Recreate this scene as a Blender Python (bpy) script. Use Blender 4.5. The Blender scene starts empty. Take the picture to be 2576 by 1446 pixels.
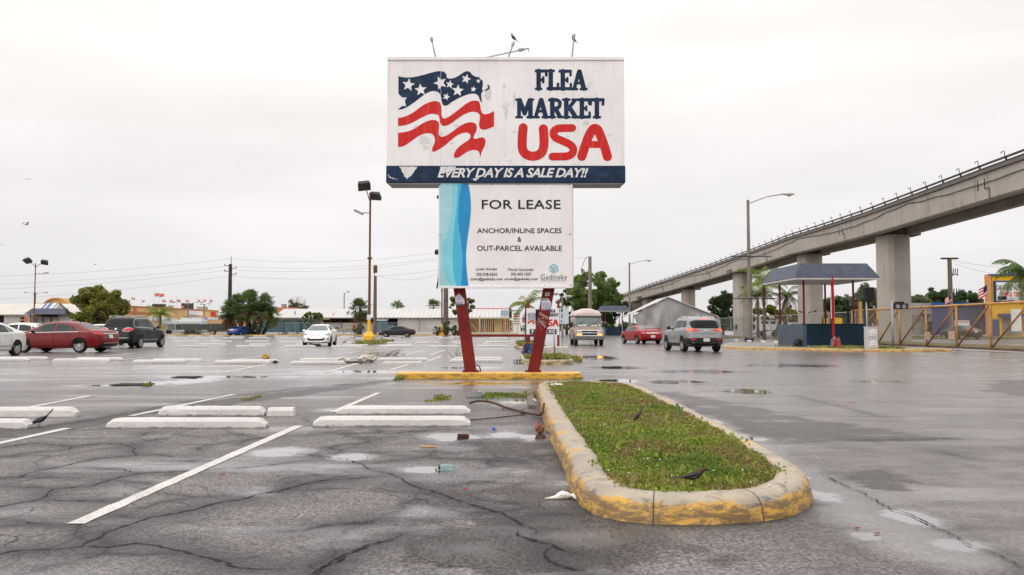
import bpy, bmesh, math, random
import numpy as np
from mathutils import Vector, Matrix
from mathutils.bvhtree import BVHTree
R = math.radians
SC = bpy.context.scene
COL = SC.collection
# ------------------------------------------------------------ camera
CAMH, FOC, PITCH = 1.15, 2050.0, math.atan(102/2050.0)
cam = bpy.data.cameras.new('camera')
cam.sensor_width = 36; cam.lens = 36*FOC/2575; cam.clip_end = 6000; cam.clip_start = .05
camo = bpy.data.objects.new('camera', cam); COL.objects.link(camo)
camo.location = (0, 0, CAMH); camo.rotation_euler = (math.pi/2+PITCH, 0, 0)
SC.camera = camo
# ------------------------------------------------------------ light
SUN_EL, SUN_AZ = R(44), R(-46)          # azimuth measured from behind the camera towards the left
sl = bpy.data.lights.new('sun', 'SUN'); sl.energy = 1.5; sl.angle = R(95); sl.color = (1, .965, .92)
so = bpy.data.objects.new('sun', sl); COL.objects.link(so)
sdir = Vector((math.cos(SUN_EL)*math.sin(SUN_AZ), -math.cos(SUN_EL)*math.cos(SUN_AZ), math.sin(SUN_EL)))
so.rotation_euler = sdir.to_track_quat('Z', 'Y').to_euler()
SC.view_settings.view_transform = 'Standard'; SC.view_settings.look = 'None'
SC.view_settings.exposure = 0.12; SC.view_settings.gamma = 1.0
W = bpy.data.worlds.new('World'); SC.world = W; W.use_nodes = True
def build_world():
    nt = W.node_tree; nt.nodes.clear(); N = nt.nodes.new; L = nt.links.new
    out = N('ShaderNodeOutputWorld'); bg = N('ShaderNodeBackground'); bg.inputs[1].default_value = .1
    sky = N('ShaderNodeTexSky'); sky.sky_type = 'NISHITA'; sky.sun_disc = False
    sky.sun_elevation = SUN_EL; sky.sun_rotation = math.pi-SUN_AZ
    tc = N('ShaderNodeTexCoord'); sep = N('ShaderNodeSeparateXYZ'); L(tc.outputs['Generated'], sep.inputs[0])
    ramp = N('ShaderNodeValToRGB'); L(sep.outputs[2], ramp.inputs[0])
    e = ramp.color_ramp.elements
    e[0].position = 0.0; e[0].color = (.80, .785, .79, 1)
    e[1].position = 1.0; e[1].color = (1.0, .98, .95, 1)
    for p, c in ((.10, (.86, .825, .83, 1)), (.30, (1.02, .985, .955, 1)), (.45, (1.03, 1., .97, 1))):
        q = e.new(p); q.color = c
    # an overcast sky is brighter overhead than at the horizon
    mr = N('ShaderNodeMapRange'); L(sep.outputs[2], mr.inputs[0])
    mr.inputs[1].default_value = .34; mr.inputs[2].default_value = 1; mr.inputs[3].default_value = 10; mr.inputs[4].default_value = 21
    mp = N('ShaderNodeMapping'); L(tc.outputs['Generated'], mp.inputs[0]); mp.inputs['Scale'].default_value = (1.1, 1.1, 5.0)
    no = N('ShaderNodeTexNoise'); L(mp.outputs[0], no.inputs[0]); no.inputs['Scale'].default_value = 1.7; no.inputs['Detail'].default_value = 5
    cr = N('ShaderNodeMapRange'); L(no.outputs[0], cr.inputs[0])
    cr.inputs[1].default_value = .3; cr.inputs[2].default_value = .75; cr.inputs[3].default_value = .86; cr.inputs[4].default_value = 1.06
    m1 = N('ShaderNodeMath'); m1.operation = 'MULTIPLY'; L(mr.outputs[0], m1.inputs[0]); L(cr.outputs[0], m1.inputs[1])
    vm = N('ShaderNodeVectorMath'); vm.operation = 'SCALE'; L(ramp.outputs[0], vm.inputs[0]); L(m1.outputs[0], vm.inputs['Scale'])
    mx = N('ShaderNodeMix'); mx.data_type = 'RGBA'; mx.inputs[0].default_value = .04
    L(vm.outputs[0], mx.inputs[6]); L(sky.outputs[0], mx.inputs[7])
    L(mx.outputs[2], bg.inputs[0]); L(bg.outputs[0], out.inputs[0])
build_world()
# ------------------------------------------------------------ pixel rays (2575 x 1446 grid of the photograph)
CT, ST = math.cos(PITCH), math.sin(PITCH)
def ray(px, py):
    u = (px-1287.5)/FOC; v = (723-py)/FOC
    return Vector((u, CT-v*ST, ST+v*CT))
def G(px, py, z=0.0):
    d = ray(px, py); t = (z-CAMH)/d.z
    return Vector((d.x*t, d.y*t, z))
def P(px, py, Y):
    d = ray(px, py); t = Y/d.y
    return Vector((d.x*t, Y, CAMH+d.z*t))
def PX(px, py, X):
    d = ray(px, py); t = X/d.x
    return Vector((X, d.y*t, CAMH+d.z*t))
# ------------------------------------------------------------ mesh building
class MB:
    def __init__(s): s.v = []; s.f = []; s.m = []
    def add(s, vs, fs, mi=0):
        n = len(s.v); s.v += [tuple(q) for q in vs]
        for f in fs: s.f.append(tuple(i+n for i in f)); s.m.append(mi)
        return s
    def box(s, x0, x1, y0, y1, z0, z1, mi=0):
        v = [(x0,y0,z0),(x1,y0,z0),(x1,y1,z0),(x0,y1,z0),(x0,y0,z1),(x1,y0,z1),(x1,y1,z1),(x0,y1,z1)]
        return s.add(v, [(0,3,2,1),(4,5,6,7),(0,1,5,4),(1,2,6,5),(2,3,7,6),(3,0,4,7)], mi)
    def hexa(s, b, t, mi=0):     # four bottom and four top corners, counter-clockwise
        return s.add(list(b)+list(t), [(3,2,1,0),(4,5,6,7),(0,1,5,4),(1,2,6,5),(2,3,7,6),(3,0,4,7)], mi)
    def obox(s, c, half, M, mi=0):
        c = Vector(c); v = []
        for z in (-1,1):
            for x, y in ((-1,-1),(1,-1),(1,1),(-1,1)):
                v.append(c+M@Vector((x*half[0], y*half[1], z*half[2])))
        return s.hexa(v[:4], v[4:], mi)
    def quad(s, a, b, c, d, mi=0): return s.add([a,b,c,d], [(0,1,2,3)], mi)
    def poly(s, pts, mi=0): return s.add(pts, [tuple(range(len(pts)))], mi)
    def tube(s, pts, r, n=8, mi=0, cap=True):
        pts = [Vector(p) for p in pts]; m = len(pts)
        rs = r if isinstance(r, (list, tuple)) else [r]*m
        rings = []; up = None
        for i, p in enumerate(pts):
            t = (pts[min(i+1, m-1)]-pts[max(i-1, 0)]).normalized()
            if up is None:
                up = Vector((0,0,1)) if abs(t.z) < .9 else Vector((1,0,0))
            a = t.cross(up).normalized(); up = a.cross(t).normalized()
            rings.append([p+(a*math.cos(2*math.pi*k/n)+up*math.sin(2*math.pi*k/n))*rs[i] for k in range(n)])
        vs = [q for g in rings for q in g]; fs = []
        for i in range(m-1):
            for k in range(n):
                fs.append((i*n+k, i*n+(k+1)%n, (i+1)*n+(k+1)%n, (i+1)*n+k))
        if cap: fs += [tuple(range(n))[::-1], tuple(range((m-1)*n, m*n))]
        return s.add(vs, fs, mi)
    def lathe(s, prof, n=16, M=None, c=(0,0,0), mi=0):      # prof: (radius, z)
        M = M or Matrix.Identity(3); c = Vector(c); vs = []; fs = []
        for r, z in prof:
            for k in range(n):
                a = 2*math.pi*k/n; vs.append(c+M@Vector((r*math.cos(a), r*math.sin(a), z)))
        for i in range(len(prof)-1):
            for k in range(n):
                fs.append((i*n+k, i*n+(k+1)%n, (i+1)*n+(k+1)%n, (i+1)*n+k))
        if prof[0][0] > 1e-5: fs.append(tuple(range(n))[::-1])
        if prof[-1][0] > 1e-5: fs.append(tuple(range((len(prof)-1)*n, len(prof)*n)))
        return s.add(vs, fs, mi)
    def prism(s, pts, d, mi=0):          # polygon extruded along vector d
        pts = [Vector(p) for p in pts]; d = Vector(d); n = len(pts)
        fs = [tuple(range(n)), tuple(range(n, 2*n))[::-1]]+[(i, n+i, n+(i+1)%n, (i+1)%n) for i in range(n)]
        return s.add(pts+[p+d for p in pts], fs, mi)
    def ell(s, c, r, M=None, n=10, m=7, mi=0):
        prof = [(math.sin(math.pi*i/m), -math.cos(math.pi*i/m)) for i in range(m+1)]
        S = Matrix.Diagonal(Vector(r)); return s.lathe(prof, n, (M@S if M else S), c, mi)
    def build(s, name, mats, parent=None, smooth=False, bevel=0, recalc=False, loc=None):
        me = bpy.data.meshes.new(name); me.from_pydata(s.v, [], s.f)
        return finish(me, name, mats, parent, smooth, bevel, recalc, loc, s.m)
def finish(me, name, mats, parent=None, smooth=False, bevel=0, recalc=False, loc=None, mi=None):
    if not isinstance(mats, (list, tuple)): mats = [mats]
    for m in mats: me.materials.append(m)
    if mi is not None and len(mats) > 1: me.polygons.foreach_set('material_index', mi)
    if recalc:
        b = bmesh.new(); b.from_mesh(me); bmesh.ops.remove_doubles(b, verts=b.verts, dist=1e-5)
        bmesh.ops.recalc_face_normals(b, faces=b.faces); b.to_mesh(me); b.free()
    if smooth:
        me.polygons.foreach_set('use_smooth', [True]*len(me.polygons))
        if smooth is not True: me.set_sharp_from_angle(angle=R(smooth))
    me.update()
    o = bpy.data.objects.new(name, me); COL.objects.link(o)
    if parent is not None: o.parent = parent
    if loc is not None: o.location = loc
    if bevel:
        b = o.modifiers.new('bevel', 'BEVEL'); b.width = bevel; b.segments = 2; b.limit_method = 'ANGLE'; b.angle_limit = R(40)
    return o
def npmesh(name, V, F, mats, parent=None, smooth=False, attrs=None, loc=None, mi=None):
    V = np.asarray(V, np.float32); F = np.asarray(F, np.int32); k = F.shape[1]
    me = bpy.data.meshes.new(name)
    me.vertices.add(len(V)); me.vertices.foreach_set('co', V.ravel())
    me.loops.add(F.size); me.loops.foreach_set('vertex_index', F.ravel())
    me.polygons.add(len(F)); me.polygons.foreach_set('loop_start', np.arange(0, F.size, k, dtype=np.int32))
    me.polygons.foreach_set('loop_total', np.full(len(F), k, np.int32))
    me.update(calc_edges=True)
    for an, (dom, arr) in (attrs or {}).items():
        a = me.attributes.new(an, 'FLOAT', dom); a.data.foreach_set('value', np.asarray(arr, np.float32))
    return finish(me, name, mats, parent, smooth, loc=loc, mi=mi)
def tag(o, label=None, cat=None, group=None, kind=None):
    if label: o['label'] = label
    if cat: o['category'] = cat
    if group: o['group'] = group
    if kind: o['kind'] = kind
    return o
def thing(name, label, cat, loc=(0,0,0), rz=0, group=None):
    o = bpy.data.objects.new(name, None); COL.objects.link(o); o.empty_display_size = .2
    o.location = loc; o.rotation_euler = (0,0,rz)
    return tag(o, label, cat, group)
def copy_tree(o, parent=None):
    c = o.copy(); COL.objects.link(c)
    if parent: c.parent = parent
    for ch in list(o.children): copy_tree(ch, c)
    return c
# ------------------------------------------------------------ flat shapes by distance fields
def seg_d(X, Y, pts, closed=False):
    d = np.full(X.shape, 1e9); n = len(pts)
    for i in range(n if closed else n-1):
        ax, ay = pts[i]; bx, by = pts[(i+1) % n]; dx, dy = bx-ax, by-ay; l = dx*dx+dy*dy
        t = np.clip(((X-ax)*dx+(Y-ay)*dy)/l, 0, 1) if l > 1e-12 else 0
        d = np.minimum(d, np.hypot(X-ax-t*dx, Y-ay-t*dy))
    return d
def poly_d(X, Y, pts):
    ins = np.zeros(X.shape, bool); n = len(pts)
    for i in range(n):
        ax, ay = pts[i]; bx, by = pts[(i+1) % n]
        if ay == by: continue
        c = ((ay > Y) != (by > Y)) & (X < (bx-ax)*(Y-ay)/(by-ay)+ax)
        ins ^= c
    d = seg_d(X, Y, pts, True)
    return np.where(ins, -d, d)
def box_d(X, Y, x0, x1, y0, y1, r=0):
    cx, cy = (x0+x1)/2, (y0+y1)/2
    qx = np.abs(X-cx)-(x1-x0)/2+r; qy = np.abs(Y-cy)-(y1-y0)/2+r
    return np.hypot(np.maximum(qx, 0), np.maximum(qy, 0))+np.minimum(np.maximum(qx, qy), 0)-r
def spl(pts, k=6, closed=False):       # Catmull-Rom
    p = [np.array(q, float) for q in pts]; n = len(p); out = []
    for i in range(n if closed else n-1):
        a = p[(i-1) % n] if closed or i > 0 else 2*p[0]-p[1]
        b, c = p[i], p[(i+1) % n]
        d = p[(i+2) % n] if closed or i+2 < n else 2*p[-1]-p[-2]
        for j in range(k):
            t = j/k
            out.append(.5*(2*b+(c-a)*t+(2*a-5*b+4*c-d)*t*t+(3*b-a-3*c+d)*t**3))
    if not closed: out.append(p[-1])
    return [tuple(q) for q in out]
def march(fn, x0, x1, y0, y1, res, merge=True):
    nx = max(2, int(math.ceil((x1-x0)/res))); ny = max(2, int(math.ceil((y1-y0)/res)))
    xs = np.linspace(x0, x1, nx+1); ys = np.linspace(y0, y1, ny+1)
    X, Y = np.meshgrid(xs, ys); D = fn(X, Y); D = np.where(np.abs(D) < 1e-9, 1e-9, D)
    # pad: force outside at the border so every contour closes
    ins = D < 0; verts = []; vid = {}; faces = []
    def vg(i, j):
        k = (i, j)
        if k not in vid: vid[k] = len(verts); verts.append((xs[i], ys[j]))
        return vid[k]
    def ve(i0, j0, i1, j1):
        k = (i0, j0, i1, j1) if (i0, j0) < (i1, j1) else (i1, j1, i0, j0)
        if k not in vid:
            a, b, c, d = k; t = D[b, a]/(D[b, a]-D[d, c]); t = min(max(t, .02), .98)
            vid[k] = len(verts); verts.append((xs[a]+t*(xs[c]-xs[a]), ys[b]+t*(ys[d]-ys[b])))
        return vid[k]
    cnt = ins[:-1, :-1].astype(int)+ins[:-1, 1:]+ins[1:, 1:]+ins[1:, :-1]
    for j in range(ny):
        row = cnt[j]; nz = np.nonzero(row)[0]; run = None
        for i in nz:
            if row[i] == 4:
                if merge:
                    if run is None: run = [i, i]
                    elif run[1] == i-1: run[1] = i
                    else:
                        faces.append((vg(run[0], j), vg(run[1]+1, j), vg(run[1]+1, j+1), vg(run[0], j+1))); run = [i, i]
                else: faces.append((vg(i, j), vg(i+1, j), vg(i+1, j+1), vg(i, j+1)))
                continue
            cs = [(i, j), (i+1, j), (i+1, j+1), (i, j+1)]; f = []
            for k in range(4):
                a = cs[k]; b = cs[(k+1) % 4]; ia = ins[a[1], a[0]]; ib = ins[b[1], b[0]]
                if ia: f.append(vg(*a))
                if ia != ib: f.append(ve(*a, *b))
            if len(f) > 2: faces.append(tuple(f))
        if run is not None: faces.append((vg(run[0], j), vg(run[1]+1, j), vg(run[1]+1, j+1), vg(run[0], j+1)))
    return verts, faces
def flat(name, fn, bounds, res, fmap, mat, parent=None, merge=True, flip=False):
    v, f = march(fn, *bounds, res, merge)
    if flip: f = [q[::-1] for q in f]
    me = bpy.data.meshes.new(name); me.from_pydata([tuple(fmap(*q)) for q in v], [], f)
    return finish(me, name, mat, parent)
# ------------------------------------------------------------ text
def text_mesh(body, bold=0.0, shear=0.0, spacing=1.0, res=3):
    cu = bpy.data.curves.new('t', 'FONT'); cu.body = body; cu.size = 1; cu.offset = bold; cu.shear = shear
    cu.resolution_u = res; cu.space_character = spacing
    to = bpy.data.objects.new('t', cu); COL.objects.link(to)
    dg = bpy.context.evaluated_depsgraph_get(); dg.update()
    me = bpy.data.meshes.new_from_object(to.evaluated_get(dg))
    vs = [tuple(v.co)[:2] for v in me.vertices]; fs = [tuple(p.vertices) for p in me.polygons]
    bpy.data.objects.remove(to); bpy.data.curves.remove(cu); bpy.data.meshes.remove(me)
    return vs, fs
def add_text(mb, body, box, fmap, bold=0, shear=0, spacing=1.0, up=-1, mi=0):
    """fit body into box (x0, x1, y0, y1); y1 is the lower side when up = -1"""
    vs, fs = text_mesh(body, bold, shear, spacing)
    a = np.array(vs); lo = a.min(0); hi = a.max(0); x0, x1, y0, y1 = box; out = []
    for x, y in vs:
        u = (x-lo[0])/(hi[0]-lo[0]); w = (y-lo[1])/(hi[1]-lo[1])
        out.append(fmap(x0+u*(x1-x0), y1+w*(y0-y1)))
    mb.add(out, fs, mi)
# ------------------------------------------------------------ materials
class NT:
    def __init__(s, name):
        s.m = bpy.data.materials.new(name); s.m.use_nodes = True; s.t = s.m.node_tree
        s.b = s.t.nodes['Principled BSDF']
    def n(s, typ, **kw):
        q = s.t.nodes.new('ShaderNode'+typ)
        for k, v in kw.items(): setattr(q, k, v)
        return q
    def l(s, a, b): s.t.links.new(a, b)
    def coord(s, kind='Object'): return s.n('TexCoord').outputs[kind]
    def pos(s): return s.n('NewGeometry').outputs['Position']
    def mapping(s, vec, scale=(1,1,1), rot=(0,0,0)):
        q = s.n('Mapping'); s.l(vec, q.inputs[0]); q.inputs['Scale'].default_value = scale; q.inputs['Rotation'].default_value = rot
        return q.outputs[0]
    def noise(s, vec, scale, detail=4, rough=.55, dist=0):
        q = s.n('TexNoise'); s.l(vec, q.inputs['Vector']); q.inputs['Scale'].default_value = scale
        q.inputs['Detail'].default_value = detail; q.inputs['Roughness'].default_value = rough; q.inputs['Distortion'].default_value = dist
        return q.outputs[0]
    def vor(s, vec, scale, feature='F1', out='Distance'):
        q = s.n('TexVoronoi', feature=feature); s.l(vec, q.inputs['Vector']); q.inputs['Scale'].default_value = scale
        return q.outputs[out]
    def mr(s, v, a, b, c=0, d=1, smooth=False):
        q = s.n('MapRange'); q.interpolation_type = 'SMOOTHSTEP' if smooth else 'LINEAR'
        s.l(v, q.inputs[0])
        for i, x in enumerate((a, b, c, d)): q.inputs[i+1].default_value = x
        return q.outputs[0]
    def math(s, op, a, b=None, clamp=False):
        q = s.n('Math', operation=op, use_clamp=clamp)
        for i, x in enumerate((a, b)):
            if x is None: continue
            if isinstance(x, (int, float)): q.inputs[i].default_value = x
            else: s.l(x, q.inputs[i])
        return q.outputs[0]
    def mix(s, f, a, b):
        q = s.n('Mix', data_type='RGBA')
        for i, x in ((0, f), (6, a), (7, b)):
            if isinstance(x, (int, float)): q.inputs[i].default_value = x
            elif isinstance(x, tuple): q.inputs[i].default_value = (*x[:3], 1)
            else: s.l(x, q.inputs[i])
        return q.outputs[2]
    def fmix(s, f, a, b):
        q = s.n('Mix', data_type='FLOAT')
        for i, x in ((0, f), (2, a), (3, b)):
            if isinstance(x, (int, float)): q.inputs[i].default_value = x
            else: s.l(x, q.inputs[i])
        return q.outputs[0]
    def attr(s, name): return s.n('Attribute', attribute_name=name).outputs['Fac']
    def set(s, key, v):
        i = s.b.inputs[key]
        if isinstance(v, tuple): i.default_value = (*v[:3], 1)
        elif isinstance(v, (int, float)): i.default_value = v
        else: s.l(v, i)
    def bump(s, h, strength=.3, dist=.02):
        q = s.n('Bump'); q.inputs['Strength'].default_value = strength; q.inputs['Distance'].default_value = dist
        s.l(h, q.inputs['Height']); s.l(q.outputs[0], s.b.inputs['Normal'])
def mat(name, c, rough=.6, metal=0, var=.15, scale=3.0, bump=0, bscale=None, spec=.22, coat=0, dirt=None, dscale=1.2, damt=.5, stretch=(1,1,1), emit=None, em=1):
    t = NT(name); v = t.mapping(t.coord(), stretch)
    n = t.noise(v, scale, 6, .6)
    lo = tuple(max(0, q*(1-var)) for q in c); hi = tuple(min(1, q*(1+var)) for q in c)
    col = t.mix(t.mr(n, .3, .7), lo, hi)
    if dirt is not None:
        d = t.noise(v, dscale, 7, .65); col = t.mix(t.mr(d, .5, .72, 0, damt), col, dirt)
    t.set('Base Color', col); t.set('Roughness', t.mr(n, .3, .7, max(0, rough-.08), min(1, rough+.08)))
    t.set('Metallic', metal); t.set('Specular IOR Level', spec)
    if coat: t.set('Coat Weight', coat); t.set('Coat Roughness', .04)
    if emit: t.set('Emission Color', emit); t.set('Emission Strength', em)
    if bump: t.bump(t.noise(v, bscale or scale*6, 5), bump)
    return t.m
M = {}
rng = np.random.default_rng(7); random.seed(7)
def zb3(x, y): return (x*.39135, 880.1+y*.39135)
def zb4(x, y): return (754.4+x*.39128, 880.1+y*.39128)
def zb6(x, y): return (1823.1+x*.41313, 848.7+y*.41313)
CRACKS = []
def cr(fn, w, *pts): CRACKS.append((w, [G(*fn(*p)).to_2d() for p in pts]))
cr(zb3, 1.3, (-200,1330),(0,1312),(60,1295),(200,1285),(330,1283),(430,1278),(520,1262),(560,1235),(640,1205),(660,1175),(720,1155),(800,1130),(870,1110),(960,1080),(1100,1055),(1240,1028),(1330,998),(1450,975),(1560,962),(1640,930),(1760,912),(1860,888),(1960,862),(2050,840),(2249,828),(2450,812))
cr(zb3, 1.2, (430,1278),(560,1262),(700,1268),(870,1242),(960,1250),(1060,1275),(1200,1298),(1280,1322),(1380,1345),(1470,1365),(1480,1385),(1560,1405),(1700,1412),(1850,1418))
cr(zb3, 1, (-150,1030),(0,1010),(100,990),(270,958),(300,930),(350,895),(470,885),(600,870),(680,845),(770,815),(900,795),(1000,787),(1200,780),(1350,770),(1500,760),(1700,745),(1850,725),(2000,710))
cr(zb3, 1, (-100,824),(0,822),(130,820),(170,800),(250,775),(400,748),(520,718),(650,695),(780,685),(890,675),(850,650),(860,632),(800,608),(700,600),(600,605),(470,620),(300,605),(200,600),(0,630))
cr(zb3, .8, (890,675),(1000,672),(1120,690),(1300,697),(1450,680))
cr(zb3, .8, (270,958),(360,970),(500,968),(700,970),(720,980))
cr(zb3, .6, (130,820),(300,818),(460,820),(490,828))
cr(zb3, .6, (0,875),(150,882),(350,895))
cr(zb3, .7, (560,750),(640,765),(780,768),(900,795))
cr(zb3, .8, (690,1065),(800,1072),(960,1080))
cr(zb3, .7, (40,1095),(200,1110),(400,1132))
cr(zb3, 1.2, (1990,1480),(2030,1446),(2080,1395),(2150,1355),(2249,1310),(2330,1275))
cr(zb3, .8, (1700,1168),(1830,1165),(1960,1162),(2080,1135),(2249,1122))
cr(zb3, .6, (470,620),(440,640),(200,660),(0,690))
cr(zb3, .6, (870,560),(930,545),(960,525))
cr(zb3, .5, (1520,610),(1600,575),(1750,560))
cr(zb3, 1., (0,500),(300,490),(500,465),(720,425),(900,390),(1100,350),(1300,318),(1560,290),(1800,262),(2050,235),(2249,215))
cr(zb4, 1, (-150,655),(0,670),(150,685),(300,705),(410,740),(450,770),(560,790),(660,835),(720,875),(830,905),(960,950),(1050,980),(1180,1020),(1300,1050),(1400,1095),(1420,1120),(1480,1145),(1525,1175),(1490,1188))
cr(zb4, 1, (1405,1150),(1400,1195),(1450,1210),(1540,1235),(1640,1250),(1680,1285),(1760,1310),(1820,1330))
cr(zb4, 1, (1640,1250),(1560,1305),(1580,1345),(1650,1385),(1750,1415),(1840,1440),(1950,1470))
cr(zb4, .7, (430,740),(540,720),(700,700),(800,690),(1000,700),(1200,705),(1400,720))
cr(zb4, 1.2, (40,1470),(80,1446),(150,1395),(230,1365),(300,1320),(400,1275),(450,1252),(560,1230),(640,1200),(660,1180))
cr(zb4, .9, (-60,1165),(0,1162),(130,1135),(280,1120),(420,1110),(520,1090),(650,1080),(850,1076))
cr(zb4, .6, (1390,1065),(1600,1058),(1800,1055))
cr(zb4, .6, (440,660),(560,675),(800,688),(880,645))
cr(zb6, .75, (590,835),(680,880),(760,915),(850,950),(920,1000),(1020,1050),(1130,1080),(1230,1135),(1330,1180),(1420,1225),(1500,1275),(1620,1310),(1740,1365),(1820,1410))
cr(zb6, 1., (400,640),(600,632),(900,625),(1200,622),(1450,615))
cr(zb6, .9, (1285,695),(1400,718),(1525,745))
cr(zb6, .7, (425,355),(520,378),(640,405),(760,435),(960,485))
def jag(pts, seed):
    rg = np.random.default_rng(seed); out = []; sm = np.convolve(rg.normal(0, 1, 4000), np.ones(5)/5, 'same')*.013; ct_ = 0
    for i in range(len(pts)-1):
        a, b = np.array(pts[i]), np.array(pts[i+1]); L = np.hypot(*(b-a)); k = max(2, int(L/.03))
        nrm = np.array([-(b-a)[1], (b-a)[0]])/max(L, 1e-6)
        for j in range(k):
            t = j/k; out.append(a+(b-a)*t+nrm*(sm[ct_ % 4000]+rg.normal(0,.003))); ct_ += 1
    out.append(np.array(pts[-1])); return np.array(out)
JC = [(w, jag(p, 11+i)) for i, (w, p) in enumerate(CRACKS)]
# puddles: centre and half-sizes in photograph pixels
POOLS = []
def pool(px, py, hx, hy, k=1.0):
    c = G(px, py); s = (px+hx-px)/FOC*c.y; y0 = G(px, py+hy).y; y1 = G(px, py-hy).y
    POOLS.append((c.x, (y0+y1)/2, abs(s), (y1-y0)/2, k))
pool(1500,900,62,8); pool(1140,1098,75,13); pool(1085,1181,80,10); pool(700,1137,75,12); pool(880,1150,55,9)
pool(2290,1300,70,26); pool(2420,1372,80,24); pool(2180,1350,55,18,.8); pool(360,965,90,7); pool(480,958,70,10)
pool(1270,1093,50,12,.9); pool(1345,1100,45,10,.9); pool(1880,985,75,8); pool(1900,1104,45,7,.9); pool(1760,1060,60,14); pool(1660,1005,40,13); pool(1840,1095,50,8)
pool(1300,1012,60,10,.7); pool(1560,958,80,6); pool(1700,962,120,9,.8); pool(1750,935,160,7,.8)
pool(1250,1185,120,14,.6); pool(1400,1215,70,16,.6); pool(2070,1245,70,22,.7); pool(2010,1200,50,16,.7)
pool(1180,925,100,4,.8); pool(230,970,80,4,.9); pool(900,935,220,5,.8); pool(1550,925,100,6,.8); pool(2000,920,200,8,.6); pool(2200,960,180,10,.5)
pool(560,948,330,5,.7); pool(1200,965,200,5,.8); pool(1450,1345,260,22,.35); pool(830,1030,40,5,.5)
for px, py, hx, hy in ((700,880,90,3),(1000,885,120,3),(1240,878,60,3),(300,925,120,4),(760,928,100,4),(1650,905,90,4),(1850,905,120,3),(2350,925,130,6),(1400,935,60,5),(2100,1010,90,9),(2450,1060,70,10),(640,1240,60,14),(320,1230,50,12),(1060,1290,90,16),(1180,1380,90,22),(860,1350,70,18)):
    pool(px, py, hx, hy, .4)
def axis(parts):
    out = []
    for a, b, st in parts: out.append(np.arange(a, b, st))
    return np.unique(np.round(np.concatenate(out), 4))
gx = axis([(-2500,-400,500),(-400,-100,60),(-100,-30,8),(-30,-9,.5),(-9,9,.06),(9,30,.5),(30,100,8),(100,400,60),(400,2501,500)])
gy = axis([(-300,-20,60),(-20,2,2),(2,16,.06),(16,34,.15),(34,70,.6),(70,160,5),(160,600,60),(600,4601,500)])
XX, YY = np.meshgrid(gx, gy); V = np.stack([XX.ravel(), YY.ravel(), np.zeros(XX.size)], 1)
nx, ny = len(gx), len(gy); ii = (np.arange(ny-1)[:, None]*nx+np.arange(nx-1)[None]).ravel()
F = np.stack([ii, ii+1, ii+nx+1, ii+nx], 1)
pl = np.full(len(V), -1.0)
for cx, cy, rx, ry, k in POOLS:
    m = (np.abs(V[:, 0]-cx) < 2.5*rx) & (np.abs(V[:, 1]-cy) < 2.5*ry)
    q = k*(1-np.hypot((V[m, 0]-cx)/rx, (V[m, 1]-cy)/ry)); q -= (1-k)*.45
    pl[m] = np.maximum(pl[m], q)
dp = np.full(len(V), 9.0)
for w, p in JC:
    lo, hi = p.min(0)-.5, p.max(0)+.5
    m = np.nonzero((V[:, 0] > lo[0]) & (V[:, 0] < hi[0]) & (V[:, 1] > lo[1]) & (V[:, 1] < hi[1]))[0]
    if len(m):
        pp = p[::2]
        for c in range(0, len(m), 6000):
            mm = m[c:c+6000]; d = np.sqrt(((V[mm, None, :2]-pp[None])**2).sum(2)).min(1)/max(.5, w)
            dp[mm] = np.minimum(dp[mm], d)
damp = np.exp(-(dp/.17)**1.4)
def area(polys, soft):
    out = np.zeros(len(V))
    for pg, k in polys:
        q = [tuple(G(*p).to_2d()) for p in pg]; a = np.array(q); lo, hi = a.min(0)-1, a.max(0)+1
        mm = (V[:, 0] > lo[0]) & (V[:, 0] < hi[0]) & (V[:, 1] > lo[1]) & (V[:, 1] < hi[1])
        out[mm] = np.maximum(out[mm], k*np.clip(.5-poly_d(V[mm, 0], V[mm, 1], q)/soft, 0, 1))
    return out
patch = area([([(1590,985),(1700,988),(1800,1000),(1960,1040),(2420,1106),(2240,1112),(2010,1112),(1890,1108),(1850,1075),(1760,1040)],.62),
    ([(2090,1185),(2230,1175),(2330,1215),(2300,1240),(2180,1225)],.6),([(2500,955),(2700,960),(2700,1010),(2480,985)],.9),
    ([(-60,1095),(280,1048),(500,1012),(900,962),(1000,955),(880,978),(600,1016),(420,1044),(200,1078),(-60,1110)],.8),
    ([(1180,1240),(1430,1180),(1440,1260),(1560,1310),(1800,1330),(1900,1446),(1000,1446),(1000,1330)],.55),([(1160,1100),(1400,1100),(1420,1180),(1200,1200)],.5)], .35)
gut = area([([(1555,966),(1620,985),(1700,1020),(1800,1065),(1900,1110),(2000,1165),(2070,1195),(2190,1240),(2290,1290),(2450,1380),(2575,1440),(2400,1446),(2200,1380),(2080,1290),(2035,1235),(1985,1190),(1840,1105),(1700,1028)],1),
    ([(700,938),(1000,932),(1500,968),(1480,985),(1000,958)],.7),([(-50,925),(600,918),(900,940),(-50,960)],.6)], .3)
m = (V[:, 0] > -.3) & (V[:, 0] < 3) & (V[:, 1] > 4) & (V[:, 1] < 16.5)
for _ in (0,):
    dk = poly_d(V[m, 0], V[m, 1], [(.42,5.7),(.50,5.15),(.68,4.92),(.95,4.84),(1.25,4.86),(1.58,4.97),(1.86,5.25),(2.05,5.65),(2.17,6.3),(2.26,8.5),(2.31,11.5),(2.28,14.6),(2.1,15.2),(1.4,15.45),(.7,15.3),(.46,14.9),(.41,12),(.40,8.9),(.43,6.6)])
    damp[m] = np.maximum(damp[m], 1.25*np.exp(-np.maximum(dk, 0)/.13))
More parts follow.
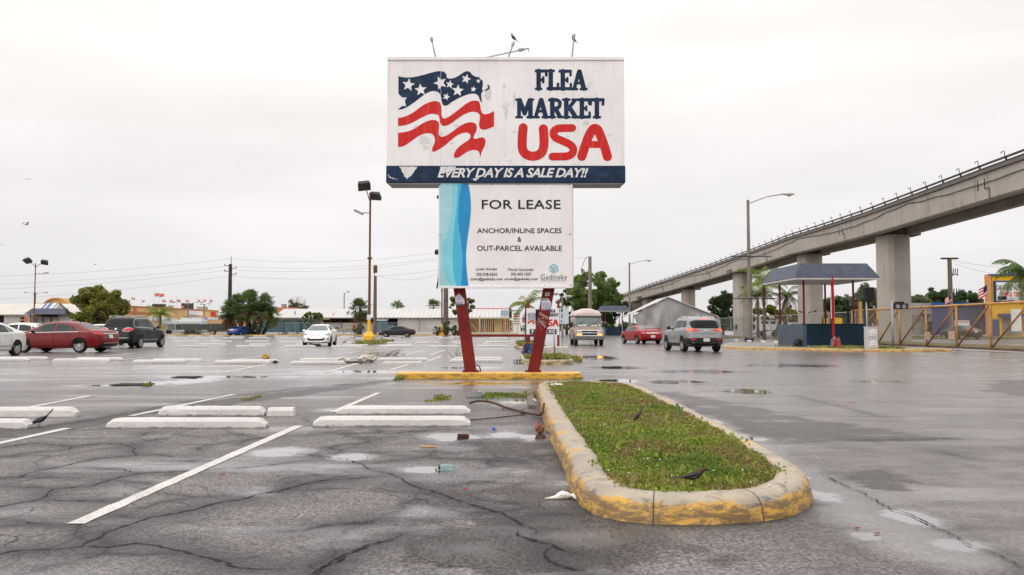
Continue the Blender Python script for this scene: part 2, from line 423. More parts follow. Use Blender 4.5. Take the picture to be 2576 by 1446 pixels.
def ground_mat():
    t = NT('wet_asphalt'); p = t.pos()
    sp = t.n('SeparateXYZ'); t.l(p, sp.inputs[0])
    big = t.noise(p, .22, 6, .62); mid = t.noise(p, 1.6, 6, .65); fine = t.noise(p, 42, 4, .7); grit = t.vor(p, 75)
    streak = t.noise(t.mapping(p, (.25, 1.1, 1)), .9, 6, .6)
    pool_ = t.math('ADD', t.attr('pool'), t.math('MULTIPLY', t.math('SUBTRACT', t.noise(p, 2.6, 9, .72), .5), 2.0))
    water = t.mr(pool_, .02, .34, 0, 1, True); halo = t.mr(pool_, -.55, .15, 0, 1, True)
    road = t.mr(t.math('ADD', sp.outputs[0], t.math('MULTIPLY', t.math('SUBTRACT', mid, .5), 1.2)), 1.3, 3.4, 0, 1, True)
    base = t.mix(t.mr(fine, .42, .58), (.050, .046, .047), (.30, .28, .28)); f2 = t.noise(p, 16, 5, .7); base = t.mix(t.mr(f2, .50, .60, 0, .6), base, (.04, .036, .037)); base = t.mix(t.mr(f2, .34, .44, .7, 0), base, (.25, .225, .225))
    base = t.mix(t.mr(grit, 0, .32, .55, 0), base, (.30, .28, .275))
    base = t.mix(t.mr(t.vor(t.mapping(p, (1,1,1), (0,0,.6)), 30), .05, .22, .95, 0), base, (.010, .009, .010))
    base = t.mix(t.mr(mid, .44, .66, 0, .5), base, (.06, .055, .056))
    base = t.mix(t.mr(big, .35, .65, 0, .35), base, (.10, .092, .092))
    rd = t.mix(t.mr(fine, .3, .7), (.055, .050, .048), (.25, .23, .222)); rd = t.mix(t.mr(t.vor(p, 26), .05, .2, .9, 0), rd, (.016, .014, .013)); rd = t.mix(t.mr(grit, 0, .3, .5, 0), rd, (.30, .275, .26)); rd = t.mix(t.mr(f2, .50, .68, 0, .5), rd, (.05, .043, .042)); rd = t.mix(t.mr(mid, .42, .64, 0, .8), rd, (.050, .044, .043)); rd = t.mix(t.mr(t.noise(t.mapping(p, (.5, 1.6, 1)), 2.4, 5, .6), .60, .68, 0, .85), rd, (.016, .014, .014)); rd = t.mix(t.mr(t.noise(p, 5.5, 6, .7), .64, .70, 0, .8), rd, (.014, .013, .013))
    base = t.mix(road, base, rd); pn = t.math('ADD', t.attr('patch'), t.math('MULTIPLY', t.math('SUBTRACT', mid, .5), 2.2)); pt = t.math('MULTIPLY', t.mr(pn, .30, .52, 0, 1, True), t.mr(t.attr('patch'), .02, .15))
    dk = t.mix(t.mr(fine, .42, .58), (.014, .012, .012), (.10, .09, .088)); base = t.mix(t.math('MULTIPLY', pt, .75), base, dk)
    base = t.mix(t.mr(t.noise(p, .75, 7, .7), .54, .70, 0, .4), base, (.04, .036, .036))
    base = t.mix(t.math('MULTIPLY', t.attr('damp'), .8), base, (.018, .016, .017))
    base = t.mix(t.math('MULTIPLY', halo, .45), base, (.035, .032, .033))
    base = t.mix(water, base, (.050, .046, .046))
    xm = t.n('VectorMath', operation='ADD'); nz = t.n('TexNoise'); t.l(p, nz.inputs['Vector']); nz.inputs['Scale'].default_value = 1.1; nz.inputs['Detail'].default_value = 6
    sc_ = t.n('VectorMath', operation='SCALE'); t.l(nz.outputs['Color'], sc_.inputs[0]); sc_.inputs['Scale'].default_value = 1.1; t.l(p, xm.inputs[0]); t.l(sc_.outputs[0], xm.inputs[1])
    v1 = t.vor(xm.outputs[0], .75, 'DISTANCE_TO_EDGE'); v2 = t.vor(xm.outputs[0], 1.9, 'DISTANCE_TO_EDGE'); near_ = t.math('MULTIPLY', t.mr(sp.outputs[1], 9.5, 12, 1, 0), t.mr(sp.outputs[0], -.6, 1.2, 1, .15))
    c1_ = t.math('MULTIPLY', t.mr(v1, .004, .015, 1, 0), t.mr(mid, .44, .62, 1, .0)); c2_ = t.math('MULTIPLY', t.mr(v2, .006, .022, .9, 0), t.mr(big, .42, .54, 0, 1))
    web = t.math('MULTIPLY', t.math('MAXIMUM', c1_, c2_), near_); soft = t.math('MULTIPLY', t.math('MULTIPLY', t.mr(v1, .0, .10, .75, 0), t.mr(mid, .44, .62, 1, .0)), near_)
    base = t.mix(soft, base, (.016, .014, .015)); base = t.mix(web, base, (.006, .005, .005))
    tint = t.n('Mix', data_type='RGBA', blend_type='MULTIPLY'); tint.inputs[0].default_value = 1; t.l(base, tint.inputs[6]); tint.inputs[7].default_value = (.93, .90, .91, 1); base = tint.outputs[2]; t.set('Base Color', base)
    film = t.mr(t.math('ADD', streak, t.math('ADD', t.math('MULTIPLY', road, .07), t.math('MULTIPLY', t.attr('gut'), .25))), .46, .76, 0, 1, True); film = t.math('MULTIPLY', film, t.math('SUBTRACT', 1.0, t.math('MULTIPLY', pt, .85)))
    film = t.math('MAXIMUM', film, t.math('MULTIPLY', halo, .8))
    ro = t.fmix(film, .58, .24); ro = t.fmix(t.math('MULTIPLY', road, .5), ro, .26); ro = t.fmix(water, ro, .025); t.set('Roughness', ro)
    t.set('Specular IOR Level', t.fmix(water, t.fmix(film, .22, .45), .85)); t.set('IOR', 1.5)
    t.set('Coat Weight', t.math('MULTIPLY', t.math('MAXIMUM', film, t.math('MAXIMUM', t.mr(sp.outputs[1], 8, 22, .10, .75, True), t.math('MULTIPLY', road, t.mr(sp.outputs[1], 4, 16, .22, .9, True)))), t.math('SUBTRACT', 1.0, t.math('MULTIPLY', pt, .55)))); t.set('Coat Roughness', t.fmix(water, .16, .03)); t.set('Coat IOR', 1.45)
    h = t.math('ADD', t.math('MULTIPLY', fine, .5), t.math('MULTIPLY', t.math('SUBTRACT', 1.0, grit), .8))
    q = t.n('Bump'); q.inputs['Distance'].default_value = .010
    dry = t.math('SUBTRACT', 1.0, water)
    t.l(t.math('MULTIPLY', dry, t.fmix(film, .9, .3)), q.inputs['Strength']); t.l(h, q.inputs['Height'])
    q2 = t.n('Bump'); q2.inputs['Distance'].default_value = .05; t.l(t.math('MULTIPLY', dry, .25), q2.inputs['Strength']); t.l(t.math('ADD', mid, t.math('MULTIPLY', f2, .25)), q2.inputs['Height'])
    t.l(q2.outputs[0], q.inputs['Normal']); q3 = t.n('Bump'); q3.inputs['Distance'].default_value = .008; t.l(t.math('MULTIPLY', dry, t.fmix(film, .42, .2)), q3.inputs['Strength']); t.l(h, q3.inputs['Height']); t.l(q2.outputs[0], q3.inputs['Normal']); t.l(q3.outputs[0], t.b.inputs['Coat Normal']); t.l(q.outputs[0], t.b.inputs['Normal'])
    return t.m
M['asphalt'] = ground_mat()
g = npmesh('ground', V, F, M['asphalt'], attrs={'pool': ('POINT', pl), 'damp': ('POINT', damp), 'patch': ('POINT', patch), 'gut': ('POINT', gut)}); tag(g, kind='structure')
def ribbon(mb, p, wfn, z=.003):
    n = len(p); L = []; Rr = []
    for i in range(n):
        t = p[min(i+1, n-1)]-p[max(i-1, 0)]; t = t/max(np.hypot(*t), 1e-9); nm = np.array([-t[1], t[0]]); w = wfn(i, n)
        L.append((*(p[i]+nm*w), z)); Rr.append((*(p[i]-nm*w), z))
    mb.add(L+Rr, [(i, i+1, n+i+1, n+i) for i in range(n-1)])
mb = MB()
for k, (w, p) in enumerate(JC):
    rg = np.random.default_rng(k)
    wv = np.clip(rg.normal(.0055, .003, len(p)), .0012, .016)*w
    ribbon(mb, p, lambda i, n: wv[i]*min(1, (i+.4)/6, (n-i-.6)/6), .002+.0002*k)
M['crack'] = mat('crack_tar', (.012, .011, .011), .8, var=.4)
tag(mb.build('asphalt_cracks', M['crack']), kind='structure')
# ------------------------------------------------------------ painted lines
def line_mat():
    t = NT('road_paint'); p = t.pos()
    c = t.mix(t.mr(t.noise(p, 2.5, 6, .6), .35, .7), (.55, .53, .505), (.42, .40, .385))
    c = t.mix(t.mr(t.noise(p, 38, 4, .7), .54, .66, 0, .8), c, (.10, .092, .092))
    t.set('Base Color', c); t.set('Roughness', .42); t.bump(t.noise(p, 42, 4, .7), .25, .006); return t.m
M['line'] = line_mat()
mb = MB(); lk = 0
def pline(a, b, w=.10, wob=.012, fade=0):
    global lk
    a = np.array(a); b = np.array(b); L = np.hypot(*(b-a)); n = max(2, int(L/.12)); rg = np.random.default_rng(lk+500); lk += 1
    p = np.array([a+(b-a)*i/n for i in range(n+1)]); e = rg.normal(0, .0035, n+1)
    ribbon(mb, p, lambda i, m: w/2+e[i], .004)
def dline(x0, y0, x1, y1, w=.10): pline(G(x0, y0).to_2d(), G(x1, y1).to_2d(), w)
dline(190,1318,752,1071,.105); dline(838,1036,952,988); dline(-160,1150,170,1077,.105); dline(330,1046,588,992); dline(-60,1050,228,995)
dline(832,966,925,963,.08); dline(-330,1300,-120,1180,.1)
for x0, y0, x1, y1 in ((70,926,300,912),(326,931,470,915),(566,936,676,915),(820,936,900,914),(980,931,1064,906),(1070,910,1110,896),
                       (300,905,360,899),(600,903,660,895),(860,905,900,897),(520,893,590,888),(700,893,760,886),(830,893,900,884),(1020,892,1065,881),(1080,893,1120,880),(400,893,470,888),(250,896,340,888),
                       (856,864,890,860),(1000,864,1020,860),(1070,864,1098,859),(1140,866,1175,858),(1215,866,1232,858),(430,860,470,857),(580,862,640,858)):
    dline(x0, y0, x1, y1, .11)
dline(0,950,260,944,.06)
dline(2290,888,2560,908,.10); dline(2290,880,2600,893,.10); dline(1350,893,1425,893,.12); dline(1530,868,1570,867,.25)
tag(mb.build('parking_lines', M['line']), kind='structure')
# ------------------------------------------------------------ kerbs and islands
def kerb_mat(name, yel, amount):
    t = NT(name); p = t.coord(); gn = t.n('NewGeometry').outputs['Normal']
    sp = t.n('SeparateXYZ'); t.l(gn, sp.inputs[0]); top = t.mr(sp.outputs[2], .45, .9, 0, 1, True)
    n1 = t.noise(p, 3.0, 8, .68); n2 = t.noise(p, 1.4, 7, .7); n3 = t.noise(p, 14, 6, .7); n4 = t.noise(t.mapping(p, (.8,.8,2.6)), 6.5, 9, .78, .4); sp2 = t.n('SeparateXYZ'); t.l(p, sp2.inputs[0]); lowf = t.mr(sp2.outputs[2], .02, .13, 1, 0)
    con = t.mix(t.mr(n1, .3, .7), (.24, .20, .15), (.41, .35, .27))
    thr = t.math('ADD', t.math('ADD', n1, t.math('MULTIPLY', lowf, .10)), t.math('MULTIPLY', top, -.30*(1-amount)-.04))
    c = t.mix(t.mr(thr, .315, .42), con, yel)
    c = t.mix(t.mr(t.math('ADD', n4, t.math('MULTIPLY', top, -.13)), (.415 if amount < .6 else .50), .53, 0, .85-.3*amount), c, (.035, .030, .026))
    c = t.mix(t.mr(n3, .60, .70, 0, .5), c, (.09, .075, .055))
    t.set('Base Color', c); t.set('Roughness', t.mr(n1, .3, .7, .35, .6)); t.bump(t.math('ADD', t.math('MULTIPLY', n3, .5), t.math('MULTIPLY', n4, .7)), .5, .012); return t.m
M['kerb_worn'] = kerb_mat('worn_yellow_kerb', (.50, .275, .04), .35)
M['kerb_yellow'] = kerb_mat('yellow_kerb', (.60, .33, .035), 1.0)
M['kerb_mid'] = kerb_mat('faded_yellow_kerb', (.47, .27, .06), .62); M['kerb_pale'] = kerb_mat('pale_kerb', (.50, .36, .16), .12)
def soil_mat():
    t = NT('soil'); p = t.pos(); n = t.noise(p, 6, 7, .65)
    t.set('Base Color', t.mix(t.mr(n, .3, .7), (.035, .045, .014), (.10, .075, .04))); t.set('Roughness', .9); t.bump(t.noise(p, 30), .6); return t.m
M['soil'] = soil_mat()
def ring_offset(pts, d):
    n = len(pts); out = []
    for i in range(n):
        a, b, c = (np.array(pts[j % n]) for j in (i-1, i, i+1))
        t1 = (b-a)/np.linalg.norm(b-a); t2 = (c-b)/np.linalg.norm(c-b); t = t1+t2; t /= np.linalg.norm(t)
        nm = np.array([-t[1], t[0]]); k = 1/max(.5, nm@np.array([-t1[1], t1[0]])); out.append(b+nm*d*k)
    return out
def island(outline, prof, label, m, soil=True, seed=1, name='kerb_island'):
    area = sum(a[0]*b[1]-b[0]*a[1] for a, b in zip(outline, outline[1:]+outline[:1]))
    if area < 0: outline = outline[::-1]
    c = np.mean(outline, 0); root = thing(name, label, 'kerb', (c[0], c[1], 0))
    rg = np.random.default_rng(seed); n = len(outline); jit = rg.normal(0, .0035, (n, len(prof)))
    vs = []; rings = []
    for j, (d, z) in enumerate(prof):
        r = ring_offset(outline, d)
        for i, q in enumerate(r): vs.append((q[0]-c[0]+jit[i, j], q[1]-c[1]+jit[(i*3) % n, j], z+(jit[(i*5) % n, j]*.5 if j else 0)))
    fs = [(j*n+i, j*n+(i+1) % n, (j+1)*n+(i+1) % n, (j+1)*n+i) for j in range(len(prof)-1) for i in range(n)]
    b = MB(); b.add(vs, fs); b.build('kerb', m, root, smooth=True)
    if soil:
        r = ring_offset(outline, prof[-1][0]-.02); b = MB(); b.poly([(q[0]-c[0], q[1]-c[1], prof[-1][1]+.035) for q in r]); b.build('soil_bed', M['soil'], root)
    return root
PROF = [(-.01, -.01), (0, .02), (.012, .075), (.045, .128), (.10, .150), (.17, .155), (.225, .150), (.235, .09)]
O1 = spl([(.42,5.7),(.50,5.15),(.68,4.92),(.95,4.84),(1.25,4.86),(1.58,4.97),(1.86,5.25),(2.05,5.65),(2.17,6.3),(2.26,8.5),(2.31,11.5),(2.28,14.6),(2.1,15.2),(1.4,15.45),(.7,15.3),(.46,14.9),(.41,12),(.40,8.9),(.43,6.6)], 12, True)
isl1 = island(O1, PROF, 'large grass island in the foreground with worn yellow rounded kerb', M['kerb_worn'], seed=3)
for k in range(5, len(O1), 26):
    b = MB(); L_ = []; R_ = []
    for d, z in PROF:
        r_ = ring_offset(O1 if sum(a[0]*b_[1]-b_[0]*a[1] for a, b_ in zip(O1, O1[1:]+O1[:1])) > 0 else O1[::-1], d-.004); a_, c_ = r_[k], r_[(k+1) % len(r_)]; dd = (c_-a_)/np.linalg.norm(c_-a_)*.0022
        L_.append((*(a_-dd-np.array(isl1.location[:2])), z+.004)); R_.append((*(a_+dd-np.array(isl1.location[:2])), z+.004))
    m_ = len(PROF); b.add(L_+R_, [(i, i+1, m_+i+1, m_+i) for i in range(m_-1)]); b.build('kerb_joint', M['crack'], isl1)
O2 = spl([(.32,26.4),(.42,25.75),(1.0,25.6),(1.7,25.7),(1.98,26.3),(2.0,29),(1.95,33.2),(1.6,34),(.7,34),(.35,33.3),(.30,29)], 6, True)
PROF2 = [(-.01,-.01),(0,.03),(.02,.13),(.06,.155),(.16,.155),(.18,.09)]
island(O2, PROF2, 'small grass island with pale kerb under the parking sign behind the red posts', M['kerb_pale'], seed=4)
O3 = spl([(.2,45.2),(.4,44.6),(1.3,44.5),(1.9,45),(2.0,50),(1.9,57),(1.2,58),(.3,57.6),(.1,52)], 5, True)
island(O3, PROF2, 'farther grass island with pale kerb where a palm grows', M['kerb_pale'], seed=5)
O4 = [(12.0,45.6),(12.6,44.6),(14.5,42.6),(16.6,40.75),(17.6,40.3),(19.8,40.0),(21.3,40.4),(21.9,42),(21.9,57),(20,58.5),(16,58.5),(13.5,52),(12.2,47)]
O4s = spl(O4, 4, True)
kio = island(O4s, [(-.01,-.01),(0,.03),(.015,.10),(.04,.125),(.16,.128),(.165,.11)], 'long yellow kerb round the concrete island of the blue ticket booth', M['kerb_mid'], soil=False, seed=6)
t = NT('wet_concrete'); p = t.pos(); n_ = t.noise(p, 2.2, 7, .65)
t.set('Base Color', t.mix(t.mr(n_, .3, .7), (.13, .12, .115), (.24, .22, .21))); t.set('Roughness', t.mr(n_, .35, .65, .18, .5)); t.bump(t.noise(p, 40), .2); M['concrete_floor'] = t.m
cc = np.mean(O4s, 0); b = MB(); b.poly([(q[0]-cc[0], q[1]-cc[1], .118) for q in ring_offset(O4s[::-1] if sum(a[0]*b_[1]-b_[0]*a[1] for a, b_ in zip(O4s, O4s[1:]+O4s[:1])) < 0 else O4s, .155)])
b.build('concrete_slab', M['concrete_floor'], kio)
# ------------------------------------------------------------ grass
def grass_mat(name='grass'):
    t = NT(name); a = t.attr('tone'); p = t.pos(); n = t.noise(p, 1.3, 5, .6)
    c = t.mix(a, (.075, .13, .014), (.34, .37, .055)); br = t.mr(t.math('ADD', n, t.math('MULTIPLY', t.noise(p, 5, 4), .5)), .69, .86, 0, .85)
    c = t.mix(br, c, (.22, .155, .065)); c = t.mix(t.mr(n, .30, .46, .55, 0), c, (.04, .10, .012))
    t.set('Base Color', c); t.set('Roughness', .55); t.set('Specular IOR Level', .35)
    t.set('Transmission Weight', 0.0); t.set('Subsurface Weight', 0.0); return t.m
M['grass'] = grass_mat()
def grass(name, n, sdf, bounds, z, h, w, label, seed, near=True, flowers=0, kind='stuff', parent=None, margin=.0):
    rg = np.random.default_rng(seed); P_ = np.zeros((0, 2))
    while len(P_) < n:
        m = n*3; x = rg.uniform(bounds[0], bounds[1], m)
        y = np.exp(rg.uniform(np.log(bounds[2]), np.log(bounds[3]), m)) if near else rg.uniform(bounds[2], bounds[3], m)
        edge = rg.normal(0, .04 if near else .01, m)
        k = (sdf(x, y) < -margin+edge) & (rg.random(m) > np.clip(1.6*(np.sin(x*3.1+1.3*np.sin(y*2.3))*np.sin(y*2.7+np.sin(x*4.1))-.35), 0, .85)); P_ = np.concatenate([P_, np.stack([x[k], y[k]], 1)])
    P_ = P_[:n]; a = rg.uniform(0, 2*np.pi, n)
    clump = .55+.75*(np.sin(P_[:, 0]*5.1+np.sin(P_[:, 1]*3.7)*2)*np.sin(P_[:, 1]*4.3+P_[:, 0]*2.2)*.5+.5)
    hh = h*rg.uniform(.45, 1.25, n)*clump; ww = w*rg.uniform(.6, 1.3, n)
    lean = rg.uniform(.2, 1.15, n)*hh; b = rg.uniform(0, 2*np.pi, n)
    V = np.zeros((n, 4, 3)); V[:, :, 2] = z
    V[:, 0, 0] = P_[:, 0]-np.cos(a)*ww*.4; V[:, 0, 1] = P_[:, 1]-np.sin(a)*ww*.4
    V[:, 1, 0] = P_[:, 0]+np.cos(a)*ww*.4; V[:, 1, 1] = P_[:, 1]+np.sin(a)*ww*.4
    mx, my = P_[:, 0]+np.cos(b)*lean*.45, P_[:, 1]+np.sin(b)*lean*.45
    V[:, 2, 0] = mx+np.cos(a)*ww*.5+np.cos(b)*lean*.4; V[:, 2, 1] = my+np.sin(a)*ww*.5+np.sin(b)*lean*.4; V[:, 2, 2] = z+hh*.8
    V[:, 3, 0] = mx-np.cos(a)*ww*.5; V[:, 3, 1] = my-np.sin(a)*ww*.5; V[:, 3, 2] = z+hh
    tone = np.clip(rg.normal(.42, .26, n)+.12*np.sin(P_[:, 0]*2+P_[:, 1]*1.3), 0, 1)
    mi = np.zeros(n, np.int32)
    Vv = V.reshape(-1, 3); Ff = np.arange(n*4).reshape(n, 4); mats = [M['grass']]
    if flowers:
        idx = rg.choice(n, flowers, replace=False); c = np.stack([V[idx, 3, 0], V[idx, 3, 1], V[idx, 3, 2]+.004], 1); s = rg.uniform(.004, .009, flowers)
        q = np.stack([c+np.stack([-s, 0*s, -s*.4], 1), c+np.stack([0*s, -s, s*.5], 1), c+np.stack([s, 0*s, -s*.2], 1), c+np.stack([0*s, s, s], 1)], 1).reshape(-1, 3)
        Ff = np.concatenate([Ff, np.arange(flowers*4).reshape(-1, 4)+len(Vv)]); Vv = np.concatenate([Vv, q]); tone = np.concatenate([tone, np.ones(flowers)])
        mats = [M['grass'], M['flower']]; mi = np.concatenate([mi, np.ones(flowers, np.int32)])
    o = npmesh(name, Vv, Ff, mats, attrs={'tone': ('FACE', tone)}, mi=mi if flowers else None, parent=parent)
    if kind: tag(o, label, 'grass', kind=kind)
    return o
M['flower'] = mat('clover_flower', (.75, .72, .72), .6, var=.05)
O1i = [tuple(q) for q in ring_offset(O1 if sum(a[0]*b_[1]-b_[0]*a[1] for a, b_ in zip(O1, O1[1:]+O1[:1])) > 0 else O1[::-1], .24)]
grass('grass', 210000, lambda x, y: poly_d(x, y, O1i), (.4,2.3,5.0,15.4), .118, .036, .0095, 'green weedy grass with brown patches and tiny white flowers in the front island', 21, flowers=170)
grass('weeds', 800, lambda x, y: poly_d(x, y, O1i), (.4,2.3,5.0,15.4), .118, .075, .0035, 'taller weed blades sticking out of the front island grass, some spilling over the kerb', 25, margin=-.05)
O2i = [(.48,25.9),(1.8,25.9),(1.85,33.7),(.48,33.7)]
grass('grass', 9000, lambda x, y: poly_d(x, y, O2i), (.4,1.9,25.8,33.9), .12, .10, .05, 'short green grass in the island under the parking sign', 22)
O3i = [(.35,44.8),(1.8,44.8),(1.8,57.5),(.35,57.5)]
grass('grass', 6000, lambda x, y: poly_d(x, y, O3i), (.3,1.9,44.7,57.6), .12, .14, .08, 'short grass in the island where the palm grows', 23)
grass('grass', 5000, lambda x, y: poly_d(x, y, [(16.4,42.2),(19,40.7),(19.6,40.9),(19.6,44.6),(16.2,44.8)]), (16,20,40.5,45), .12, .09, .05, 'thin grass between the yellow kerb and the dark blue booth wall', 24)
# ------------------------------------------------------------ helpers for parts modelled in world coordinates
def wp(o, root):
    o.parent = root; o.location = tuple(-q for q in root.location); return o
def wb(mb, name, mats, root, **k): return wp(mb.build(name, mats, None, **k), root)
def wflat(name, fn, bounds, res, fmap, m, root, **k): return wp(flat(name, fn, bounds, res, fmap, m, None, **k), root)
def sign_white():
    t = NT('sign_white'); p = t.coord(); n = t.noise(p, .9, 7, .65); s = t.noise(t.mapping(p, (5, 1, .35)), 1.5, 7, .65); f = t.noise(p, 9, 6, .7)
    c = t.mix(t.mr(n, .35, .68), (.80, .775, .775), (.70, .67, .675)); c = t.mix(t.mr(s, .54, .75, 0, .35), c, (.40, .37, .37))
    c = t.mix(t.mr(f, .66, .75, 0, .35), c, (.42, .39, .39))
    t.set('Base Color', c); t.set('Roughness', .5); return t.m
M['sign_white'] = sign_white()
M['navy'] = mat('navy_vinyl', (.005, .019, .055), .5, var=.25, scale=4, dirt=(.05, .09, .16), dscale=6, damt=.35)
M['sign_red'] = mat('red_vinyl', (.54, .014, .012), .5, var=.12, scale=3, dirt=(.62, .11, .09), dscale=2.2, damt=.6, stretch=(6, 1, .5))
M['peel'] = mat('peeled_film', (.66, .64, .645), .6, var=.12, scale=8)
M['peel_grey'] = mat('film_residue', (.62, .60, .60), .6, var=.2, scale=20)
M['dark_steel'] = mat('dark_steel', (.035, .032, .033), .5, .3, var=.3)
M['grey_metal'] = mat('grey_metal', (.30, .29, .29), .45, .4, var=.2, dirt=(.14, .09, .06), damt=.4)
M['red_post'] = mat('red_painted_steel', (.165, .012, .010), .55, var=.28, scale=5, dirt=(.09, .008, .008), dscale=1.2, damt=.7, bump=.12)
M['paper'] = mat('wet_paper', (.62, .60, .72), .6, var=.14, scale=10)
M['ink'] = mat('ink', (.025, .025, .03), .6, var=.2)
M['chalk'] = mat('white_graffiti', (.66, .62, .62), .6)
M['black'] = mat('black_plastic', (.012, .012, .013), .45)
M['white_board'] = mat('white_board', (.72, .71, .71), .5, var=.06, dirt=(.45, .43, .42), damt=.4)
YF = 18.6
def z1(x, y, k=0): return P((1500+x/2.1905)*.62866, (100+y/2.1905)*.62866, YF-.004*k)
def ZX(x, y): return z1(x, y)
sgn = thing('billboard_sign', 'large white roadside sign with stars and stripes on two leaning red posts', 'sign', (-.45, 18.85, .135))
def zz(px, py, Y=YF): return P(px, py, Y)
xl, xr = z1(106, 900).x, z1(2186, 900).x; zt = z1(1150, 284).z; zb = z1(1150, 1374).z
b = MB()
pr = [(YF, zb), (YF, zt-.07), (YF-.025, zt-.065), (YF-.025, zt), (YF+.5, zt), (YF+.5, zb+.02), (YF+.42, zb-.012), (YF+.03, zb-.012)]
b.prism([(xl, y, z) for y, z in pr], (xr-xl, 0, 0)); cab = wb(b, 'cabinet', M['sign_white'], sgn, recalc=True)
zc = z1(1150, 1234).z; b = MB(); b.box(xl-.012, xr+.012, YF-.02, YF+.3, zb-.015, zc); wb(b, 'slogan_band', M['navy'], sgn, bevel=.006)
b = MB(); b.box(xl+.04, xr-.04, YF+.02, YF+.52, zb-.06, zb-.013); wb(b, 'bottom_tray', M['grey_metal'], sgn, bevel=.01)
b = MB()
for zx in (575, 917, 1740): b.box(z1(zx, 800).x-.004, z1(zx, 800).x+.004, YF-.0025, YF+.02, zc, zt-.07)
wb(b, 'panel_seam', M['peel_grey'], sgn)
# flag
canton = [(205,448),(235,456),(280,460),(330,457),(380,448),(430,435),(490,418),(540,406),(575,403),(605,410),(625,430),(628,455),(634,466),(660,470),(700,462),(740,440),(780,412),(808,403),(832,411),(852,436),(880,452),(915,458),(920,474),(942,484),(946,520),(938,560),(946,578),(930,600),(932,640),(940,676),(928,672),(916,648),(905,620),(885,604),(860,600),(830,603),(790,615),(750,632),(710,652),(670,676),(640,700),(615,708),(595,700),(588,685),(582,660),(578,630),(570,605),(550,585),(520,577),(490,580),(460,592),(430,610),(390,640),(350,672),(310,700),(270,725),(235,738),(203,742),(204,736),(240,708),(272,712),(262,665),(278,632),(258,636),(235,632),(215,612),(205,600)]
stars = [(293,524,62,.15),(400,567,58,-.1),(572,507,64,.9),(655,520,40,.2),(725,574,58,.1),(798,472,47,.3),(862,562,30,.2),(905,490,24,.1),(625,628,36,.35)]
st1 = spl([(202,812),(240,808),(290,790),(340,762),(390,725),(440,692),(490,672),(530,667),(562,675),(577,700),(582,740),(583,785),(592,812),(615,819),(645,805),(690,775),(740,735),(790,695),(840,668),(880,662),(908,670),(920,695),(926,735),(940,772),(965,782),(1000,775),(1044,752)], 4)+spl([(1044,888),(1000,905),(960,917),(930,912),(915,890),(912,860),(918,830),(920,795),(906,772),(880,762),(850,760),(810,770),(760,795),(710,830),(670,860),(630,880),(595,882),(575,865),(566,830),(560,800),(545,785),(510,778),(480,780),(440,795),(390,820),(340,848),(290,870),(240,882),(202,884)], 4)
st2 = spl([(202,944),(250,940),(300,928),(350,905),(400,872),(450,845),(490,833),(530,834),(555,850),(562,885),(558,930),(560,962),(578,978),(602,977),(640,960),(690,925),(740,888),(790,862),(830,852),(865,855),(885,870),(892,900),(885,935),(868,965),(864,988),(882,998),(910,990),(942,985),(963,998),(968,1025),(960,1060),(945,1090),(931,1118),(928,1140),(925,1165)], 4)+spl([(925,1165),(918,1130),(905,1105),(880,1096),(850,1096),(810,1110),(770,1135),(740,1155),(715,1164),(696,1160),(691,1140),(702,1110),(727,1075),(770,1040),(810,1015),(833,990),(836,965),(823,948),(795,942),(760,948),(715,970),(670,1005),(630,1040),(590,1070),(550,1095),(517,1110),(501,1105),(500,1085),(510,1060),(522,1030),(525,1000),(515,970),(495,952),(460,948),(420,955),(370,980),(320,1015),(270,1050),(235,1065),(202,1069)], 4)
def star_pts(cx, cy, r, a): return [(cx+(r if i % 2 == 0 else r*.42)*math.sin(a+i*math.pi/5), cy-(r if i % 2 == 0 else r*.42)*math.cos(a+i*math.pi/5)) for i in range(10)]
def canton_d(X, Y):
    d = poly_d(X, Y, canton)
    for s in stars: d = np.maximum(d, -poly_d(X, Y, star_pts(*s)))
    d = np.minimum(d, poly_d(X, Y, [(948,578),(980,575),(1003,560),(1008,540),(996,528),(990,515),(984,530),(992,548),(975,562)]))
    return np.maximum(d, -(np.abs(X-576-4*np.sin(Y*.11))-2.2)*1.0)
def stripes_d(X, Y): return np.minimum(poly_d(X, Y, st1), poly_d(X, Y, st2))
wflat('flag_canton', canton_d, (195,1050,395,750), 4, lambda x, y: z1(x, y, 1), M['navy'], sgn, flip=True)
wflat('flag_stripes', stripes_d, (195,1050,655,1172), 4, lambda x, y: z1(x, y, 1), M['sign_red'], sgn, flip=True)
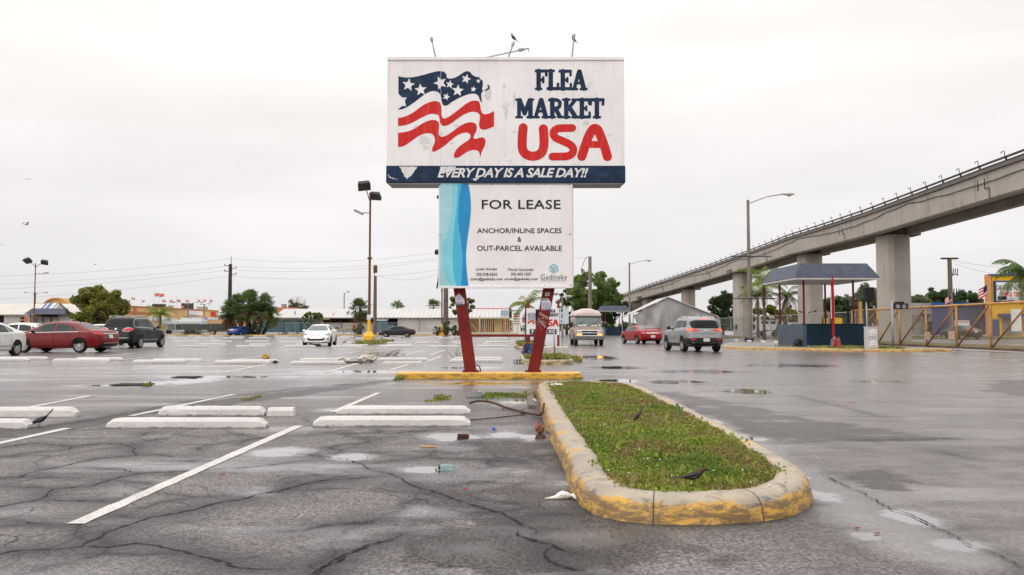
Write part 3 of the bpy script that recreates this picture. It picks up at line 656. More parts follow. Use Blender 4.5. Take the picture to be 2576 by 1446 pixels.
# lettering strokes: (thickness factor, points) in a unit box, y up
SLAB = {
 'F': [(1,[(.30,.06),(.30,.94)]),(.7,[(.10,.94),(.93,.94)]),(.6,[(.30,.50),(.66,.50)]),(.55,[(.08,.05),(.52,.05)]),(.6,[(.93,.92),(.93,.72)]),(.55,[(.68,.62),(.68,.38)])],
 'L': [(1,[(.32,.06),(.32,.94)]),(.55,[(.08,.95),(.58,.95)]),(.75,[(.10,.06),(.92,.06)]),(.6,[(.92,.08),(.92,.30)])],
 'E': [(1,[(.30,.06),(.30,.94)]),(.7,[(.08,.94),(.90,.94)]),(.7,[(.08,.06),(.92,.06)]),(.6,[(.30,.50),(.64,.50)]),(.55,[(.90,.92),(.90,.73)]),(.55,[(.93,.08),(.93,.29)]),(.5,[(.66,.60),(.66,.40)])],
 'A': [(.8,[(.47,.94),(.18,.08)]),(1.05,[(.52,.94),(.80,.08)]),(.6,[(.28,.36),(.72,.36)]),(.55,[(.03,.05),(.36,.05)]),(.55,[(.60,.05),(.98,.05)])],
 'M': [(.85,[(.18,.08),(.18,.92)]),(1,[(.22,.92),(.50,.25)]),(.9,[(.50,.25),(.78,.92)]),(1,[(.83,.08),(.83,.92)]),(.55,[(.03,.05),(.34,.05)]),(.55,[(.66,.05),(.98,.05)]),(.55,[(.03,.95),(.25,.95)]),(.55,[(.76,.95),(.98,.95)])],
 'R': [(1,[(.27,.06),(.27,.94)]),(.8,spl([(.10,.93),(.55,.93),(.78,.84),(.80,.68),(.72,.55),(.50,.50),(.28,.49)],5)),(.95,[(.50,.48),(.80,.08)]),(.55,[(.06,.05),(.46,.05)]),(.55,[(.68,.05),(.98,.05)])],
 'K': [(1,[(.25,.06),(.25,.94)]),(.8,[(.30,.42),(.78,.92)]),(1,[(.44,.56),(.80,.08)]),(.55,[(.05,.05),(.44,.05)]),(.55,[(.05,.95),(.44,.95)]),(.55,[(.62,.95),(.97,.95)]),(.55,[(.62,.05),(.98,.05)])],
 'T': [(1,[(.50,.06),(.50,.94)]),(.75,[(.06,.93),(.94,.93)]),(.6,[(.06,.92),(.06,.70)]),(.6,[(.94,.92),(.94,.70)]),(.55,[(.28,.05),(.72,.05)])],
 'P': [(1,[(.27,.06),(.27,.94)]),(.85,spl([(.10,.93),(.55,.93),(.82,.82),(.82,.60),(.60,.46),(.28,.46)],5)),(.55,[(.06,.05),(.50,.05)])],
 'I': [(1.1,[(.5,.06),(.5,.94)]),(.6,[(.15,.05),(.85,.05)]),(.6,[(.15,.95),(.85,.95)])],
 'N': [(.85,[(.20,.06),(.20,.92)]),(1,[(.20,.92),(.80,.10)]),(.85,[(.80,.08),(.80,.94)]),(.55,[(.03,.05),(.38,.05)]),(.55,[(.62,.95),(.98,.95)]),(.55,[(.03,.95),(.22,.95)])],
 'G': [(1,spl([(.90,.72),(.78,.90),(.52,.96),(.24,.82),(.14,.50),(.24,.16),(.52,.04),(.82,.14),(.88,.40)],5)),(.7,[(.58,.42),(.96,.42)]),(.6,[(.90,.92),(.90,.70)])]}
def slab_word(word, boxes, rad):
    strokes = []
    for ch, (x0, x1, y0, y1) in zip(word, boxes):
        for k, pts in SLAB[ch]: strokes.append((rad*k, [(x0+u*(x1-x0), y1+w*(y0-y1)) for u, w in pts]))
    def fn(X, Y):
        d = np.full(X.shape, 1e9)
        for r, pts in strokes: d = np.minimum(d, seg_d(X, Y, pts)-r)
        return d
    return fn
FLEA_B = [(1402,1508,392,568),(1506,1612,392,568),(1612,1724,394,568),(1722,1856,398,570)]
MARK_B = [(1234,1388,645,816),(1384,1524,648,816),(1520,1644,645,814),(1640,1784,645,816),(1780,1888,645,816),(1882,2006,643,816)]
flea = slab_word('FLEA', FLEA_B, 20); market = slab_word('MARKET', MARK_B, 20)
def fm_d(X, Y): return np.minimum(flea(X, Y), market(X, Y))
USA = [spl([(1298,900),(1290,1000),(1292,1080),(1312,1122),(1352,1145),(1400,1148),(1448,1128),(1474,1085),(1481,1010),(1475,910)], 6),
       spl([(1728,902),(1640,904),(1590,912),(1562,945),(1580,985),(1630,1010),(1700,1042),(1735,1078),(1730,1122),(1690,1148),(1620,1152),(1556,1153)], 6),
       spl([(1812,1150),(1838,1070),(1872,975),(1905,918),(1930,906),(1954,922),(1980,980),(2012,1070),(2036,1152)], 6), [(1872,1045),(1992,1048)]]
def usa_d(X, Y):
    d = np.full(X.shape, 1e9)
    for k, s in enumerate(USA): d = np.minimum(d, seg_d(X, Y, s)-(40, 34, 40, 30)[k])
    return d
wflat('flea_market_lettering', fm_d, (1225,2015,380,830), 3.5, lambda x, y: z1(x, y, 1), M['navy'], sgn, flip=True)
wflat('usa_lettering', usa_d, (1240,2085,855,1200), 3.5, lambda x, y: z1(x, y, 1), M['sign_red'], sgn, flip=True)
b = MB(); add_text(b, 'EVERY DAY IS A SALE DAY!!', (548,1868,1252,1336), lambda x, y: z1(x, y, 6), bold=.03, shear=.30, spacing=.93); wb(b, 'slogan_lettering', M['peel'], sgn)
def torn(X, Y):
    nz = 5*np.sin(X*.31)+4*np.sin(Y*.47+X*.2)
    d = poly_d(X, Y, [(216,1241),(374,1241),(318,1318),(280,1348),(262,1330)])
    d = np.minimum(d, poly_d(X, Y, [(568,1240),(714,1240),(660,1280),(600,1296),(575,1280)]))
    d = np.minimum(d, poly_d(X, Y, [(850,1350),(915,1330),(905,1345),(880,1366)])); d = np.minimum(d, poly_d(X, Y, [(118,1310),(135,1335),(205,1352),(150,1346),(122,1335)]))
    return d+nz*.6
wflat('torn_film', torn, (105,960,1238,1368), 3, lambda x, y: z1(x, y, 5.6), M['peel'], sgn, flip=True)
rg = np.random.default_rng(5); bl = [(rg.uniform(1130,2060), rg.uniform(380,1190), rg.uniform(6,22), rg.uniform(4,14)) for _ in range(34)]+[(rg.uniform(340,900), rg.uniform(680,1080), rg.uniform(6,30), rg.uniform(4,16)) for _ in range(16)]+[(1850,862,32,22),(1150,760,14,70),(1220,640,10,50),(1960,690,30,20),(990,600,30,60),(430,1010,40,40)]
def residue(X, Y):
    d = np.full(X.shape, 1e9)
    for cx, cy, rx, ry in bl: d = np.minimum(d, (np.hypot((X-cx)/rx, (Y-cy)/ry)-1)*min(rx, ry))
    return d+7*np.sin(X*.21+3*np.sin(Y*.05))*np.sin(Y*.23+2*np.sin(X*.07))+3*np.sin(X*.9)*np.sin(Y*.8)
wflat('film_residue', residue, (320,2080,360,1200), 5, lambda x, y: z1(x, y, .5), M['peel_grey'], sgn, flip=True)
# ---- lease board
def z2(x, y, k=0): return P((1700+x/3.0123)*.62866, (700+y/3.0123)*.62866, YF+.02-.004*k)
bx0, bx1 = z2(176, 700).x, z2(1764, 700).x; bz1, bz0 = zb-.06, z2(900, 1364).z
def banner_mat():
    t = NT('vinyl_banner'); p = t.coord(); n = t.noise(t.mapping(p, (1.2,1,.7)), 1.4, 6, .6); t.set('Base Color', t.mix(t.mr(n, .35, .7), (.78, .745, .74), (.70, .665, .665)))
    t.set('Roughness', .42); t.bump(t.noise(t.mapping(p, (1,1,.5)), 2.2, 4), .25, .05); return t.m
M['banner'] = banner_mat()
b = MB(); b.box(bx0-.03, bx1+.05, YF+.06, YF+.28, bz0+.02, bz1); wb(b, 'lease_board', M['sign_white'], sgn, bevel=.01)
nu, nv = 34, 30; vs = []; rg = np.random.default_rng(2)
for j in range(nv+1):
    for i in range(nu+1):
        u, w = i/nu, j/nv; e = 1-(2*u-1)**8
        y = YF+.03-.006*math.sin(u*9.4)*(w < .1)-.012*math.sin(u*3.14)*(1-abs(2*w-1)**3)*0-.006*math.sin(8*u+5*w)*math.sin(math.pi*w)*0
        vs.append((bx0+(bx1-bx0)*u, YF+.022+.0*y, bz0+.05+(bz1-bz0-.05)*w))
bn = MB(); bn.add(vs, [(j*(nu+1)+i, j*(nu+1)+i+1, (j+1)*(nu+1)+i+1, (j+1)*(nu+1)+i) for j in range(nv) for i in range(nu)])
wb(bn, 'lease_banner', M['banner'], sgn, smooth=True)
b = MB(); b.box(bx0-.02, bx1+.02, YF-.005, YF+.08, bz0, bz0+.05); b.box(bx1+.0, bx1+.025, YF+.0, YF+.06, bz0+.05, bz1); wb(b, 'board_frame', M['white_board'], sgn, bevel=.005)
b = MB()
for gx_, gy_ in ((180,112),(490,112),(805,112),(1120,112),(1437,112),(1740,112),(180,720),(1746,714),(180,1340),(808,1340),(1126,1340),(1444,1338),(1752,1332)):
    q = z2(gx_, gy_, 1); b.lathe([(.014, 0), (.014, .004)], 8, Matrix.Rotation(R(90), 3, 'X'), q)
wb(b, 'grommets', M['dark_steel'], sgn)
ca = [(322,100),(326,250),(320,420),(290,600),(245,750),(215,900),(212,1020),(225,1150),(270,1270),(325,1352)]
cb = [(400,100),(385,350),(360,560),(345,760),(333,950),(335,1080),(350,1220),(380,1352)]
cc_ = [(445,100),(410,300),(400,480),(410,640),(435,800),(452,950),(453,1080),(445,1220),(430,1352)]
cd = [(520,100),(545,240),(552,400),(540,560),(515,740),(497,900),(495,1020),(505,1180),(525,1352)]
cl = [(178,100),(178,1352)]
def resamp(c, n=40):
    s = np.array(spl(c, 8)); yy = np.linspace(100, 1352, n); return [(float(np.interp(y, s[:, 1], s[:, 0])), y) for y in yy]
def band(a, c, k, nm, col, dc):
    A, B_ = resamp(a), resamp(c); m = MB(); n = len(A)
    m.add([z2(x, y, k) for x, y in A]+[z2(max(x, A[i][0]+1), y, k) for i, (x, y) in enumerate(B_)], [(i+1, n+i+1, n+i, i) for i in range(n-1)])
    wb(m, nm, mat(nm, col, .42, var=.10, scale=1.2, dirt=dc, dscale=.8, damt=.6), sgn)
band(cl, ca, 1, 'pale_wave', (.33, .58, .62), (.48, .68, .71)); band(ca, cb, 1, 'aqua_wave', (.20, .56, .66), (.33, .65, .72))
band(cb, cc_, 1.6, 'sky_wave', (.07, .42, .62), (.12, .55, .68)); band(cc_, cd, 1, 'blue_wave', (.02, .24, .52), (.05, .34, .60))
M['lease_ink'] = mat('lease_ink', (.018, .022, .022), .6)
M['grey_ink'] = mat('grey_ink', (.16, .16, .17), .5)
tx = lambda x, y: z2(x, y, 1.5)
b = MB(); add_text(b, 'FOR LEASE', (684,1634,298,410), tx, .012, 0, 1.05); wb(b, 'lease_heading', M['lease_ink'], sgn)
b = MB()
add_text(b, 'ANCHOR/INLINE SPACES', (628,1646,640,700), tx, .010); add_text(b, '&', (1114,1162,746,806), tx, .010); add_text(b, 'OUT-PARCEL AVAILABLE', (628,1648,850,914), tx, .010)
add_text(b, 'Justin Schultz', (614,868,1118,1156), tx, .012); add_text(b, 'Nicole Santander', (1002,1314,1118,1156), tx, .0)
add_text(b, '305.938.6555', (616,868,1178,1214), tx, .012); add_text(b, '305.459.1207', (1034,1280,1176,1212), tx, .012)
add_text(b, 'justin@gadinsky.com', (546,936,1234,1278), tx, .012); add_text(b, 'nicole@gadinsky.com', (958,1358,1234,1276), tx, .012)
wb(b, 'lease_text', M['lease_ink'], sgn)
b = MB(); add_text(b, 'Gadinsky', (1392,1714,1196,1278), tx, .0); add_text(b, 'REAL ESTATE LLC', (1398,1670,1264,1282), tx, .0, 0, 1.2); wb(b, 'agency_name', M['grey_ink'], sgn)
def cube_logo(X, Y):
    cx, cy, s = 1553, 1124, 50
    def iso(u, v, w): return (cx+(u-v)*s*.95, cy+(u+v)*s*.5-w*s-s*.02)
    d = np.full(X.shape, 1e9)
    def path(pts, r): return seg_d(X, Y, pts)-r
    d = np.minimum(d, path([iso(0,.95,.72),iso(0,.95,.95),iso(.05,.95,.95)], 0.1))
    L = lambda a, b_: (cx-48+a*44, cy-24+a*26+b_*52)      # left face
    Rr = lambda a, b_: (cx+4+a*44, cy+2-a*26+b_*52)       # right face
    for Fc in (L, Rr): d = np.minimum(d, path([Fc(.95,.2),Fc(.95,.02),Fc(.06,.02),Fc(.06,.98),Fc(.94,.98),Fc(.94,.52),Fc(.5,.52)], 5.2))
    T = lambda a, b_: (cx+(a-b_)*46, cy-56+(a+b_)*27)
    for a in (.06, .5, .94): d = np.minimum(d, path([T(.06, a), T(.94, a)], 4.2))
    d = np.minimum(d, path([T(.06, .06), T(.06, .94)], 4.2)); return d
wflat('agency_logo', cube_logo, (1490,1615,1055,1190), 2.2, lambda x, y: z2(x, y, 1.5), mat('logo_blue', (.22, .45, .52), .5), sgn, flip=True)
# ---- posts
def post(cb_, ct):
    b = MB(); hw = .134; y0, y1 = 18.885, 19.10; zt_ = zb+.3; k = (zt_-cb_[1])/(ct[1]-cb_[1]); xt = cb_[0]+(ct[0]-cb_[0])*k
    B_ = [(cb_[0]-hw, y0, cb_[1]), (cb_[0]+hw, y0, cb_[1]), (cb_[0]+hw, y1, cb_[1]), (cb_[0]-hw, y1, cb_[1])]
    T = [(xt-hw, y0, zt_), (xt+hw, y0, zt_), (xt+hw, y1, zt_), (xt-hw, y1, zt_)]
    b.hexa(B_, T); return wb(b, 'post', M['red_post'], sgn, bevel=.008)
pL0, pL1 = P(1183.5, 935, 18.885), P(1155, 728, 18.885); pR0, pR1 = P(1341, 935, 18.885), P(1380, 728, 18.885)
postL = post((pL0.x, .12), (pL1.x, pL1.z)); postR = post((pR0.x, .12), (pR1.x, pR1.z))
for q in (pL0, pR0):
    b = MB(); b.box(q.x-.19, q.x+.19, 18.84, 19.14, .13, .15)
    for sx in (-.16, .16): b.lathe([(.02, .15), (.02, .19)], 6, None, (q.x+sx, 18.865, 0))
    wb(b, 'base_plate', M['red_post'], sgn, bevel=.004)
za, zb_ = P(1260, 841, 18.95).z, P(1260, 847, 18.95).z
b = MB(); b.box(P(1180, 844, 18.95).x, P(1352, 844, 18.95).x, 18.93, 19.02, zb_, za); wb(b, 'tie_beam', M['red_post'], sgn, bevel=.005)
b = MB(); b.tube([P(1199, 918, 18.95), P(1206, 922, 18.9), P(1208, 929, 18.9), P(1208, 935, 18.9)], .015, 8); wb(b, 'conduit', M['red_post'], sgn, smooth=True)
# posters
def poster(pts, lines, txts, root):
    m = MB(); m.poly([P(*q, 18.879) for q in pts]); o = wb(m, 'poster', M['paper'], root)
    m = MB()
    for (x0, x1, y0, y1, s) in txts: add_text(m, s, (x0, x1, y0, y1), lambda x, y: P(x, y, 18.875), bold=.04)
    rg = np.random.default_rng(len(lines)*7+3)
    for (x0, x1, y) in lines:
        x = x0
        while x < x1:
            w = rg.uniform(.7, 2.4); h = rg.uniform(.35, .7); m.quad(P(x, y+h, 18.876), P(min(x+w, x1), y+h, 18.876), P(min(x+w, x1), y-h*.4, 18.876), P(x, y-h*.4, 18.876)); x += w+rg.uniform(.3, .9)
    i = m.build('poster_print', M['ink'], None); i.parent = o
    return o
def z3(x, y): return ((1750+x/3.2867)*.62866, (1100+y/3.2867)*.62866)
def zA(x, y): return ((1980+x/4.665)*.62866, (1170+y/4.665)*.62866)
poster([z3(*q) for q in ((230,290),(282,242),(352,318),(358,398),(240,400))], [(1146,1163,760.3+i*1.9) for i in range(0, 6)]+[(1150,1158,749.5),(1149,1156,753)], [(*[z3(238,0)[0], z3(358,0)[0]], z3(0,380)[1], z3(0,400)[1], 'HELP WANTED')], sgn)
poster([zA(*q) for q in ((870,108),(985,108),(1046,180),(1036,328),(866,332))], [(1364.5,1384,763.0+i*2.1) for i in range(0, 7)], [(zA(872,0)[0], zA(1036,0)[0], zA(0,308)[1], zA(0,331)[1], 'HELP WANTED'), (zA(876,0)[0], zA(984,0)[0], zA(0,118)[1], zA(0,142)[1], 'HELP WAN')], sgn)
m = MB(); m.poly([P(*zA(*q), 18.879) for q in ((938,0),(1026,-8),(1022,62),(936,66))]); st = wb(m, 'sticker', M['white_board'], sgn)
m = MB()
for x in (945, 958, 972, 986, 1000, 1012): m.poly([P(*zA(*q), 18.875) for q in ((x,2),(x+9,4),(x+6,30),(x+10,55),(x,52),(x+3,28))])
i = m.build('sticker_print', M['ink'], None); i.parent = st
# graffiti
mg = MB()
def gl(word, pos_, ang, sz):
    vs_, fs_ = text_mesh(word, .0); a = np.array(vs_); w = a[:, 0].max(); out = []
    for x, y in vs_:
        u = x/w; xx = pos_[0][0]+(pos_[1][0]-pos_[0][0])*u; yy = pos_[0][1]+(pos_[1][1]-pos_[0][1])*u-y*sz
        out.append(P(*zA(xx, yy), 18.877))
    mg.add(out, fs_)
gl('STALKER', ((832,408),(998,505)), 0, 62)
def gstroke(pts, w=4):
    w *= .62
    d = lambda X, Y: seg_d(X, Y, pts)-w
    xs_ = [p_[0] for p_ in pts]; ys_ = [p_[1] for p_ in pts]
    v, f = march(d, min(xs_)-w-3, max(xs_)+w+3, min(ys_)-w-3, max(ys_)+w+3, 2.5); mg.add([P(*zA(*q), 18.8765) for q in v], [q[::-1] for q in f])
gstroke([(886,458),(880,488),(908,484)], 3.2); gstroke([(880,488),(895,466)], 3)
gstroke([(805,475),(880,560),(945,640)], 4.5); gstroke([(795,512),(860,580),(935,655)], 4.5); gstroke([(850,560),(900,530),(930,590)], 2); gstroke([(870,600),(905,545),(880,520)], 1.8); gstroke([(780,545),(830,630),(868,690)], 1.8); gstroke([(935,490),(942,560),(930,600)], 1.8)
gstroke([(840,520),(900,600)], 2); gstroke([(830,560),(925,540)], 1.6)
wb(mg, 'graffiti', M['chalk'], sgn)
b = MB(); b.box(P(1347,800,19.15).x, P(1380,800,19.15).x, 19.105, 19.22, P(1360,823,19.15).z, P(1360,778,19.15).z); wb(b, 'electrical_box', M['black'], sgn, bevel=.01)
b = MB(); b.tube([P(1104, 640, 18.9), P(1103, 690, 18.9), P(1102.5, 708, 18.9), P(1098, 726, 18.9)], [.012, .012, .03, .015], 6); wb(b, 'loose_strap', M['black'], sgn)
b = MB(); b.box(P(1099,496,18.9).x, P(1106,496,18.9).x, 18.85, 18.95, P(1100,499,18.9).z, P(1100,492,18.9).z); wb(b, 'bracket', M['dark_steel'], sgn)
# concrete footing under the sign
sx0, sx1 = G(995, 953).x, G(1463, 953).x
fo = thing('concrete_footing', 'long low yellow painted concrete footing under the red sign posts', 'footing', ((sx0+sx1)/2, 18.8, 0))
b = MB(); b.box(sx0, sx1, 18.42, 19.2, -.01, .135); wb(b, 'slab', M['kerb_yellow'], fo, bevel=.02)
# lamp arms on the top
def arm(p0, p1, label, head):
    q0, q1 = P(*p0, 18.9), P(*p1, 18.9); r = thing('sign_lamp_arm', label, 'lamp arm', tuple(q0), group='lamp arms along the top of the big sign')
    b = MB(); b.tube([q0-Vector((0,0,.05)), q1], .017, 8); wb(b, 'arm', M['grey_metal'], r, smooth=True)
    d = (q1-q0).normalized(); b = MB(); head(b, q1, d); wb(b, 'lamp_holder', M['grey_metal'], r, smooth=40)
def small_head(b, q, d): b.tube([q-d*.10, q-d*.06, q, q+d*.03], [.02, .036, .036, .02], 8)
def long_head(b, q, d): b.tube([q-d*.26, q-d*.22, q-d*.12, q-d*.10], [.02, .05, .045, .02], 8); b.tube([q-d*.1, q, q+Vector((.01,0,-.07))], .016, 6)
arm((1096.5,144), (1084.5,96), 'thin lamp arm near the left corner, leaning left on top of the big sign', small_head)
arm((1277,144), (1291,108), 'short lamp arm carrying a blackbird above the big sign', small_head)
arm((1205,143), (1329,122), 'long lamp arm lying almost flat along the top of the big sign', long_head)
arm((1438,145), (1443.5,88), 'upright lamp arm before a half hidden bird, near the right corner of the sign', small_head)
def paint(name, c, rough=.32, metal=.0, coat=.22, dirt=None):
    return mat(name, c, rough, metal, var=.05, scale=2, coat=coat, dirt=dirt or tuple(q*.7+.003 for q in c), dscale=2.2, damt=.35)
def glass(name, c, rough=.03, spec=.6):
    t = NT(name); t.set('Base Color', c); t.set('Roughness', rough); t.set('Specular IOR Level', spec); return t.m
M['car_glass'] = glass('car_glass', (.014, .020, .019), .05, .28); M['tint_glass'] = glass('tinted_glass', (.007, .007, .008), .05, .16)
M['pale_glass'] = glass('pale_glass', (.075, .10, .097), .05, .35)
M['tyre'] = mat('tyre', (.018, .017, .017), .75); M['alloy'] = mat('alloy', (.40, .39, .39), .35, .25, var=.08); M['arch'] = mat('wheel_arch', (.006, .006, .006), .9)
M['chrome'] = mat('chrome', (.50, .50, .51), .2, 1.0, var=.04); M['black_trim'] = mat('black_trim', (.018, .018, .019), .5, dirt=(.05, .045, .04))
M['tail_red'] = mat('tail_light', (.36, .010, .008), .18, coat=.6, emit=(1, .03, .01), em=.10); M['tail_lit'] = mat('lit_tail_light', (.7, .05, .03), .2, coat=.5, emit=(1, .10, .045), em=1.6)
M['lamp_clear'] = mat('clear_lamp', (.22, .22, .225), .15, .2, coat=.6); M['amber_lit'] = mat('lit_amber_lamp', (.8, .3, .05), .25, emit=(1, .42, .08), em=1.6); M['amber'] = mat('amber_lamp', (.55, .12, .02), .25, coat=.5)
M['plate'] = mat('number_plate', (.55, .56, .54), .5, var=.2, scale=18)
M['seam'] = mat('panel_gap', (.006, .006, .006), .8)
def lerp(a, b, t): return a+(b-a)*t
def gsm(a, s):
    k = int(3*s)+1; w = np.exp(-.5*(np.arange(-k, k+1)/s)**2); w /= w.sum()
    return np.convolve(np.pad(a, k, mode='edge'), w, 'valid')
class Car:
    def __init__(c, name, label, S, loc, head, group=None):
        """S: L, top, belt, plan, low profiles along y (0 = rear bumper), roof ratio; local y forward, x right"""
        c.S = S; L = S['L']; c.root = thing(name, label, S.get('cat', 'car'), loc, head, group); c.y0 = S.get('org', L/2)
        ys = np.concatenate([np.linspace(0, .25, 12)[:-1], np.linspace(.25, L-.25, 44), np.linspace(L-.25, L, 12)[1:]])
        fine = np.linspace(0, L, 400); st = L/399
        def prof(k, sm):
            a = np.array(S[k], float); v = np.interp(fine, a[:, 0], a[:, 1]); return np.interp(ys, fine, gsm(v, sm/st) if sm else v)
        top = prof('top', S.get('sm', .045)); belt = prof('belt', .1); plan = prof('plan', .03); low = prof('low', .03)
        vs = []; n = None
        for y, zt, zb, w, zl in zip(ys, top, belt, plan, low):
            zb = min(zb, zt-.035); zb = max(zb, zl+.1); zt = max(zt, zb+.03); t = min(max((zt-zb-.05)/.34, 0), 1)
            wr = lerp(w*.86, w*S['roof'], t); zr = zt-lerp(.012, S.get('rdrop', .075), t); h = zb-zl
            p = [(0, zl), (w*.86, zl), (w*.965, zl+.05), (w, zl+h*.42), (w*.995, zl+h*.66), (w*.975, zb-.02), (w*.945, zb+.012), (lerp(w*.9, lerp(w*.93, wr, .5), t), lerp(zb+.014, lerp(zb, zr, .5), t)), (wr, zr), (wr*.72, zt-.006), (0, zt)]
            p = [np.array(q) for q in p]
            for _ in range(2):
                o = [p[0]]
                for a, b in zip(p[:-1], p[1:]): o += [a*.75+b*.25, a*.25+b*.75]
                o.append(p[-1]); p = o
            half = p; ring = [(q[0], y-c.y0, q[1]) for q in half]+[(-q[0], y-c.y0, q[1]) for q in half[-2:0:-1]]
            n = len(ring); vs += ring
        m = len(ys); fs = [(i*n+k, i*n+(k+1) % n, (i+1)*n+(k+1) % n, (i+1)*n+k) for i in range(m-1) for k in range(n)]
        fs += [tuple(range(n))[::-1], tuple(range((m-1)*n, m*n))]
        b = MB(); b.add(vs, fs); c.body = b.build('body', S['paint'], c.root, smooth=50, recalc=True)
        bm = bmesh.new(); bm.from_mesh(c.body.data); c.bvh = BVHTree.FromBMesh(bm); bm.free(); c.w = max(plan)
    def hit(c, axis, u, v, off):
        if axis in ('R', 'L'): s = 1 if axis == 'R' else -1; o = Vector((3*s, u-c.y0, v)); d = Vector((-s, 0, 0))
        elif axis == 'B': o = Vector((u, -6, v)); d = Vector((0, 1, 0))
        elif axis == 'F': o = Vector((u, 6, v)); d = Vector((0, -1, 0))
        else: o = Vector((u, v-c.y0, 4)); d = Vector((0, 0, -1))
        h = c.bvh.ray_cast(o, d)
        return (h[0]-d*off) if h[0] is not None else None
    def decal(c, name, axis, fn, bounds, m, res=.03, off=.006, parent=None):
        if not callable(fn):
            pts = fn; fn = lambda X, Y: poly_d(X, Y, pts)
            if bounds is None:
                xs = [p[0] for p in pts]; ysv = [p[1] for p in pts]; bounds = (min(xs)-.02, max(xs)+.02, min(ysv)-.02, max(ysv)+.02)
        v, f = march(fn, *bounds, res, False)
        co = [c.hit(axis, a, b_, off) for a, b_ in v]; f = [q for q in f if all(co[i] is not None for i in q)]
        f = [q for q in f if max((co[q[0]]-co[i]).length for i in q) < .35]
        if not f: return None
        co = [q if q is not None else Vector((0,0,.3)) for q in co]
        if axis in ('L', 'F'): f = [q[::-1] for q in f]
        if axis == 'T': pass
        me = bpy.data.meshes.new(name); me.from_pydata([tuple(q) for q in co], [], f); bm = bmesh.new(); bm.from_mesh(me)
        bmesh.ops.delete(bm, geom=[q for q in bm.verts if not q.link_faces], context='VERTS'); bm.to_mesh(me); bm.free()
        return finish(me, name, m, parent or c.root, smooth=True)
    def sides(c, name, pts, m, **k):
        for ax in 'LR': c.decal(name, ax, pts, None, m, **k)
    def mirrored(c, name, axis, pts, m, **k):
        c.decal(name, axis, pts, None, m, **k); c.decal(name, axis, [(-a, b) for a, b in pts[::-1]], None, m, **k)
    def line(c, axis, pts, w, m, name='trim', off=.008, res=None):
        xs = [p[0] for p in pts]; ysv = [p[1] for p in pts]
        return c.decal(name, axis, lambda X, Y: seg_d(X, Y, pts)-w, (min(xs)-w-.01, max(xs)+w+.01, min(ysv)-w-.01, max(ysv)+w+.01), m, res or max(.012, w*.9), off)
    def wheels(c, yr, yf, r, wd=.21, spokes=10, rim=.68, m=None, arch=1.16, inset=.015, lip=None):
        m = m or M['alloy']
        for y in (yr, yf):
            for s, ax in ((1, 'R'), (-1, 'L')):
                if arch: c.decal('wheel_arch', ax, lambda X, Y: np.hypot(X-y, Y-r)-r*arch, (y-r*1.3, y+r*1.3, .0, r*2.4), M['arch'] if lip is None else lip, .03, .004)
                hp = c.hit(ax, y, r*1.9, 0); xw = (abs(hp.x) if hp else c.w)-inset+.02
                Rm = Matrix.Rotation(R(90)*s, 3, 'Y'); cx = (s*(xw-wd), y-c.y0, r)
                b = MB(); b.lathe([(r*.5, 0), (r*.93, 0), (r, wd*.15), (r, wd*.85), (r*.94, wd), (r*(rim+.03), wd), (r*rim, wd*.93), (r*rim, wd*.75), (.001, wd*.72)], 28, Rm, cx)
                wl = b.build('wheel', M['tyre'], c.root, smooth=40)
                b = MB(); R0 = r*rim
                b.lathe([(R0*.99, wd*.80), (R0*.99, wd*.965), (R0*.88, wd*.95), (R0*.86, wd*.80)], 28, Rm, cx); b.lathe([(R0*.26, wd*.74), (R0*.24, wd*.98), (.001, wd*1.0)], 12, Rm, cx)
                for k in range(spokes):
                    a = 2*math.pi*(k+.3)/spokes; ca_, sa = math.cos(a), math.sin(a)
                    w0, w1 = R0*.075, R0*min(.13, 1.3/spokes)
                    q = [(R0*.2, -w0), (R0*.92, -w1*.8), (R0*.92, w1*.8), (R0*.2, w0)]
                    bt = [Vector(cx)+Rm@Vector((u*ca_-v*sa, u*sa+v*ca_, wd*.76)) for u, v in q]; tp = [Vector(cx)+Rm@Vector((u*ca_-v*sa, u*sa+v*ca_, wd*(.97 if u < R0*.5 else .93))) for u, v in q]
                    b.hexa(bt, tp)
                b.build('rim', m, wl)
    def mirror(c, y, z, m, sx=.11, size=(.10, .06, .07)):
        for s, ax in ((1, 'R'), (-1, 'L')):
            h = c.hit(ax, y, z, 0)
            if h is None: continue
            b = MB(); b.ell((h.x+s*(sx+.02), h.y, z+.03), size, None, 10, 7); b.obox((h.x+s*.04, h.y+.01, z), (.07, .03, .015), Matrix.Identity(3)); b.build('side_mirror', m, c.root, smooth=True)
    def handles(c, ys, z, m):
        for y, zz_ in zip(ys, z if isinstance(z, (list, tuple)) else [z]*len(ys)):
            for ax in 'LR':
                h = c.hit(ax, y, zz_, 0)
                if h is None: continue
                b = MB(); b.ell((h.x+(.012 if ax == 'R' else -.012), h.y, h.z), (.02, .10, .018), None, 8, 5); b.build('door_handle', m, c.root, smooth=True)
    def plate_(c, axis, z, x=0, w=.17, h=.085):
        return c.decal('number_plate', axis, [(x-w, z-h), (x+w, z-h), (x+w, z+h), (x-w, z+h)], None, M['plate'], res=.05, off=.015)
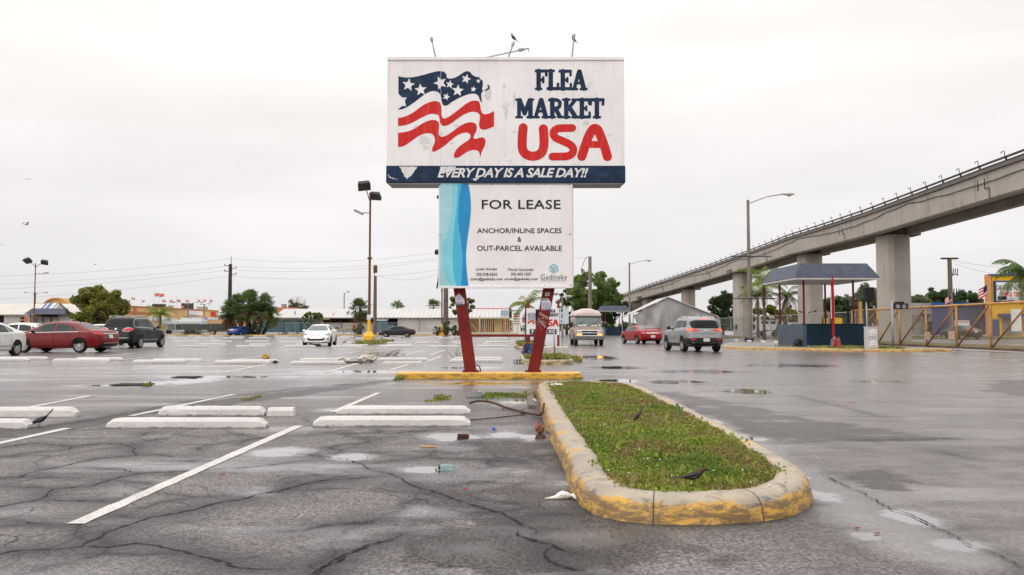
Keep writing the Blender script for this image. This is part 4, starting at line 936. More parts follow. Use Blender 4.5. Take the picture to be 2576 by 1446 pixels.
def sedan_spec(L, W, H, paint_, roof=.70, belt=.93, **k):
    f = L/4.8
    d = dict(L=L, paint=paint_, roof=roof,
        top=[(0,.50),(.02,.70),(.05,.92),(.10,1.02),(.30*f,1.055),(.62*f,1.075),(.9*f,1.19),(1.45*f,H-.06),(1.9*f,H-.008),(2.4*f,H),(2.85*f,H-.05),(3.2*f,H-.19),(3.72*f,1.01),(4.1*f,.95),(4.5*f,.86),(4.7*f,.74),(L-.03,.60),(L,.46)],
        belt=[(0,.80),(.3,.97),(1.5,.965),(3.2*f,.925),(4.1*f,.88),(4.6*f,.72),(L,.5)],
        plan=[(0,W/2-.30),(.04,W/2-.20),(.18,W/2-.09),(.6,W/2-.015),(1.4,W/2),(3.3*f,W/2),(4.1*f,W/2-.02),(4.5*f,W/2-.12),(4.72*f,W/2-.28),(L,W/2-.42)],
        low=[(0,.42),(.15,.28),(.5,.21),(4.2*f,.20),(4.6*f,.22),(L,.30)])
    d.update(k); return d
def sedan_glass(c, f, H, pil=.0, gm=None, rear=True):
    gm = gm or M['car_glass']
    c.sides('rear_door_window', [(1.50*f,.99),(2.22*f,.975),(2.22*f,H-.115),(1.95*f,H-.125),(1.60*f,H-.20)], gm)
    c.sides('quarter_window', [(1.13*f,1.02),(1.44*f,.995),(1.54*f,H-.205),(1.38*f,H-.28)], gm)
    c.sides('front_door_window', [(2.30*f,.972),(3.36*f,.955),(3.30*f,1.02),(2.95*f,H-.20),(2.72*f,H-.13),(2.30*f,H-.112)], gm)
    c.decal('windscreen', 'F', [(-.68,1.03),(.68,1.03),(.54,H-.085),(-.54,H-.085)], None, gm, .05)
    c.decal('rear_window', 'B', [(-.62,1.12),(.62,1.12),(.50,H-.10),(-.50,H-.10)], None, gm, .05)
    for y in (1.47*f, 2.27*f, 3.42*f): 
        for ax in 'LR': c.line(ax, [(y, .30), (y, .93)], .006, M['seam'], 'door_gap', .004)
# ---- dark red sedan on the left
H = 1.48; sp_ = sedan_spec(4.87, 1.84, H, paint('dark_red_paint', (.15, .004, .006), .3, 0, .25))
c = Car('parked_car', 'dark red sedan seen from its left side behind the white car', sp_, (-21.45, 39.0, 0), R(90-5)); f = 4.87/4.8
sedan_glass(c, f, H); c.wheels(1.03, 3.80, .335, spokes=10); c.mirror(3.28, .96, M['black_trim']); c.handles((1.75, 2.75), (.88, .87), sp_['paint'])
for ax in 'LR':
    c.line(ax, [(1.1*f,.985),(2.3*f,.965),(3.5*f,.935)], .008, M['chrome'], 'chrome_trim'); c.line(ax, [(1.2,.34),(3.4,.33)], .012, M['seam'], 'sill_line')
    c.decal('tail_light', ax, [(.02,.84),(.34,.88),(.46,.94),(.30,.97),(.05,.96)], None, M['tail_red'])
c.mirrored('tail_light', 'B', [(.40,.86),(.78,.82),(.80,.96),(.55,.96),(.42,.92)], M['tail_red']); c.line('B', [(-.5,.90),(.5,.90)], .025, M['chrome'], 'chrome_bar')
c.plate_('B', .76); c.decal('lower_bumper', 'B', [(-.75,.30),(.75,.30),(.72,.44),(-.72,.44)], None, M['black_trim'], .04); c.line('B', [(-.6,.45),(.6,.45)], .014, M['chrome'], 'bumper_trim')
b = MB(); b.tube([(0, 1.55*f-c.y0, H-.05), (0, 1.50*f-c.y0, H+.03)], [.03, .008], 6); b.build('antenna', M['black_trim'], c.root)
# ---- white sedan at the left edge
H = 1.44; sp_ = sedan_spec(4.49, 1.75, H, paint('white_paint', (.62, .62, .62)))
c = Car('parked_car', 'white sedan cut off by the left edge of the picture', sp_, (-21.45, 32.7, 0), R(180)); f = 4.49/4.8
sedan_glass(c, f, H, gm=M['car_glass']); c.wheels(.93, 3.63, .315, spokes=12, rim=.66); c.handles((1.72, 2.6), .86, sp_['paint']); c.mirror(3.1, .96, sp_['paint'])
for ax in 'LR':
    c.line(ax, [(1.1,.42),(3.3,.42)], .02, M['grey_metal'], 'side_moulding'); c.decal('tail_light', ax, [(.03,.72),(.22,.76),(.26,.92),(.06,.94)], None, M['tail_red'])
c.mirrored('tail_light', 'B', [(.5,.74),(.72,.74),(.72,.92),(.45,.92)], M['tail_red']); c.plate_('B', .72)
# ---- dark grey SUV on the left
W2 = 2.0; H = 1.84; pm = paint('dark_grey_paint', (.011, .011, .014), .3, 0, .12)
suv = dict(L=5.13, paint=pm, roof=.72, cat='car', sm=.05, rdrop=.10, top=[(0,.55),(.03,.86),(.08,1.02),(.16,1.16),(.32,1.42),(.50,1.70),(.66,1.775),(1.2,H-.005),(2.0,H),(2.7,H-.03),(3.15,H-.15),(3.85,1.22),(4.2,1.16),(4.7,1.06),(4.98,.92),(5.1,.72),(5.13,.5)],
    belt=[(0,.9),(.3,1.16),(1.2,1.17),(2.4,1.11),(3.8,1.06),(4.6,.98),(5.13,.5)], plan=[(0,.72),(.05,.80),(.25,.92),(.8,.99),(1.1,1.0),(1.7,.97),(3.4,.97),(4.1,1.0),(4.6,.95),(4.95,.74),(5.13,.55)], low=[(0,.45),(.2,.33),(.7,.27),(4.3,.26),(5.13,.36)])
c = Car('parked_car', 'dark grey sport utility vehicle seen from behind beside the dark red sedan', suv, (-22.4, 48.5, 0), R(1))
c.sides('rear_quarter_window', [(.62,1.24),(1.42,1.235),(1.36,1.64),(.98,1.64),(.70,1.50),(.60,1.36)], M['tint_glass']); c.sides('rear_door_window', [(1.48,1.23),(2.38,1.19),(2.38,1.66),(1.43,1.65)], M['tint_glass'])
c.sides('front_door_window', [(2.45,1.185),(3.5,1.14),(3.46,1.18),(2.98,1.55),(2.72,1.65),(2.45,1.66)], M['tint_glass'])
for ax in 'LR':
    c.line(ax, [(.55,1.36),(.60,1.22),(.72,1.20),(1.42,1.205),(2.4,1.16),(3.55,1.11)], .014, M['chrome'], 'window_trim'); c.line(ax, [(.57,1.36),(.68,1.54),(.95,1.69),(1.4,1.70),(2.72,1.70),(3.02,1.58),(3.5,1.16)], .012, M['chrome'], 'window_trim')
    c.line(ax, [(1.5,.48),(3.4,.48)], .016, M['chrome'], 'sill_trim')
    for y in (1.46, 2.42, 3.5): c.line(ax, [(y, .45), (y, 1.12)], .006, M['seam'], 'door_gap', .004)
    c.decal('tail_light', ax, [(.04,1.0),(.30,1.0),(.36,1.10),(.28,1.18),(.08,1.16)], None, M['tail_red'])
c.decal('rear_window', 'B', spl([(-.70,1.24),(0,1.22),(.70,1.24),(.76,1.35),(.66,1.64),(0,1.68),(-.66,1.64),(-.76,1.35)],4,True), None, M['tint_glass'], .05)
c.mirrored('tail_light', 'B', spl([(.42,.98),(.80,.97),(.86,1.08),(.80,1.16),(.58,1.15),(.44,1.07)],4,True), M['tail_red'], off=.010); c.mirrored('light_surround', 'B', spl([(.405,.97),(.80,.96),(.87,1.08),(.81,1.175),(.57,1.165),(.425,1.08)],4,True), M['chrome'], off=.006)
c.plate_('B', .88, 0); c.line('B', [(-.78,.60),(.78,.60)], .018, M['chrome'], 'bumper_trim'); c.decal('lower_bumper', 'B', [(-.82,.36),(.82,.36),(.8,.52),(-.8,.52)], None, M['black_trim'], .05)
c.decal('badge', 'B', lambda X, Y: np.hypot(X, Y-1.10)-.055, (-.1,.1,1.0,1.2), M['chrome'], .03, .012); c.line('B', [(.04,1.27),(.30,1.29)], .02, M['black_trim'], 'rear_wiper', .03)
c.wheels(1.13, 4.15, .37, .25, spokes=7); c.mirror(3.42, 1.16, M['black_trim'], .12, (.12,.07,.09)); c.handles((1.75, 2.7), (1.05, 1.02), M['chrome'])
for s in (-1, 1): b = MB(); b.tube([(s*.66, .75-c.y0, 1.75), (s*.67, 1.0-c.y0, 1.845), (s*.67, 2.3-c.y0, 1.855), (s*.66, 2.6-c.y0, 1.80)], .022, 6); b.build('roof_rail', M['chrome'], c.root, smooth=True)
# ---- white hatchback in the middle
H = 1.40; pw = paint('bright_white_paint', (.74, .74, .735))
hat = dict(L=4.22, paint=pw, roof=.68, sm=.05, top=[(0,.5),(.03,.80),(.08,1.0),(.25,1.08),(.5,1.16),(1.0,1.33),(1.5,H-.008),(2.0,H),(2.35,H-.045),(2.7,H-.16),(3.32,1.0),(3.6,.94),(3.9,.83),(4.08,.72),(4.19,.58),(4.22,.40)],
    belt=[(0,.85),(.5,1.02),(1.5,.96),(3.2,.90),(3.8,.80),(4.22,.5)], plan=[(0,.62),(.06,.74),(.4,.88),(.8,.90),(1.3,.885),(3.0,.88),(3.5,.885),(3.85,.83),(4.08,.72),(4.2,.58),(4.22,.52)], low=[(0,.42),(.3,.26),(.6,.20),(3.7,.19),(4.22,.22)])
p_ = G(767, 871); c = Car('parked_car', 'white hatchback facing the camera in the middle of the lot', hat, (p_.x+.45, p_.y+2.1, 0), R(180+6))
c.decal('windscreen', 'F', [(-.66,.985),(.66,.985),(.56,H-.075),(-.56,H-.075)], None, M['pale_glass'], .05)
c.sides('side_window', [(1.55,.99),(2.95,.945),(2.62,H-.19),(2.3,H-.10),(1.65,H-.09)], M['tint_glass']); c.sides('rear_side_window', [(.85,1.08),(1.48,.995),(1.55,H-.09),(1.15,H-.14)], M['tint_glass'])
for ax in 'LR': c.line(ax, [(1.52,.3),(1.52,.95)], .006, M['seam'], 'door_gap', .004); c.line(ax, [(3.05,.3),(3.0,.88)], .006, M['seam'], 'door_gap', .004)
c.mirrored('headlight', 'F', [(.50,.70),(.80,.68),(.84,.80),(.78,.86),(.62,.80)], M['lamp_clear'], off=.008); c.mirrored('fog_lamp', 'F', [(.62,.40),(.78,.42),(.80,.50),(.70,.50)], M['grey_metal'])
c.decal('grille', 'F', [(-.56,.47),(-.44,.36),(.44,.36),(.56,.47),(.52,.56),(.42,.50),(.30,.47),(-.30,.47),(-.42,.50),(-.52,.56)], None, M['black'], .03); c.decal('bonnet_gap', 'F', [(-.40,.715),(-.1,.69),(.1,.69),(.40,.715),(.12,.735),(-.12,.735)], None, M['seam'], .02)
c.decal('badge', 'F', lambda X, Y: np.abs(np.hypot(X*.62, Y-.695)-.045)-.012, (-.12,.12,.62,.78), M['chrome'], .012, .012); c.line('F', [(-.035,.665),(-.02,.725)], .01, M['chrome'], 'badge', .012); c.line('F', [(.02,.665),(.035,.725)], .01, M['chrome'], 'badge', .012)
c.decal('lower_lip', 'F', [(-.7,.21),(.7,.21),(.7,.27),(-.7,.27)], None, M['black_trim'], .03)
c.wheels(.75, 3.40, .33, .21, spokes=5); c.mirror(2.85, .95, pw, .10, (.12,.07,.075))
for s in (-.4, .05): c.line('F', [(s, .99), (s+.28, 1.03)], .012, M['black_trim'], 'wiper', .012)
# ---- blue and dark sedans at the far kerb
H = 1.45; sp_ = sedan_spec(4.8, 1.82, H, paint('blue_paint', (.012, .055, .20)))
p_ = G(583, 844.4); c = Car('parked_car', 'blue sedan parked by the far kerb beside the palm clump', sp_, (p_.x+.5, p_.y+2.4, 0), R(-14)); sedan_glass(c, 1, H); c.wheels(1.0, 3.8, .33, spokes=8); c.mirror(3.2, .96, sp_['paint'])
c.mirrored('tail_light', 'B', [(.34,.83),(.78,.83),(.78,.95),(.36,.93)], M['tail_red']); c.plate_('B', .86, 0, .2, .08); c.line('B', [(-.4,.95),(.4,.95)], .02, M['chrome'], 'chrome_bar')
for ax in 'LR': c.decal('tail_light', ax, [(.03,.82),(.3,.86),(.3,.95),(.05,.95)], None, M['tail_red'])
sp_ = sedan_spec(4.75, 1.8, H, paint('charcoal_paint', (.020, .020, .026)))
p_ = G(996, 847.4); c = Car('parked_car', 'charcoal sedan parked side-on near the yellow lamp base at the far kerb', sp_, (p_.x, p_.y+.9, 0), R(90)); sedan_glass(c, 4.75/4.8, H, gm=M['tint_glass']); c.wheels(1.02, 3.72, .33, spokes=5)
for ax in 'LR': c.decal('tail_light', ax, [(.03,.80),(.36,.84),(.40,.93),(.05,.95)], None, M['tail_red']); c.decal('headlight', ax, [(4.3,.68),(4.62,.62),(4.6,.72),(4.35,.80)], None, M['lamp_clear'])
# ---- tan van with raised roof
W2, H = 1.0, 2.35; pt = paint('tan_paint', (.225, .17, .14), .4)
van = dict(L=5.3, paint=pt, roof=.90, cat='van', sm=.04, rdrop=.05, top=[(0,.6),(.03,1.4),(.08,1.98),(.2,2.03),(3.6,2.03),(3.85,1.98),(4.15,1.62),(4.42,1.26),(4.6,1.20),(5.0,1.09),(5.16,1.03),(5.22,.9),(5.26,.6),(5.3,.52)],
    belt=[(0,1.1),(3.6,1.14),(4.4,1.08),(5.1,.98),(5.3,.5)], plan=[(0,.86),(.08,.96),(.3,1.0),(4.3,1.0),(4.8,.985),(5.1,.95),(5.22,.91),(5.3,.87)], low=[(0,.45),(.3,.36),(4.8,.36),(5.3,.40)])
p_ = G(1480, 868.5); c = Car('conversion_van', 'tan van with raised pale roof facing the camera on the wet driveway', van, (p_.x, p_.y+1.75, 0), R(180)); pv = paint('pale_roof_paint', (.47, .375, .345), .4)
vs = []; ring = [(-.93,1.96),(-.94,2.06),(-.88,2.20),(-.74,2.34),(-.50,2.39),(-.36,2.46),(0,2.49),(.36,2.46),(.50,2.39),(.74,2.34),(.88,2.20),(.94,2.06),(.93,1.96)]
rr = spl(ring, 3); n = len(rr)
for y, k, dz in ((.05,.93,-.16),(.12,.97,-.05),(.3,1,0),(3.0,1,0),(3.5,1,-.02),(3.75,.985,-.10),(3.9,.965,-.24),(3.98,.94,-.36)):
    for x, z in rr: vs.append((x*k, y-c.y0, max(1.95, 1.95+(z-1.95)*max(.05, 1+dz*1.8))))
b = MB(); m = 8; b.add(vs, [(i*n+k, i*n+k+1, (i+1)*n+k+1, (i+1)*n+k) for i in range(m-1) for k in range(n-1)]+[tuple(range(n)), tuple(range((m-1)*n, m*n))[::-1]]); b.build('raised_roof', pv, c.root, smooth=50, recalc=True)
c.decal('windscreen', 'F', [(-.88,1.26),(.88,1.26),(.80,1.92),(-.80,1.92)], None, M['pale_glass'], .06)
c.decal('windscreen_papers', 'F', lambda X, Y: np.minimum(np.minimum(box_d(X,Y,-.6,-.15,1.29,1.35,.03), box_d(X,Y,.1,.75,1.30,1.37,.03)), box_d(X,Y,-.8,-.7,1.28,1.42,.03)), (-.9,.9,1.25,1.45), mat('papers', (.42,.47,.46), .6, var=.4, scale=8), .03, .012)
for s in (-.62, .30): c.line('F', [(s, 1.60), (s+.55, 1.30)], .016, M['black_trim'], 'wiper', .03)
c.decal('grille', 'F', [(-.90,.66),(.90,.66),(.90,1.0),(-.90,1.0)], None, M['black_trim'], .05, .008)
for z in (1.0, .84, .655): c.line('F', [(-.92,z),(.92,z)], .013, M['chrome'], 'grille_bar', .02)
c.mirrored('headlight', 'F', [(.50,.87),(.86,.87),(.86,.98),(.50,.98)], M['lamp_clear'], off=.014); c.mirrored('turn_signal', 'F', [(.50,.69),(.84,.69),(.84,.79),(.50,.79)], M['amber_lit'], off=.014); c.mirrored('side_marker', 'F', [(.865,.68),(.93,.68),(.93,.97),(.865,.97)], M['amber'], off=.012)
c.decal('badge', 'F', [(-.09,.82),(.09,.82),(.12,.86),(-.12,.86)], None, M['chrome'], .03, .035)
b = MB(); b.prism([(x, 5.22-c.y0, z) for x, z in ((-.97,.40),(.97,.40),(.985,.47),(.985,.57),(.97,.62),(-.97,.62),(-.985,.57),(-.985,.47))], (0, .14, 0)); b.build('front_bumper', mat('bumper_steel', (.15,.145,.145), .4, .5), c.root, recalc=True, bevel=.015)
c.decal('air_dam', 'F', [(-.85,.36),(.85,.36),(.85,.42),(-.85,.42)], None, M['black_trim'], .05)
c.sides('front_door_window', [(3.45,1.28),(4.25,1.26),(4.15,1.42),(3.82,1.86),(3.45,1.88)], M['car_glass']); c.sides('side_window', [(1.9,1.30),(3.3,1.28),(3.3,1.88),(1.9,1.88)], M['tint_glass']); c.sides('rear_side_window', [(.3,1.32),(1.75,1.30),(1.75,1.88),(.3,1.88)], M['tint_glass'])
for ax in 'LR': c.line(ax, [(3.38,.4),(3.38,1.9)], .008, M['seam'], 'door_gap', .004); c.line(ax, [(.1,.72),(4.9,.72)], .018, mat('brown_stripe',(.12,.07,.05),.4), 'side_stripe')
c.wheels(.95, 4.35, .355, .22, spokes=8, rim=.6, inset=.06); c.mirror(4.18, 1.32, M['black'], .22, (.12,.08,.17))
# ---- red coupe
H = 1.38; pr_ = paint('cherry_red_paint', (.28, .006, .009))
sp_ = sedan_spec(4.75, 1.79, H, pr_, belt=.9); sp_['top'] = [(0,.5),(.02,.72),(.05,.90),(.10,.97),(.3,1.0),(.75,1.02),(1.05,1.12),(1.6,1.31),(2.0,H-.01),(2.4,H),(2.8,H-.05),(3.15,H-.17),(3.72,.96),(4.1,.90),(4.5,.80),(4.66,.68),(4.72,.55),(4.75,.44)]
p_ = G(1627, 865.2); c = Car('moving_car', 'cherry red coupe with rear spoiler seen from behind on the wet driveway', sp_, (p_.x-.12, p_.y+2.2, 0), R(13))
c.sides('side_window', [(2.0,.95),(3.35,.92),(3.25,.98),(2.9,H-.19),(2.65,H-.12),(2.05,H-.11)], M['car_glass']); c.sides('rear_quarter_window', [(1.15,.99),(1.93,.95),(1.98,H-.115),(1.6,H-.17)], M['car_glass'])
c.decal('windscreen', 'F', [(-.66,1.0),(.66,1.0),(.54,H-.08),(-.54,H-.08)], None, M['car_glass'], .05); c.decal('rear_window', 'B', [(-.66,1.06),(.66,1.06),(.52,H-.075),(-.52,H-.075)], None, M['pale_glass'], .05)
c.decal('tail_panel', 'B', [(-.72,.72),(.72,.72),(.74,.90),(-.74,.90)], None, M['tail_red'], .05, .005); c.decal('reversing_panel', 'B', [(-.46,.75),(.46,.75),(.50,.86),(-.50,.86)], None, M['chrome'], .05, .012); c.mirrored('tail_light', 'B', [(.56,.74),(.80,.74),(.82,.88),(.58,.88)], mat('pale_red_lamp', (.45,.16,.15), .2, coat=.5), off=.012)
for x in (-.34,-.2,.2,.34): c.decal('reflector', 'B', lambda X, Y: np.hypot(X-x, Y-.805)-.035, (x-.05,x+.05,.75,.86), M['tail_red'], .02, .018)
c.plate_('B', .545, .0, .17, .09); b = MB(); b.tube([(-.62, .10-c.y0, 1.02), (-.6, .08-c.y0, 1.10), (0, .05-c.y0, 1.125), (.6, .08-c.y0, 1.10), (.62, .10-c.y0, 1.02)], .025, 6); b.build('spoiler', pr_, c.root, smooth=True)
c.decal('lower_bumper', 'B', [(-.7,.28),(.7,.28),(.7,.34),(-.7,.34)], None, M['black_trim'], .04); c.wheels(.98, 3.65, .315, .2, spokes=5); c.mirror(3.2, .93, M['black_trim']); c.handles((2.15,), .84, pr_)
for ax in 'LR': c.line(ax, [(1.95,.3),(1.95,.9)], .006, M['seam'], 'door_gap', .004); c.line(ax, [(3.3,.3),(3.3,.88)], .006, M['seam'], 'door_gap', .004); c.decal('side_marker', ax, [(.28,.52),(.42,.52),(.42,.57),(.28,.57)], None, M['amber'], .03)
b = MB(); b.tube([(0,1.5-c.y0,1.28),(0,1.45-c.y0,1.36)], [.03,.008], 6); b.build('antenna', M['black_trim'], c.root)
# ---- silver SUV
H = 1.67; ps = paint('silver_paint', (.23, .226, .235), .25, .3, .5)
jp = dict(L=4.62, paint=ps, roof=.735, sm=.045, rdrop=.09, top=[(0,.55),(.03,.80),(.07,.98),(.13,1.09),(.28,1.36),(.46,1.57),(.7,1.62),(1.3,H-.008),(2.0,H),(2.5,H-.04),(2.85,H-.15),(3.45,1.17),(3.7,1.12),(4.2,1.03),(4.45,.92),(4.58,.75),(4.62,.5)],
    belt=[(0,.9),(.3,1.10),(1.2,1.12),(2.4,1.06),(3.4,1.02),(4.2,.92),(4.62,.5)], plan=[(0,.70),(.04,.78),(.2,.88),(.7,.925),(1.0,.93),(1.5,.905),(3.1,.905),(3.7,.93),(4.1,.88),(4.42,.70),(4.62,.5)], low=[(0,.42),(.2,.32),(.6,.24),(3.9,.23),(4.62,.34)])
p_ = G(1762, 884.5); jp['top'] = [(y, z if z < 1.3 else z*1.035) for y, z in jp['top']]
c = Car('moving_car', 'silver sport utility vehicle with lit brake lights on the wet driveway', jp, (p_.x-.10, p_.y+1.65, 0), R(6))
c.sides('rear_quarter_window', [(.62,1.19),(1.20,1.19),(1.16,1.51),(.86,1.51),(.70,1.40)], M['tint_glass']); c.sides('rear_door_window', [(1.26,1.185),(2.12,1.15),(2.12,1.53),(1.22,1.52)], M['tint_glass']); c.sides('front_door_window', [(2.19,1.145),(3.12,1.11),(3.08,1.16),(2.68,1.46),(2.45,1.53),(2.19,1.53)], M['car_glass'])
c.decal('rear_window', 'B', spl([(-.60,1.15),(0,1.14),(.60,1.15),(.70,1.24),(.62,1.50),(0,1.53),(-.62,1.50),(-.70,1.24)],4,True), None, M['tint_glass'], .05); c.decal('windscreen', 'F', [(-.7,1.19),(.7,1.19),(.6,H-.1),(-.6,H-.1)], None, M['car_glass'], .05)
c.mirrored('tail_light', 'B', [(.34,1.02),(.60,1.0),(.80,1.0),(.84,1.13),(.62,1.14),(.38,1.08)], M['tail_red'], off=.010); c.mirrored('lit_brake_light', 'B', [(.62,1.03),(.79,1.03),(.80,1.11),(.64,1.11)], M['tail_lit'], off=.020); c.mirrored('lit_light_bar', 'B', [(.42,1.055),(.60,1.05),(.60,1.075),(.42,1.075)], M['tail_lit'], off=.018)
for ax in 'LR': c.decal('tail_light', ax, [(.05,1.0),(.34,1.04),(.36,1.10),(.10,1.14)], None, M['tail_lit'])
c.decal('high_brake_light', 'B', [(-.16,1.575),(.16,1.575),(.16,1.60),(-.16,1.60)], None, M['tail_lit'], .03, .012)
c.decal('lower_bumper', 'B', [(-.95,.30),(.95,.30),(.95,.62),(.70,.68),(-.70,.68),(-.95,.62)], None, M['black_trim'], .05); c.mirrored('reflector', 'B', [(.50,.58),(.76,.58),(.78,.65),(.52,.65)], M['tail_red'], off=.014); c.plate_('B', .585, 0, .16, .08)
for ax in 'LR':
    c.decal('sill_cladding', ax, [(.05,.25),(4.2,.25),(4.2,.44),(3.3,.42),(1.4,.42),(.5,.66),(.05,.66)], None, M['black_trim'], .05)
    for y in (1.24, 2.15, 3.1): c.line(ax, [(y,.44),(y,1.08)], .006, M['seam'], 'door_gap', .004)
c.line('B', [(.06,1.20),(.34,1.22)], .022, M['black_trim'], 'rear_wiper', .03); c.line('B', [(-.6,.90),(.6,.90)], .006, M['seam'], 'tailgate_line', .005); c.decal('badge', 'B', [(-.08,1.03),(.08,1.03),(.08,1.065),(-.08,1.065)], None, M['chrome'], .03, .012)
c.wheels(.95, 3.65, .36, .24, spokes=5, arch=1.22); c.mirror(3.02, 1.13, M['black_trim'], .12, (.12,.07,.09)); c.handles((1.5, 2.4), (1.0, .98), M['chrome'])
for s in (-1, 1): b = MB(); b.tube([(s*.60, .62-c.y0, 1.60), (s*.61, .80-c.y0, 1.70), (s*.61, 2.0-c.y0, 1.725), (s*.60, 2.3-c.y0, 1.67)], .02, 6); b.build('roof_rail', mat('rail', (.55,.54,.54), .35, .5), c.root, smooth=True)
b = MB(); b.tube([(-.0, .85-c.y0, 1.63), (-.0, .60-c.y0, 1.92)], [.014, .006], 5); b.build('antenna', M['black_trim'], c.root)
# ---- dark sedan beyond the gate
H = 1.46; sp_ = sedan_spec(4.75, 1.8, H, paint('brown_black_paint', (.020, .016, .016)))
p_ = G(2452, 853.8); c = Car('moving_car', 'dark sedan driving away on the road beyond the yellow gate', sp_, (p_.x-.2, p_.y+2.3, 0), R(8)); sedan_glass(c, 1, H); c.wheels(1.0, 3.75, .33, spokes=6)
c.mirrored('tail_light', 'B', [(.34,.84),(.80,.82),(.80,.96),(.40,.94)], M['tail_red']); c.line('B', [(-.36,.93),(.36,.93)], .03, M['chrome'], 'chrome_bar'); c.plate_('B', .80)
for ax in 'LR': c.decal('tail_light', ax, [(.03,.82),(.36,.86),(.40,.95),(.05,.96)], None, M['tail_red'])
# ---- half hidden white and silver cars at the left
def plain_sedan(label, col, loc, head, H=1.42, W=1.76, L=4.5):
    sp_ = sedan_spec(L, W, H, paint('far_car_paint', col)); c = Car('parked_car', label, sp_, loc, head); sedan_glass(c, L/4.8, H); c.wheels(.95, L-.95, .31, spokes=8)
    c.mirrored('tail_light', 'B', [(.40,.80),(.78,.80),(.78,.93),(.42,.93)], M['tail_red']); c.mirrored('headlight', 'F', [(.45,.64),(.72,.64),(.74,.74),(.50,.74)], M['lamp_clear']); return c
q = P(62, 840, 46); plain_sedan('white car whose roof and boot show between the white and dark red sedans', (.60,.60,.60), (q.x-.2, 46, 0), R(100), 1.46)
q = P(130, 840, 54); plain_sedan('silver car whose windscreen shows above the bonnet of the dark red sedan', (.32,.34,.35), (q.x, 54, 0), R(180), 1.46)
q = P(250, 840, 56); plain_sedan('white car half hidden behind the dark grey sport utility vehicle', (.62,.62,.62), (q.x+.6, 55, 0), R(180), 1.42)
def concrete_mat(name, a, b, stain=.5):
    t = NT(name); p = t.pos(); n = t.noise(p, .35, 8, .65); s = t.noise(t.mapping(p, (1.6,1.6,.12)), 1.0, 7, .65); f = t.noise(p, 5, 6, .65)
    c = t.mix(t.mr(n, .3, .7), a, b); c = t.mix(t.mr(s, .56, .74, 0, stain), c, tuple(q*.35 for q in a)); c = t.mix(t.mr(f, .6, .75, 0, .3), c, tuple(q*.55 for q in a))
    t.set('Base Color', c); t.set('Roughness', .8); t.bump(f, .15); return t.m
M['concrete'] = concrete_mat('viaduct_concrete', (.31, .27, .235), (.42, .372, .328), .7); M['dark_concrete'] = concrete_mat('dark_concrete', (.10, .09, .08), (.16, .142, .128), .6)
# ------------------------------------------------------------ viaduct
PATH = np.array(spl([(27.5,-10),(28.6,8),(29.8,24),(30.7,38),(31.4,50),(32.0,68),(32.6,88),(32.2,112),(30.2,136),(27.6,156),(25.9,174),(25.6,190)], 8))
def zbot(y): return float(np.interp(y, [0, 50, 69, 90, 115, 137, 158, 175, 190], [8.9, 9.1, 8.98, 9.25, 8.7, 7.9, 6.95, 6.1, 5.4]))
vd = thing('viaduct', 'long concrete elevated rail viaduct curving away on the right', 'viaduct', (31.5, 60, 0))
def sweep(prof, name, m, lo=0, hi=None, bevel=0):
    pts = PATH[lo:hi]; n = len(pts); k = len(prof); vs = []
    for i, q in enumerate(pts):
        t = pts[min(i+1, n-1)]-pts[max(i-1, 0)]; t = t/np.hypot(*t); nm = np.array([-t[1], t[0]]); zb0 = zbot(q[1])
        for u, z in prof: vs.append((q[0]+nm[0]*u, q[1]+nm[1]*u, zb0+z))
    fs = [(i*k+j, i*k+(j+1) % k, (i+1)*k+(j+1) % k, (i+1)*k+j) for i in range(n-1) for j in range(k)]+[tuple(range(k))[::-1], tuple(range((n-1)*k, n*k))]
    b = MB(); b.add(vs, fs); return wb(b, name, m, vd, recalc=True)
sweep([(1.15,0),(1.72,0),(1.86,.10),(1.95,1.45),(1.95,1.68),(1.12,1.68)], 'near_girder', M['concrete'])
sweep([(-1.15,0),(-1.72,0),(-1.86,.10),(-1.95,1.45),(-1.95,1.68),(-1.12,1.68)], 'far_girder', M['concrete'])
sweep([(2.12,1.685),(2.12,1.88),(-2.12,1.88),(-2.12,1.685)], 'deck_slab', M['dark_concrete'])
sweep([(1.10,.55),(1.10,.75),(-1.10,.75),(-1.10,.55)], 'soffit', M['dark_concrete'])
M['rail_dark'] = mat('rail_steel', (.045, .042, .043), .55, .2)
S_ = np.concatenate([[0], np.cumsum(np.hypot(*np.diff(PATH, axis=0).T))])
def at(s, u=0):
    x = np.interp(s, S_, PATH[:, 0]); y = np.interp(s, S_, PATH[:, 1]); x2 = np.interp(s+.5, S_, PATH[:, 0]); y2 = np.interp(s+.5, S_, PATH[:, 1])
    t = np.array([x2-x, y2-y]); t = t/max(np.hypot(*t), 1e-6); return np.array([x-t[1]*u, y+t[0]*u]), t
sweep([(1.93,2.16),(1.99,2.16),(1.99,2.29),(1.93,2.29)], 'guard_rail', M['rail_dark'])
sweep([(1.97,1.88),(2.05,1.88),(2.05,2.02),(1.97,2.02)], 'edge_strip', M['rail_dark'])
s = 22.0
while s < S_[-1]-4:
    q, t = at(s, 1.96); z = zbot(q[1]); nm = np.array([-t[1], t[0]]); b = MB()
    b.tube([(q[0], q[1], z+1.86), (q[0], q[1], z+2.24)], .06, 6)
    a = q+nm*.06; b.tube([(a[0], a[1], z+2.2), (a[0]+nm[0]*.05, a[1]+nm[1]*.05, z+2.58), (a[0]+t[0]*.42, a[1]+t[1]*.42, z+2.58), (a[0]+t[0]*.42, a[1]+t[1]*.42, z+2.5)], .026, 5)
    wb(b, 'rail_bracket', M['rail_dark'], vd); s += 2.35 if s > 60 else 3.0
b = MB(); pts = []
for s in np.arange(15, 175, 2.0):
    q, t = at(s, 1.985); ph = (s % 24)/24; pts.append((q[0], q[1], zbot(q[1])+1.5-.42*math.sin(math.pi*ph)+.05*math.sin(s*1.7)))
b.tube(pts, .028, 5); wb(b, 'cable', M['black'], vd)
